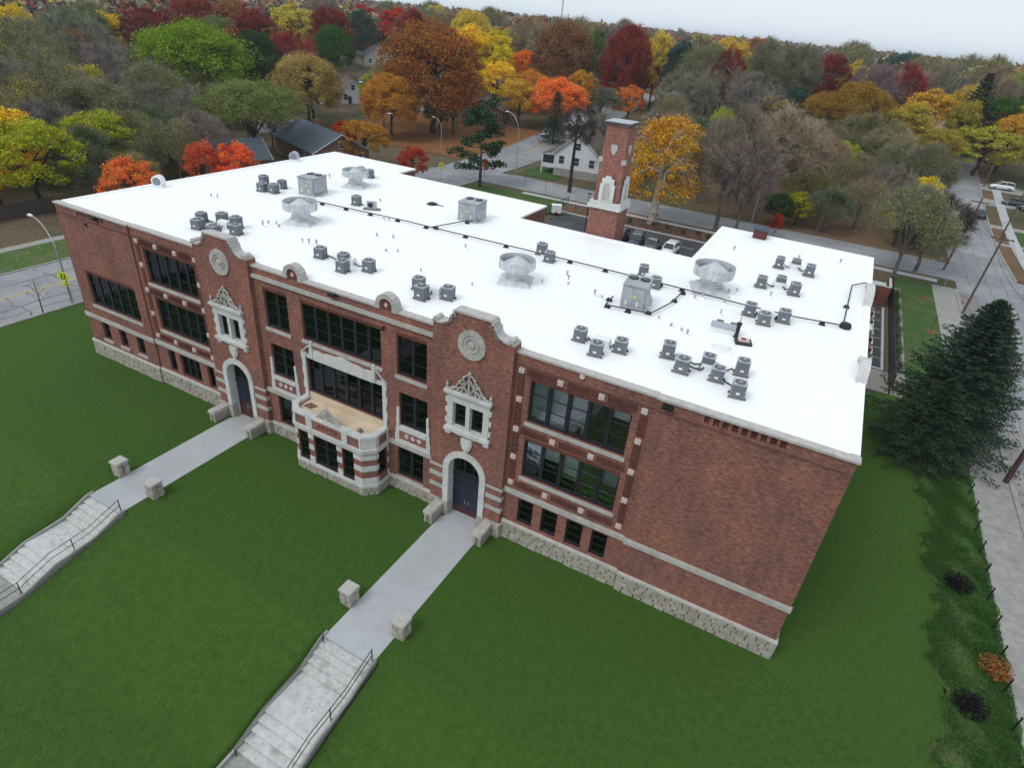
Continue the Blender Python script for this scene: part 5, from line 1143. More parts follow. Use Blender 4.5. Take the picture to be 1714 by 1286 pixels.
q = MB(); q.box(-1.3, -.5, .35, 1.2, .5, .44); q.tube((1.0, 0, .4), (2.0, 0, .42), .05); q.build('chassis', 'black_metal', tr)
PG = 'cars in the east parking bays'
for y, col, lab in ((57.7, 'maroon', 'maroon car in the farthest bay beside the black fence'), (54.6, 'charcoal', 'charcoal car in the second bay from the far end'), (51.8, 'white', 'white car between the charcoal and dark cars by the black fence'), (48.9, 'black', 'black car in the middle of the east bays'), (45.9, 'maroon', 'dark red car in the second bay from the near end'), (43.0, 'black', 'black car in the nearest bay beside the black fence')):
    car(1.7, y, 0, col, lab, 'sedan', group=PG)
car(27.0, 150, math.pi+.05, 'white', 'white crossover in a drive off the right street', 'suv'); car(28.6, 139.5, math.pi, 'dark_green', 'dark sedan parked in the drive nearer than the white crossover', 'sedan'); car(31.2, 137.2, math.pi-.1, 'navy', 'navy car cut off at the right edge of the picture', 'suv')
car(21.6, 127.2, 1.6, 'charcoal', 'dark car parked on the right street under bare branches', 'sedan'); car(20.2, 178.5, 1.6, 'blue', 'blue car parked on the far right street', 'sedan'); car(19.3, 197, 1.6, 'black', 'black car parked farthest up the right street', 'sedan'); car(27, 172, 3.1, 'black', 'black car under the gold tree on the right', 'suv')
car(-76.6, 132, 1.65, 'white', 'white pickup driving up the left street near the dark spruce', 'pickup', L=5.4)
car(-163.5, 152.5, 2.2, 'white', 'white van by the far white house, left of two', 'suv', L=5.4); car(-158.5, 155.5, 2.2, 'white', 'white pickup by the far white house, right of two', 'pickup', L=5.6)
# ================================================================== HOUSES
def house(x, y, rz, w, d, hw, hr, wall, roof, lab, base=.0, cols=2, dormer=False, porch=False, z=None, found=False):
    """w along local x (gable ends at +-x when ridge='x'); ridge runs along local y, gable faces -y"""
    z = hgt(x, y)-.1 if z is None else z
    h = empty('house', (x, y, z), rz, lab, 'house'); q = MB(); b = base
    q2 = MB(); q2.box(-w/2+.05, -d/2+.05, -2.0, w/2-.05, d/2-.05, b-.003); q2.build('foundation', 'old_concrete', h)
    o = [(-w/2, b), (w/2, b), (w/2, b+hw), (0, b+hw+hr), (-w/2, b+hw)]
    q.slab(o, [], (0, -d/2, 0), UX, FRONT, d); q.build('wall', wall, h)
    rf = MB(); th = .18; ov = .45; sl = hr/(w/2)
    for s in (-1, 1):
        xe = s*(w/2+ov); ze = b+hw-ov*sl
        rf.hexa([(0, -d/2-ov, b+hw+hr), (xe, -d/2-ov, ze), (xe, d/2+ov, ze), (0, d/2+ov, b+hw+hr), (0, -d/2-ov, b+hw+hr+th), (xe, -d/2-ov, ze+th), (xe, d/2+ov, ze+th), (0, d/2+ov, b+hw+hr+th)])
    r_ = rf.build('roof', roof, h)
    q = MB(); q.box(.6, d*.15, b+hw+hr*.5, 1.2, d*.15+.6, b+hw+hr+.9); q.build('chimney', 'brick_house', r_)
    ft = MB()
    for s in (-1, 1): ft.path([(s*(w/2+ov), -d/2-ov-.02, b+hw-ov*sl+.05), (0, -d/2-ov-.02, b+hw+hr+.05)], .09, 4)
    ft.build('barge_board', 'siding_white', h)
    def win(cx, cz, ww, hh, face):
        f = MB(); g = MB()
        if face == 'f': f.box(cx-ww/2-.08, -d/2-.05, cz-hh/2-.08, cx+ww/2+.08, -d/2+.02, cz+hh/2+.08); g.box(cx-ww/2, -d/2-.07, cz-hh/2, cx+ww/2, -d/2-.04, cz+hh/2); g2 = (cx-ww/2, -d/2-.08, cz-.03, cx+ww/2, -d/2-.071, cz+.03)
        else:
            s = 1 if face == 'r' else -1; X = s*w/2; a, e = sorted((X-s*.02, X+s*.05)); f.box(a, cx-ww/2-.08, cz-hh/2-.08, e, cx+ww/2+.08, cz+hh/2+.08); a, e = sorted((X+s*.04, X+s*.07)); g.box(a, cx-ww/2, cz-hh/2, e, cx+ww/2, cz+hh/2); a, e = sorted((X+s*.071, X+s*.08)); g2 = (a, cx-ww/2, cz-.03, e, cx+ww/2, cz+.03)
        wo = f.build('window', 'siding_white' if wall != 'siding_white' else 'siding_grey', h); g.build('pane', 'house_glass', wo); m = MB(); m.box(*g2); m.build('glazing_bar', 'siding_white', wo)
    for i in range(cols): win(-w/2+w*(i+.5)/cols, b+hw*.55, 1.0, 1.4, 'f')
    win(0, b+hw+hr*.38, .95, 1.2, 'f')
    for i in range(2):
        for fc in ('r', 'l'): win(-d/4+d/2*i, b+hw*.55, 1.1, 1.3, fc)
    q = MB(); q.box(-w*.12-.5, -d/2-.06, b, -w*.12+.5, -d/2+.02, b+2.0)
    if wall != 'siding_white' or not found: q.build('door', 'door_wood', h)
    if porch:
        q = MB(); q.hexa([(-w/2-3.0, -d/2+.6, b+2.3), (-w/2, -d/2+.6, b+3.1), (-w/2, d/2-1, b+3.1), (-w/2-3.0, d/2-1, b+2.3), (-w/2-3.0, -d/2+.6, b+2.42), (-w/2, -d/2+.6, b+3.22), (-w/2, d/2-1, b+3.22), (-w/2-3.0, d/2-1, b+2.42)]); q.build('porch_roof', roof, h)
        for yy in (-d/2+.7, 0, d/2-1.1): q = MB(); q.box(-w/2-2.9, yy-.12, 0, -w/2-2.66, yy+.12, b+2.35); q.build('porch_post', 'siding_white', h)
        q = MB(); q.box(-w/2-2.95, -d/2+.7, b-.3, -w/2-.01, d/2-1.1, b+.55); q.build('porch_rail', wall, h)
        q = MB(); q.box(-w/2-2.75, -d/2+.78, b+.6, -w/2-.1, -d/2+.82, b+2.2); q.build('porch_screen', 'house_glass', h)
    return h
hs = house(-54.6, 104.6, .12, 9.8, 12, 3.2, 4.0, 'siding_white', 'shingle_brown', 'white gabled house with brown roof and porch, left of the brick chimney tower', 1.6, 3, porch=True, found=True)
q = MB(); q.hexa([(-4.2, -5.9, 0), (-2.2, -5.9, 0), (-2.2, -5.45, 0), (-4.2, -5.45, 0), (-4.2, -5.9, 1.3), (-2.2, -5.9, 1.3), (-2.2, -5.45, 1.5), (-4.2, -5.45, 1.5)]); q.build('cellar_hatch', 'siding_grey', hs)
house(-99.5, 73, 1.18, 11.5, 19, 2.9, 3.0, 'brick_house', 'shingle_blue', 'long brick house with blue-grey roof beyond the rear left roof corner', .3, 3)
house(-101, 52, 1.18+math.pi/2, 9, 11, 2.8, 2.6, 'brick_house', 'shingle_blue', 'blue-grey roofed wing half hidden by the olive tree', .2, 2)
house(-143.2, 132.0, .9, 9, 10, 3.2, 3.2, 'siding_white', 'shingle_brown', 'white gabled house beyond the gold tree', .4, 2)
house(-150.0, 126.0, .9, 9, 8, 2.8, 2.6, 'siding_white', 'shingle_brown', 'low white house joined left of the white gabled one', .3, 2)
house(-176, 186, .95, 13, 9, 3.0, 3.6, 'siding_cream', 'shingle_dark', 'cream house with dark roof on the far slope', .3, 3); house(-171, 193, 1.3, 8, 10, 3.0, 3.2, 'siding_grey', 'shingle_blue', 'grey house right beside the far cream house', .3, 2)
house(-99, 138, .3, 12, 8, 3.0, 2.6, 'brick_house', 'shingle_brown', 'brick house glimpsed behind the coral and orange trees', .3, 3); house(-122, 136, .8, 9, 8, 3, 2.8, 'siding_white', 'shingle_brown', 'pale house behind the big orange tree', .3, 2)
house(-88, 192, .4, 11, 9, 3, 3.2, 'siding_grey', 'shingle_dark', 'grey roofed house between the russet and burgundy crowns', .3, 2)
house(-163, 112, .9, 10, 9, 3, 3, 'siding_white', 'shingle_dark', 'white house glimpsed under the large green and yellow tree', .3, 2); house(-128, 88, 1.0, 9, 8, 3, 2.8, 'siding_white', 'shingle_dark', 'white house behind the grey bare trees at left', .3, 2)
house(-27, 184, .1, 10, 9, 3, 3, 'siding_white', 'shingle_dark', 'white house behind the blue-green evergreen', .3, 2); house(-4, 216, .2, 10, 9, 3, 3, 'siding_white', 'shingle_dark', 'white house far back left of the right street', .3, 2)
house(-18, 172, .0, 10, 9, 3, 3, 'siding_grey', 'shingle_dark', 'grey house among the russet trees', .3, 2)
house(41, 165, 0, 10, 14, 3, 3, 'siding_white', 'shingle_dark', 'white house at the right edge behind the parked cars', .3, 2); house(38, 205, 0, 10, 12, 3, 3, 'siding_cream', 'shingle_brown', 'cream house beyond the gold tree on the right street', .3, 2)
house(20, 262, .1, 10, 10, 3, 3, 'siding_white', 'shingle_brown', 'white house at the far end of the right street', .3, 2)
house(-70, 140, .1, 9, 9, 3, 3, 'siding_white', 'shingle_dark', 'white house behind the dark spruce by the left street', .3, 2)
for k, (y0, y1) in enumerate(((147.5, 152.2), (136.5, 141.0), (121, 123.2), (110, 111.6))):
    sheet('driveway', 'old_concrete', frange(23.15, 44, 6), [y0, (y0+y1)/2, y1], hgt, .04)
mast = empty('radio_mast', (-800, 1720, 0), 0, 'thin far radio mast rising over the tree line', 'mast'); q = MB()
q.tube((0, 0, 0), (0, 0, 128), 2.0, 1.5, 6); q.build('lattice', 'lamp_metal', mast); q = MB(); q.tube((0, 0, 128), (0, 0, 145), .7, .4, 5); q.build('antenna', 'lamp_metal', mast)
# ================================================================== TREES
COLS = {k: tuple(min(.8, c*1.38) for c in v) for k, v in {'olivegrey': (.135, .125, .045), 'greypurple': (.105, .09, .078), 'yellow': (.56, .35, .025), 'burgundy': (.19, .022, .036), 'rust': (.26, .075, .03), 'goldolive': (.30, .22, .035), 'yellowgreen': (.30, .28, .022),
 'green': (.055, .105, .022), 'redorange': (.56, .085, .018), 'coral': (.54, .10, .045), 'tan': (.30, .215, .075), 'greenyellow': (.17, .19, .020), 'darkgreen': (.035, .06, .02), 'gold': (.42, .28, .06), 'bluegreen': (.045, .08, .055),
 'russet': (.25, .062, .022), 'orange': (.47, .165, .035), 'crimson': (.36, .014, .035), 'crimsoncoral': (.52, .05, .042), 'rustamber': (.30, .12, .025), 'amber': (.42, .20, .03), 'russetdark': (.185, .08, .04), 'olive': (.155, .15, .05), 'goldamber': (.47, .215, .025), 'darkbrown': (.06, .048, .042),
 'conifer': (.019, .027, .017), 'pine': (.024, .042, .020), 'mauve': (.145, .105, .072), 'russetamber': (.29, .13, .025)}.items()}
for k_ in ('greypurple', 'mauve', 'pine', 'olivegrey'): COLS[k_] = tuple(c*1.62 for c in COLS[k_])
COLS['conifer'] = tuple(c*2.3 for c in COLS['conifer'])
WORD = {'olivegrey': 'grey-olive thin-leaved', 'greypurple': 'grey leafless', 'yellow': 'bright yellow', 'burgundy': 'burgundy', 'rust': 'rust-red', 'goldolive': 'gold-olive', 'yellowgreen': 'yellow-green', 'green': 'green', 'redorange': 'red-orange', 'coral': 'coral-red', 'tan': 'tan half-bare', 'greenyellow': 'green and yellow', 'darkgreen': 'dark green', 'gold': 'gold', 'bluegreen': 'blue-green', 'russet': 'russet', 'orange': 'orange', 'crimson': 'crimson', 'crimsoncoral': 'coral-red', 'rustamber': 'amber-brown', 'amber': 'amber', 'russetdark': 'dark russet', 'olive': 'olive', 'goldamber': 'golden', 'darkbrown': 'dark leafless', 'conifer': 'dark conifer', 'pine': 'pine', 'mauve': 'mauve-brown leafless', 'russetamber': 'russet-amber'}
def np_mesh(name, verts, faces_n, m, normals=None):
    """verts (N,3) with consecutive faces of faces_n vertices each"""
    me = bpy.data.meshes.new(name); n = len(verts); f = n//faces_n
    me.vertices.add(n); me.vertices.foreach_set('co', np.asarray(verts, np.float32).ravel())
    me.loops.add(n); me.loops.foreach_set('vertex_index', np.arange(n, dtype=np.int32))
    me.polygons.add(f); me.polygons.foreach_set('loop_start', np.arange(0, n, faces_n, dtype=np.int32))
    me.materials.append(MATS[m]); me.update(calc_edges=True); me.validate(); return me
def unit(v): return v/np.maximum(np.linalg.norm(v, axis=-1, keepdims=True), 1e-6)
def leaf_quads(rng, c, size, up=.35, outc=None):
    n = len(c); nv = rng.normal(size=(n, 3)); nv[:, 2] += up
    if outc is not None: nv += .9*unit(c-outc)
    nv = unit(nv); t = unit(np.cross(nv, rng.normal(size=(n, 3)))); b = np.cross(nv, t)
    s = size*rng.uniform(.6, 1.35, (n, 1)); a = s*rng.uniform(.55, .85, (n, 1))
    return np.stack([c-t*s, c-b*a+t*s*.15, c+t*s, c+b*a+t*s*.15], 1).reshape(-1, 3)
def twig_tris(rng, p, d, ln, w):
    n = len(p); d = unit(d); t = unit(np.cross(d, rng.normal(size=(n, 3)))); L = ln*rng.uniform(.5, 1.3, (n, 1))
    return np.stack([p-t*w, p+t*w, p+d*L], 1).reshape(-1, 3)
def skeleton(rng, H, Wd, fork, n1=7, n2=5, n3=4, zc=.62, zr=.40, vase=False, tr=None):
    segs = []; tips = []; tr = tr or H*.024
    top = np.array([rng.uniform(-.3, .3), rng.uniform(-.3, .3), H*fork]); mid = np.array([rng.uniform(-.2, .2), rng.uniform(-.2, .2), H*fork*.5])
    segs += [((0, 0, -.4), mid, tr*1.25, tr), (mid, top, tr, tr*.85)]
    lead = np.array([top[0]*1.5, top[1]*1.5, H*(zc+zr*.6)]); segs.append((top, lead, tr*.8, tr*.25))
    def pt(az, el, f):
        return np.array([math.cos(az)*math.cos(el)*Wd/2*f, math.sin(az)*math.cos(el)*Wd/2*f, H*zc+math.sin(el)*H*zr*f])
    def limb(a, b, r0, r1, sag=.12):
        m = (a+b)/2+rng.normal(size=3)*np.linalg.norm(b-a)*.09; m[2] += np.linalg.norm(b-a)*sag
        segs.append((a, m, r0, (r0+r1)/2)); segs.append((m, b, (r0+r1)/2, r1)); return m
    for i in range(n1):
        az = 2*math.pi*(i+rng.uniform(-.3, .3))/n1; el = rng.uniform(-.35, .9)
        f0 = rng.uniform(.0, .75); a = top*(1-f0)+lead*f0 if not vase else top
        b = pt(az, el, rng.uniform(.5, .68)); m = limb(a, b, tr*rng.uniform(.38, .55), tr*.18, .12 if not vase else .25)
        for j in range(n2):
            a2 = az+rng.uniform(-.75, .75); e2 = el+rng.uniform(-.55, .65); b2 = pt(a2, e2, rng.uniform(.72, .92)); s = b if rng.random() < .6 else m
            m2 = limb(s, b2, tr*.16, tr*.07, .06)
            for k in range(n3):
                b3 = pt(a2+rng.uniform(-.4, .4), e2+rng.uniform(-.35, .4), rng.uniform(.85, 1.03)); s3 = b2 if rng.random() < .6 else m2
                segs.append((s3, b3, tr*.06, tr*.02)); tips.append((s3, b3))
    return segs, tips
def trunk_mesh(name, segs, m, minr=0.0):
    q = MB()
    for a, b, r0, r1 in segs:
        if r0 >= minr: q.tube(a, b, r0, r1, 6 if r0 > .12 else 4 if r0 > .05 else 3, cap=False)
    return q.mesh(name, m, True)
PROTO = {}
def make_leafy(seed, H, Wd, nclump, nleaf, size, fork=.28, zc=.60, zr=.41, thin=0., vase=False, tm='trunk_dark', shell=.6, twigs=0, trs=1.0):
    rng = np.random.default_rng(seed); segs, tips = skeleton(rng, H, Wd, fork, zc=zc, zr=zr, vase=vase, tr=H*.024*trs)
    d = unit(rng.normal(size=(nclump, 3))); d[:, 2] = np.where(d[:, 2] < -.55, -d[:, 2], d[:, 2]); d = unit(d)
    lob = unit(rng.normal(size=(6, 3))); amp = 1+.20*np.max(d@lob.T, 1)-.16
    rad = (shell+(1-shell)*rng.random(nclump)**.6)*amp
    prof = np.where(d[:, 2] > 0, 1-.10*d[:, 2], 1-.15*np.abs(d[:, 2]))
    c = d*rad[:, None]*np.array([Wd/2, Wd/2, H*zr])*prof[:, None]; c[:, 2] += H*zc
    if thin: c = np.concatenate([c[:int(nclump*(1-thin))], np.array([t[1] for t in tips])[rng.integers(0, len(tips), int(nclump*thin))]])
    cr = Wd*.075*rng.uniform(.5, 1.6, len(c)); k = nleaf//len(c)
    P = (c[:, None, :]+unit(rng.normal(size=(len(c), k, 3)))*(cr[:, None, None]*rng.random((len(c), k, 1))**.45)*np.array([1.15, 1.15, .8])).reshape(-1, 3)
    V = leaf_quads(rng, P, size, outc=np.array([0, 0, H*zc*.8]))
    tm_ = trunk_mesh('trunk', segs, tm); cm = np_mesh('crown', V, 4, 'leaves'); return dict(parts=[('trunk', tm_), ('crown', cm)], H=H, W=Wd)
def make_bare(seed, H, Wd, ntw, nleaf=0, fork=.3, tm='trunk_grey', size=.16, zc=.60, zr=.42):
    rng = np.random.default_rng(seed); segs, tips = skeleton(rng, H, Wd, fork, 9, 6, 5, zc=zc, zr=zr)
    idx = rng.integers(0, len(tips), ntw); a = np.array([t[0] for t in tips])[idx]; b = np.array([t[1] for t in tips])[idx]
    f = rng.uniform(.2, 1, (ntw, 1)); p = a+(b-a)*f; d = unit(b-a)+rng.normal(size=(ntw, 3))*.55; d[:, 2] += .45
    V = twig_tris(rng, p, d, Wd*.12, .032)
    p2 = p+unit(d)*Wd*.05; V2 = twig_tris(rng, p2, d+rng.normal(size=(ntw, 3))*.7, Wd*.08, .022)
    parts = [('trunk', trunk_mesh('trunk', segs, tm)), ('twigs', np_mesh('twigs', np.concatenate([V, V2]), 3, 'twigs'))]
    if nleaf:
        q = p[rng.integers(0, ntw, nleaf)]+rng.normal(size=(nleaf, 3))*Wd*.05; parts.append(('crown', np_mesh('crown', leaf_quads(rng, q, size), 4, 'leaves')))
    return dict(parts=parts, H=H, W=Wd)
def make_conifer(seed, H, Wd, nwh, nbr, nsp, size, tm='trunk_dark', z0=.06, droop=.25):
    rng = np.random.default_rng(seed); q = MB(); q.tube((0, 0, -.3), (0, 0, H), H*.017, .03, 8); P = []; D = []
    for i in range(nwh):
        f = i/(nwh-1); z = H*(z0+(1-z0)*f**.92); Lm = Wd/2*((1-f)**.8*.97+.03)
        for j in range(nbr):
            az = 2*math.pi*(j+rng.uniform(-.35, .35))/nbr+i*1.1; L = Lm*rng.uniform(.5, 1.18); dr = -droop*(1-f)+.28*f
            for k in range(max(3, int(nsp*(.25+.75*L/(Wd/2))))):
                s = (k+rng.random())/max(3, int(nsp*(.25+.75*L/(Wd/2)))); s = .12+.88*s; w = L*.26*(1-s*.8)
                lat = rng.uniform(-1, 1)*w; r = L*s; zz = z+dr*r+.16*L*s*s+rng.normal()*.05
                P.append((math.cos(az)*r-math.sin(az)*lat, math.sin(az)*r+math.cos(az)*lat, zz)); D.append((math.cos(az)*(.8)-math.sin(az)*lat/w*.6, math.sin(az)*.8+math.cos(az)*lat/w*.6, dr+rng.uniform(-.35, .15)))
            if L > .6: q.tube((0, 0, z), (math.cos(az)*L*.8, math.sin(az)*L*.8, z+dr*L*.8+.1*L), .03, .01, 3, cap=False)
    P = np.array(P); D = unit(np.array(D)+rng.normal(size=(len(P), 3))*.25); n = len(P)
    t = unit(np.cross(D, rng.normal(size=(n, 3)))); b = np.cross(D, t); s = size*rng.uniform(.6, 1.4, (n, 1))
    V = np.concatenate([np.stack([P-t*s*.30, P+D*s*.5-t*s*.22, P+D*s*1.2, P+D*s*.5+t*s*.3], 1).reshape(-1, 3), np.stack([P-b*s*.28, P+D*s*.45-b*s*.25, P+D*s*1.05, P+D*s*.45+b*s*.28], 1).reshape(-1, 3)])
    return dict(parts=[('trunk', q.mesh('trunk', tm, True)), ('boughs', np_mesh('boughs', V, 4, 'needles'))], H=H, W=Wd)
def make_pine(seed, H, Wd):
    rng = np.random.default_rng(seed); q = MB(); q.tube((0, 0, -.3), (.2, .1, H*.95), H*.020, .05, 8); C = []
    for i in range(15):
        z = H*(.22+.74*i/14); L = Wd/2*(1.05-.55*i/14)*rng.uniform(.55, 1.1); az = i*2.4+rng.uniform(-.4, .4); e = np.array([math.cos(az)*L, math.sin(az)*L, z+rng.uniform(-.2, .9)]); m = e*.5; m[2] = z+.1
        q.tube((0, 0, z), m, .09, .06, 5, cap=False); q.tube(m, e, .06, .03, 5, cap=False)
        for k in range(5): C.append(e+rng.normal(size=3)*np.array([.75, .75, .35])+np.array([-math.cos(az)*.4*k*.5, -math.sin(az)*.4*k*.5, .2]))
    for k in range(5): C.append(np.array([.2, .1, H*.96])+rng.normal(size=3)*.5)
    C = np.array(C); k = 75; P = (C[:, None, :]+unit(rng.normal(size=(len(C), k, 3)))*rng.random((len(C), k, 1))**.5*np.array([1.05, 1.05, .6])).reshape(-1, 3)
    return dict(parts=[('trunk', q.mesh('trunk', 'trunk_grey', True)), ('boughs', np_mesh('boughs', leaf_quads(rng, P, .20), 4, 'needles'))], H=H, W=Wd)
PROTO['leafy'] = [make_leafy(s, 12, 10, 120, 17000, .125, fork=.17, zc=.555, zr=.45) for s in (1, 2, 3, 4)]
PROTO['round'] = [make_leafy(s, 18, 18, 290, 44000, .16, fork=.13, zc=.535, zr=.475) for s in (11, 12)]
PROTO['sparse'] = [make_bare(s, 13, 12, 3200, 11500, fork=.2, size=.10) for s in (21, 22, 23)]
PROTO['bare'] = [make_bare(s, 14, 12, 5200, 420, fork=.22, size=.12) for s in (31, 32, 33)]
PROTO['barehigh'] = [make_bare(35, 15, 7, 2200, 0, fork=.5, tm='trunk_dark', zc=.76, zr=.24)]
PROTO['vase'] = [make_leafy(41, 14.6, 19, 280, 30000, .135, fork=.30, zc=.66, zr=.31, vase=True, shell=.35)]
PROTO['sycamore'] = [make_leafy(51, 17, 13, 190, 15500, .14, fork=.2, zc=.53, zr=.47, trs=1.7, tm='trunk_white', shell=.6)]
PROTO['conifer'] = [make_conifer(61, 12, 7, 26, 10, 16, .34)]
PROTO['spruce'] = [make_conifer(62, 13, 9.6, 40, 12, 120, .17, droop=.22, z0=.02)]
PROTO['pine'] = [make_pine(71, 13.7, 10)]
def make_sapling(seed):
    rng = np.random.default_rng(seed); q = MB(); q.tube((0, 0, -.2), (.05, 0, 2.6), .035, .012, 5); p = []
    for i in range(12):
        z = 1.0+1.4*i/12; a = i*2.4; L = .75*(1-.5*i/12); e = (math.cos(a)*L*.6, math.sin(a)*L*.6, z+L*.8); q.tube((.02, 0, z), e, .012, .005, 3, cap=False); p += [e]*5
    p = np.array(p); d = rng.normal(size=p.shape); d[:, 2] += .8
    return dict(parts=[('trunk', q.mesh('trunk', 'trunk_dark', True)), ('twigs', np_mesh('twigs', twig_tris(rng, p-d*.05, d, .35, .008), 3, 'twigs'))], H=3.0, W=1.4)
PROTO['sapling'] = [make_sapling(81), make_sapling(82)]
USED = {}
ALL_TREES = []
def place_tree(ty, x, y, H, w, colr, label, group=None, name=None, jitter=.12, zoff=0., cat='tree'):
    pl = PROTO[ty]; k = USED.get(ty, 0); USED[ty] = k+1; pr = pl[k % len(pl)]
    nm = name or {'conifer': 'conifer_tree', 'spruce': 'spruce_tree', 'pine': 'pine_tree', 'bare': 'bare_tree', 'barehigh': 'bare_tree', 'sapling': 'sapling', 'sparse': 'thinning_tree', 'sycamore': 'sycamore_tree'}.get(ty, 'autumn_tree')
    o = empty(nm, (x, y, hgt(x, y)+zoff), R.uniform(0, 6.28), label, cat, group)
    o.scale = (w/pr['W'], w/pr['W'], H/pr['H']); c = COLS[colr]; v = lambda: 1+R.uniform(-jitter, jitter)
    f = v(); cc = (c[0]*v()*f, c[1]*v()*f, c[2]*v()*f, 1)
    for pn, me in pr['parts']:
        p = bpy.data.objects.new(pn, me); COL.objects.link(p); p.parent = o; p.color = cc
        if pn == 'twigs' and ty == 'sparse': p.color = (.21, .18, .15, 1)
    ALL_TREES.append(o); return o
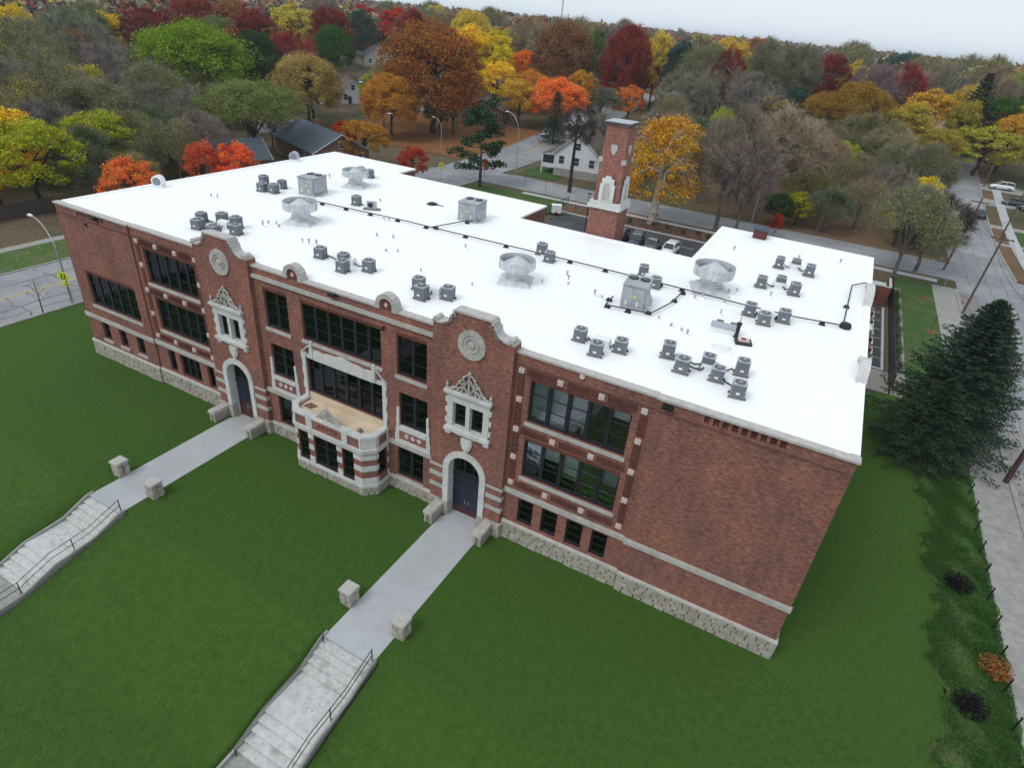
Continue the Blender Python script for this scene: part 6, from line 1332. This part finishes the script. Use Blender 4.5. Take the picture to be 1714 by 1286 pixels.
TREES = [
(-181.3,64.6,18.0,20.6,'sparse','olivegrey',''),
(-234.9,105.4,17.0,22.5,'bare','greypurple',''),
(-237.8,120.1,17.0,14.9,'leafy','yellow',''),
(-230.7,130.2,19.0,19.3,'leafy','burgundy',''),
(-211.9,95.5,15.0,13.8,'leafy','rust',''),
(-132.6,43.6,14.0,13.7,'sparse','olivegrey',''),
(-148.1,65.9,15.0,17.9,'bare','greypurple',''),
(-123.3,31.8,13.0,12.2,'sparse','goldolive',''),
(-101.0,20.0,11.6,12.5,'leafy','yellowgreen','bright yellow-green tree at the left edge beyond the board fence'),
(-102.9,16.2,10.2,8.9,'leafy','yellow',''),
(-117.0,39.9,13.0,14.6,'sparse','olivegrey',''),
(-103.5,28.9,9.0,8.6,'sparse','green',''),
(-86.6,24.4,8.5,7.7,'leafy','coral','low red-orange maple by the west roof edge, leftmost of three'),
(-85.8,35.1,9.5,4.9,'leafy','crimsoncoral','slim coral-red maple, middle of three beyond the west roof edge'),
(-82.7,38.2,9.5,6.4,'leafy','crimsoncoral','coral-orange maple, rightmost of three beyond the west roof edge'),
(-101.5,42.2,9.0,8.6,'sparse','tan',''),
(-114.3,49.6,12.0,11.5,'bare','greypurple',''),
(-101.4,47.3,10.0,8.9,'bare','greypurple',''),
(-145.2,80.4,22.4,28.2,'round','greenyellow','very large green tree with yellow top, upper left'),
(-167.9,117.8,18.4,18.1,'round','darkgreen',''),
(-198.0,148.1,20.0,16.3,'leafy','burgundy',''),
(-195.3,162.8,21.0,21.2,'leafy','gold','tall gold tree left of the green far tree'),
(-163.2,129.8,17.0,15.3,'bare','burgundy',''),
(-125.4,96.6,17.5,17.2,'round','tan','large tan and gold half-thinned tree beside the white gabled house'),
(-168.3,153.9,17.0,13.9,'round','green','neat green oval tree left of the cream house'),
(-180.0,165.0,21.0,15.0,'leafy','burgundy',''),
(-148.0,168.0,20.0,12.0,'bare','greypurple',''),
(-192.0,196.0,18.0,11.9,'leafy','bluegreen',''),
(-143.4,163.6,23.0,11.6,'leafy','burgundy',''),
(-101.9,116.2,26.4,27.8,'round','russet','huge russet-brown tree towering behind the amber tree'),
(-104.7,102.4,14.7,14.4,'round','orange','broad amber-orange tree on the leaf-strewn corner lot'),
(-94.3,73.8,8.0,5.6,'leafy','crimson','narrow crimson tree beside the long blue-roofed brick house'),
(-90.0,74.6,8.5,10.2,'leafy','rustamber','rounded amber-brown tree right of the narrow crimson one'),
(-96.9,118.0,15.9,9.0,'leafy','coral','coral-red tree right of the huge russet tree'),
(-116.0,156.1,21.0,14.3,'leafy','yellow','yellow skyline tree, left of two behind the russet tree'),
(-110.0,160.2,20.0,12.6,'leafy','yellow',''),
(-101.7,148.6,13.5,12.2,'leafy','yellow','bright yellow tree between the pine and the red-orange tree'),
(-110.9,184.9,11.5,13.5,'round','redorange','round red-orange tree above the yellow trees'),
(-87.3,136.1,12.1,12.4,'leafy','amber',''),
(-78.0,140.4,12.8,17.3,'round','coral','wide coral-orange tree behind the dark spruce'),
(-91.0,167.1,24.0,18.4,'round','russetdark','tall dark russet tree breaking the skyline left of centre'),
(-83.9,177.2,21.0,8.7,'leafy','olive',''),
(-71.4,171.1,23.0,15.1,'round','burgundy','big round burgundy tree on the skyline behind the chimney tower'),
(-74.6,179.3,11.0,13.9,'leafy','crimson',''),
(-67.1,180.2,11.0,9.1,'leafy','amber',''),
(-76.9,153.8,13.0,10.0,'leafy','amber',''),
(-64.7,180.6,21.0,10.6,'leafy','gold',''),
(-56.6,178.2,20.0,10.4,'leafy','bluegreen',''),
(-64.0,184.5,12.0,11.0,'leafy','crimson',''),
(-67.6,146.1,10.0,11.2,'sparse','green',''),
(-74.6,70.2,6.5,5.8,'leafy','crimson','small crimson tree just beyond the rear roof corner'),
(-115.9,113.6,13.0,9.2,'sparse','olivegrey',''),
(-129.0,131.5,12.0,10.2,'sparse','goldolive',''),
(-131.2,128.5,10.0,8.5,'leafy','yellowgreen',''),
(-97.3,113.1,11.0,8.8,'leafy','olive',''),
(-32.4,130.2,13.0,7.4,'leafy','yellowgreen','bright yellow-green tree among grey bare trees right of the sycamore'),
(-46.0,149.7,16.0,16.6,'bare','greypurple',''),
(-40.7,161.4,17.0,18.8,'bare','greypurple',''),
(-30.2,152.0,16.0,16.2,'bare','greypurple',''),
(-34.4,117.6,12.0,11.4,'sparse','green',''),
(-45.4,134.6,13.0,9.9,'sparse','olivegrey',''),
(-39.9,163.2,21.0,9.4,'leafy','burgundy',''),
(-32.6,184.6,20.0,15.2,'sparse','olive',''),
(-24.7,187.6,19.0,11.8,'sparse','olive',''),
(-17.5,200.1,18.0,14.0,'leafy','burgundy',''),
(-10.8,201.9,17.0,8.7,'leafy','gold',''),
(-21.3,162.6,14.0,9.1,'leafy','bluegreen',''),
(-24.7,149.8,13.0,11.6,'leafy','tan',''),
(-5.0,182.0,18.0,12.6,'bare','greypurple',''),
(1.7,192.2,17.0,13.1,'bare','burgundy',''),
(-17.3,138.7,12.0,16.2,'bare','mauve',''),
(-13.9,159.3,14.0,13.3,'round','russetamber','russet-amber round tree, left of the russet pair at right'),
(-6.1,164.7,16.0,16.2,'round','russetamber','russet-amber round tree, right of the russet pair at right'),
(-2.3,145.8,12.0,17.5,'sparse','olive',''),
(5.5,161.6,13.0,12.1,'leafy','goldolive',''),
(9.3,174.0,15.0,13.4,'leafy','amber',''),
(17.1,169.2,14.0,7.1,'leafy','goldolive',''),
(17.8,188.6,15.0,9.4,'leafy','gold',''),
(25.3,179.6,14.0,10.3,'leafy','green',''),
(21.9,157.8,11.0,16.2,'leafy','goldolive','wide gold-olive tree hanging over the right street cars'),
(26.7,163.6,13.0,9.5,'leafy','amber',''),
(-5.3,129.2,10.0,7.5,'leafy','yellowgreen',''),
(2.4,141.6,11.0,11.7,'bare','mauve',''),
(10.2,118.1,8.0,6.8,'leafy','yellow',''),
(10.4,100.0,7.0,8.0,'leafy','yellowgreen','yellow-green foliage column beside the corner utility pole'),
(14.2,204.6,16.0,11.8,'bare','greypurple',''),
(23.6,193.0,18.0,10.9,'bare','mauve',''),
(-10.8,101.3,7.5,7.6,'sparse','goldolive',''),
(-4.7,95.3,7.0,8.1,'sparse','green',''),
(-14.5,124.4,9.0,10.0,'leafy','darkgreen',''),
(-8.8,109.4,7.0,6.8,'leafy','darkgreen',''),
(-154.8,53.6,17.0,10.8,'sparse','olivegrey',''),
(-211.7,79.0,20.0,14.2,'leafy','yellow',''),
(-229.1,109.2,20.0,14.9,'leafy','olive',''),
(-224.1,144.5,22.0,18.8,'leafy','burgundy',''),
(-209.8,148.7,22.0,14.5,'leafy','rust',''),
(-186.1,170.2,23.0,12.8,'bare','greypurple',''),
(-138.1,91.2,16.0,10.0,'leafy','darkgreen',''),
(-62.1,152.9,11.0,9.7,'leafy','coral',''),
(-47.2,162.9,19.0,11.2,'sparse','olive',''),
(-58.4,124.8,9.0,8.5,'bare','greypurple',''),
(-104.8,61.3,14.6,19.7,'vase','olive','olive spreading vase-shaped tree with dark forked trunk by the blue-grey roof'),
(-30.3,76.9,17.6,14.2,'sycamore','goldamber','golden sycamore with white limbs beside the chimney tower'),
(-49.7,86.5,15,7.0,'barehigh','darkbrown','dark leafless tree in front of the white porch house'),
(-72.0,126.2,11.8,8.4,'conifer','conifer','dark pointed spruce against the orange trees by the left street'),
(-64.1,77.1,14.2,11.5,'pine','pine','sparse pine with bare trunk and dark tufted boughs at the junction'),
(-20.5,80.3,18.3,11.9,'bare','greypurple','tall grey leafless tree with leaning trunk behind the rear roof edge'),
(-17.2,80.2,15.3,8.8,'bare','greypurple',''),
(-16.0,101.3,17.4,17.1,'bare','mauve','mauve-brown leafless tree with thick trunk behind the rear right roof'),
(6.0,74.3,12.6,11.1,'sparse','olivegrey','grey-olive willowy tree at the rear right roof corner'),
(9.3,81.7,11.1,9.9,'bare','darkbrown',''),
(19.0,173.6,18.7,12.2,'conifer','conifer','dark conifer at the right edge of the picture'),
]
# labels: trees without a look of their own are told apart by the nearest landmark tree or thing
LM = [('the school chimney tower', (-20.3, 23, 12)), ('the long blue-roofed brick house', (-99, 70, 4)), ('the white porch house', (-54, 105, 4)), ('the west roof edge', (-56, 20, 13)), ('the right street', (18, 170, 8)), ('the far cream house', (-176, 186, 12)), ('the white gabled house', (-139, 134, 5)), ('the board fence', (-97.5, 10, 2)), ('the rear right roof corner', (0, 33, 13)), ('the white crossover', (27, 150, 5)), ('the corner utility pole', (13.4, 86, 6))]
def view(p):
    v = Vector(p)-CAM; d = v.dot(DV); return v.dot(RV)/d, v.dot(UV_)/d, d
for t_ in TREES:
    if t_[6]: LM.append(('the '+t_[6].split(',')[0], (t_[0], t_[1], hgt(t_[0], t_[1])+t_[2]*.6)))
LMV = [(n, view(p)) for n, p in LM]
seen = {}
def auto_label(colr, x, y, H, extra=''):
    u, v, d = view((x, y, hgt(x, y)+H*.6)); best = min(LMV, key=lambda a: math.hypot(a[1][0]-u, (a[1][1]-v)*1.3)); n, (bu, bv, bd) = best
    du, dv = u-bu, v-bv
    if abs(du) > abs(dv)*1.1: rel = 'right of' if du > 0 else 'left of'
    else: rel = 'above and behind' if dv > 0 else 'below and before'
    n = n.replace('the school chimney', 'the brick chimney')
    w = n.split()
    if len(w) > 9: n = ' '.join(w[:9])
    base = f'{extra}{WORD[colr]} tree {rel} {n}'
    return base
SIZE = ['', 'smaller ', 'taller ', 'rearmost ', 'narrower ', 'wider ', 'nearer ', 'farther ']
def uniq(base, H=12):
    k = seen.get(base, 0); seen[base] = k+1
    if k == 0: return base, None
    if k < len(SIZE): return SIZE[k]+base, None
    return base, base+' group'
for (x, y, H, w, ty, colr, lab) in TREES:
    if not lab: lab, g = uniq(auto_label(colr, x, y, H))
    else: g = None
    place_tree(ty, x, y, H, w, colr, lab, g)
# the big dark spruces on the right bank
place_tree('spruce', 8.8, 29.0, 12.8, 11.6, 'conifer', 'tallest dark spruce between the school and the right sidewalk', zoff=-.1)
place_tree('spruce', 7.6, 25.6, 7.4, 7.0, 'conifer', 'shorter dark spruce in front of the tallest one, nearest the school corner', zoff=-.1)
place_tree('spruce', 10.4, 31.5, 10.6, 8.6, 'conifer', 'middle dark spruce leaning towards the right street', zoff=-.1)
# young trees
def shrub_ring(x, y):
    q = MB(); q.lathe([(.75, 0), (.6, .10), (.1, .12)], n=12); tag(q.build('mulch_ring', 'mulch', loc=(x, y, .03)), 'dark mulch ring round the '+('far' if y > 60 else 'near')+' sapling on the right lawn', 'mulch ring')
place_tree('leafy', -67.6, 84.6, 3.6, 1.9, 'crimson', 'young red tree with thin stems by the white sidewalk at the junction')
place_tree('leafy', -11.6, 84.2, 4.2, 2.0, 'crimson', 'young red tree whose top shows behind the brick flue')
place_tree('sapling', -67.0, 1.4, 3.6, 2.6, 'darkbrown', 'thin leafless sapling beside the left street kerb')
place_tree('sapling', -58, 83.9, 4.2, 1.6, 'darkbrown', 'thin leafless sapling on the verge before the white house'); place_tree('sapling', -52, 80.4, 3.8, 1.5, 'darkbrown', 'thin leafless sapling beside the north sidewalk')
place_tree('sapling', 10.3, 69.5, 2.6, 1.0, 'darkbrown', 'leafless sapling on the right lawn, far one'); place_tree('sapling', 10.2, 56.5, 2.6, 1.0, 'darkbrown', 'leafless sapling on the right lawn, near one')
for y_ in (69.5, 56.5): shrub_ring(10.3, y_)
# low woods and brush between the nearer trees
EX = [(-8, 104, 8, 8, 'sparse', 'goldolive'), (0, 101, 9, 8, 'bare', 'mauve'), (4, 110, 10, 9, 'bare', 'greypurple'), (-3, 116, 10, 9, 'sparse', 'olivegrey'), (-22, 108, 11, 10, 'bare', 'mauve'), (-28, 98, 12, 9, 'sparse', 'green'), (-27, 118, 13, 11, 'bare', 'greypurple'), (-9, 122, 11, 10, 'bare', 'mauve'), (5, 128, 11, 10, 'sparse', 'olivegrey'), (-38, 112, 13, 11, 'bare', 'greypurple'), (-20, 93.5, 9, 6, 'sparse', 'green'), (-12.5, 93, 5.5, 6, 'leafy', 'darkgreen'), (-9.5, 95.5, 6, 6, 'leafy', 'yellowgreen'), (6.5, 95, 9, 7, 'leafy', 'goldolive'), (11, 93.5, 8, 5.5, 'leafy', 'yellow'), (10.5, 92.5, 7.5, 4.5, 'leafy', 'yellowgreen'), (10, 124, 12, 10, 'sparse', 'olive'), (-44, 122, 12, 11, 'bare', 'greypurple'),
 (-105, 38, 10, 11, 'sparse', 'olivegrey'), (-104.5, 9, 8, 9, 'leafy', 'yellow'), (-106, 33, 11, 10, 'leafy', 'yellowgreen'), (-95.5, 31, 6.5, 6.5, 'sparse', 'goldolive'), (-113, 24, 11, 11, 'leafy', 'yellow'), (-122, 38, 12, 11, 'sparse', 'green'), (-111, 46, 10, 10, 'sparse', 'green'), (-135, 50, 14, 12, 'leafy', 'goldolive'), (-114, 30, 11, 11, 'bare', 'greypurple'), (-122, 48, 13, 13, 'bare', 'greypurple'), (-108, 52, 9, 9, 'sparse', 'tan'), (-118, 62, 12, 12, 'bare', 'greypurple'), (-130, 60, 14, 13, 'sparse', 'olivegrey'), (-140, 78, 15, 14, 'sparse', 'olive'), (-128, 22, 11, 11, 'leafy', 'yellow'), (-112, 14, 9, 9, 'leafy', 'yellowgreen'), (-99, 24, 6, 7, 'sparse', 'green'), (-118, 20, 12, 12, 'sparse', 'goldolive'), (-140, 38, 15, 14, 'bare', 'greypurple'), (-150, 50, 15, 14, 'sparse', 'olivegrey'), (-112, 72, 10, 9, 'bare', 'greypurple'), (-124, 76, 11, 10, 'sparse', 'goldolive'), (-150, 92, 15, 13, 'leafy', 'green'), (-132, 98, 12, 10, 'sparse', 'tan'), (-160, 72, 16, 14, 'bare', 'greypurple'), (-148, 108, 14, 12, 'leafy', 'darkgreen'), (-104, 122, 8, 8, 'leafy', 'darkgreen'), (-112, 146, 12, 11, 'leafy', 'amber'), (-92, 152, 12, 11, 'round', 'orange'), (-120, 172, 16, 14, 'round', 'russetdark'), (-60, 118, 8, 8, 'bare', 'darkbrown'), (-46, 100, 9, 8, 'bare', 'greypurple'), (-40, 96, 7, 7, 'sparse', 'green'), (33, 128, 9, 9, 'sparse', 'goldolive'), (36, 156, 11, 12, 'leafy', 'goldolive'), (30, 182, 12, 11, 'leafy', 'amber'), (32, 200, 13, 12, 'leafy', 'green'), (12, 150, 11, 10, 'leafy', 'goldolive')]
for (x, y, H, w, ty, colr) in EX:
    lab, g = uniq(auto_label(colr, x, y, H)); place_tree(ty, x, y, H, w, colr, lab, g)
# fill: the wooded slopes behind, each tree a tree
rf = random.Random(77); placed = [(t_[0], t_[1]) for t_ in TREES+EX]
HOU = [(-99.5, 73), (-143, 132), (-150, 126), (-176, 186), (-171, 193), (-99, 138), (-122, 136), (-88, 192), (-163, 112), (-128, 88), (-27, 184), (-4, 216), (41, 165), (38, 205), (20, 262)]
n = 0; tries = 0
MIXL = ['greypurple']*3+['burgundy']*5+['crimson']+['olivegrey']*3+['gold', 'yellow', 'rust', 'russet', 'green', 'bluegreen', 'tan', 'amber', 'olive', 'mauve']
MIXR = ['greypurple']*5+['mauve']*3+['yellowgreen', 'yellow', 'green']+['olivegrey']*3+['burgundy', 'gold', 'olive', 'tan', 'rust', 'goldolive', 'bluegreen', 'amber']
while n < 125 and tries < 20000:
    tries += 1
    az = math.radians(rf.uniform(-76, 22)); d = rf.uniform(165, 430); x = CAM.x+d*math.sin(az); y = CAM.y+d*math.cos(az)
    if az < math.radians(-55) and d > 330: continue
    if 11 < x < 29 or -86 < x < -63 and d < 320: continue
    if any(abs(math.degrees(az)-math.degrees(math.atan2(hx-CAM.x, hy-CAM.y))) < 2.6 and d < math.hypot(hx-CAM.x, hy-CAM.y) for hx, hy in ((-143.2, 132), (-175, 188))): continue
    if y < 8 or min(math.hypot(x-a, y-b) for a, b in placed) < 10.5 or min(math.hypot(x-a, y-b) for a, b in HOU) < 12: continue
    colr = rf.choice(MIXL if az < math.radians(-25) else MIXR)
    ty = 'bare' if colr in ('greypurple', 'mauve') else 'sparse' if colr in ('olivegrey', 'tan') else ('round' if rf.random() < .25 else 'leafy')
    H = rf.uniform(14, 21); w = H*rf.uniform(.75, 1.05); placed.append((x, y)); n += 1
    band = 'middle' if d < 290 else 'far'
    side = 'left' if az < math.radians(-50) else 'left centre' if az < math.radians(-28) else 'right centre' if az < math.radians(-5) else 'right'
    lab = f'{WORD[colr]} tree in the {band} woods, {side} side of the picture'
    place_tree(ty, x, y, H, w, colr, lab, f'{WORD[colr]} trees in the {band} woods, {side}')
# far-off woods that read as one mass up to the skyline
def far_woods():
    m = bpy.data.materials.new('far_foliage'); m.use_nodes = True; MATS['far_foliage'] = m; nt = m.node_tree; b = nt.nodes['Principled BSDF']; b.inputs['Roughness'].default_value = 1; b.inputs['Specular IOR Level'].default_value = 0
    va = _n(nt, 'ShaderNodeVertexColor'); va.layer_name = 'foliage_colour'; nt.links.new(va.outputs[0], b.inputs['Base Color'])
    cl = ['greypurple', 'mauve', 'olivegrey', 'burgundy', 'greypurple', 'tan', 'mauve', 'olive', 'rust', 'greypurple', 'bluegreen', 'olivegrey', 'goldolive', 'mauve', 'greypurple', 'russet']
    rng = np.random.default_rng(5); V = []; C = []
    for i in range(7500):
        az = math.radians(rng.uniform(-78, 24)); d = 330+2900*rng.random()**2.2; x = CAM.x+d*math.sin(az); y = CAM.y+d*math.cos(az)
        if y < 5 or (12 < x < 27 and d < 420): continue
        s = rng.uniform(4.5, 8.5)*(1+d/4000); h = rng.uniform(11, 18.5); z = hgt(x, y); n = 46 if d < 900 else 30; sz = (.9 if d < 600 else 1.3 if d < 1200 else 2.2)
        u_ = unit(rng.normal(size=(n, 3))); u_[:, 2] = np.abs(u_[:, 2])*1.0-.25
        p = u_*rng.uniform(.65, 1.05, (n, 1))*np.array([s, s, h*.5])+np.array([x, y, z+h*.5]); V.append(leaf_quads(rng, p, sz*1.5, up=.5, outc=np.array([x, y, z+h*.3])))
        k = cl[rng.integers(0, len(cl))]; c = np.array(COLS[k])*rng.uniform(.75, 1.2); c = c*.75+np.array([.13, .115, .11])*.25
        C.append(np.clip(c[None, :]*rng.uniform(.7, 1.3, (n, 1)), 0, 1).repeat(4, 0))
    V = np.concatenate(V); C = np.concatenate(C); me = np_mesh('far_woods', V, 4, 'far_foliage'); at = me.color_attributes.new('foliage_colour', 'FLOAT_COLOR', 'POINT')
    at.data.foreach_set('color', np.concatenate([C, np.ones((len(C), 1))], 1).astype(np.float32).ravel())
    o = bpy.data.objects.new('far_woods', me); COL.objects.link(o); tag(o, 'far wooded horizon of grey, russet and burgundy trees', kind='stuff')
far_woods()
# ================================================================== PLANTS
def shrub_mesh(seed, n, s, flat=.8, m='leaves'):
    rng = np.random.default_rng(seed); P = unit(rng.normal(size=(n, 3)))*rng.random((n, 1))**.4*np.array([.5, .5, .5*flat]); P[:, 2] += .5*flat
    return np_mesh('foliage', leaf_quads(rng, P, s), 4, m)
SH = [shrub_mesh(s, 900, .034) for s in (1, 2)]
def shrub(x, y, s, colr, label, group=None, name='shrub', z=0.03, hz=1.0, stem=False):
    o = empty(name, (x, y, z), R.uniform(0, 6), label, 'shrub', group); o.scale = (s, s, s*hz)
    f = bpy.data.objects.new('foliage', R.choice(SH)); COL.objects.link(f); f.parent = o; c = COLS.get(colr, colr); f.color = (*c, 1)
    q = MB(); q.tube((0, 0, -.1), (.02, 0, .5), .03, .015, 5); q.build('stem', 'trunk_dark', o); return o
NTH = ['first', 'second', 'third', 'fourth', 'fifth', 'sixth', 'seventh', 'eighth', 'ninth', 'tenth', 'eleventh', 'twelfth', 'thirteenth', 'fourteenth', 'fifteenth', 'sixteenth', 'seventeenth', 'eighteenth', 'nineteenth']
for i in range(19):
    y = 42.0+i*1.45; shrub(6.6+.15*math.sin(i*1.9), y, R.uniform(.8, 1.15), 'darkgreen', NTH[i]+' small green shrub from the near end of the row along the black fence', 'shrub row along the black fence')
shrub(3.2, 38.6, .9, 'darkgreen', 'small dark plant in the gravel behind the right wall', z=.03)
for i, x in enumerate((-38, -35.4, -33.4, -29.6, -27.2, -24.4, -22.2, -20.4, -17.8)): shrub(x, 75.4+.6*math.sin(i*2.3), .9, 'darkgreen', NTH[i]+' small dark shrub from the left in the bed beyond the iron fence', 'shrubs in the courtyard bed')
shrub(10.7, 5.4, 1.7, (.36, .115, .05), 'orange-leaved bush at the edge of the right sidewalk', hz=.7)
for (x, y, s, l) in ((9.45, 11.3, 1.7, 'dark purple-brown weedy clump on the right bank, upper one'), (9.2, 2.1, 1.7, 'dark purple-brown weedy clump on the right bank, lower one')):
    shrub(x, y, s, (.020, .012, .022), l, hz=.75); q = MB(); q.tube((0, 0, 0), (.35, .2, 1.5), .02, .015, 5); o = q.build('stake', 'pipe_black', loc=(x+.1, y+.4, .05)); tag(o, 'thin dark stake behind the '+('upper' if y > 5 else 'lower')+' purple-brown clump', 'stake')
for i, (x, y, s) in enumerate(((10.3, 8.2, 1.2), (10.6, 10.0, 1.0), (10.8, 7.0, 1.1), (10.4, 11.8, .9), (9.8, 9.6, .8), (10.9, 13.2, .9), (10.2, 15.4, .8), (9.6, 6.8, .6), (9.9, -.5, .9), (10.8, 1.0, .8))): shrub(x, y, s, (.07, .15, .036), 'low leafy green weed patch on the right bank beside the black posts', 'green weeds on the right bank', 'weed', hz=.55)
# grass tufts: nobody could count them
def tufts(name, n, area, hgt_, m, seed, zf, edge=None):
    rng = np.random.default_rng(seed); x0, x1, y0, y1 = area; x = rng.uniform(x0, x1, n); y = rng.uniform(y0, y1, n)
    if edge is not None: k = x > edge(y)+rng.normal(size=n)*.12; x, y = x[k], y[k]; n = len(x)
    z = np.array([zf(a, b) for a, b in zip(x, y)])
    p = np.stack([x, y, z], 1); d = rng.normal(size=(n, 3))*.5; d[:, 2] = 1
    o = bpy.data.objects.new(name, np_mesh(name, twig_tris(rng, p, d, hgt_, .02), 3, m)); COL.objects.link(o); tag(o, kind='stuff'); o.color = (.075, .145, .034, 1); return o
tufts('bank_grass', 95000, (7.3, 11.5, -9, 28), .17, 'leaves', 3, lambda x, y: .04, lambda y: 8.05+.35*np.sin(y*.8)+.22*np.sin(y*2.3+1)+.12*np.sin(y*5.1))
o = tufts('lawn_grass_blades', 60000, (-42, 8.2, -22, -.6), .05, 'leaves', 4, lambda x, y: lawn_h(x, y)); o.color = (.046, .108, .018, 1)
# fallen leaves scattered along kerbs and yards
def litter(name, n, area, seed, colr):
    rng = np.random.default_rng(seed); x0, x1, y0, y1 = area; x = rng.uniform(x0, x1, n); y = rng.uniform(y0, y1, n); z = np.array([hgt(a, b) for a, b in zip(x, y)])+.05
    o = bpy.data.objects.new(name, np_mesh(name, leaf_quads(rng, np.stack([x, y, z], 1), .09, up=6), 4, 'leaves')); COL.objects.link(o); tag(o, kind='stuff'); o.color = (*COLS[colr], 1)
litter('fallen_leaves', 5000, (-120, -80, 97, 130), 1, 'orange'); litter('fallen_leaves', 2500, (-30, 12, 91, 118), 2, 'rust'); litter('fallen_leaves', 900, (14.2, 16.2, 18, 75), 3, 'rust'); litter('fallen_leaves', 1500, (-56, 5, 72.5, 81), 4, 'rust'); litter('fallen_leaves', 1200, (22, 26, 70, 160), 5, 'rust'); litter('fallen_leaves', 1500, (-100, -80, -5, 70), 6, 'tan')

# thin air between the viewer and the far trees
m = bpy.data.materials.new('haze_air'); m.use_nodes = True; nt = m.node_tree; nt.nodes.clear(); o_ = _n(nt, 'ShaderNodeOutputMaterial'); pv = _n(nt, 'ShaderNodeVolumePrincipled'); pv.inputs['Density'].default_value = .00016; pv.inputs['Color'].default_value = (.80, .88, .98, 1); nt.links.new(pv.outputs[0], o_.inputs['Volume']); MATS['haze_air'] = m
q = MB(); q.box(-5100, -410, -3.5, 3050, 6600, 60); tag(q.build('haze', 'haze_air'), kind='stuff')
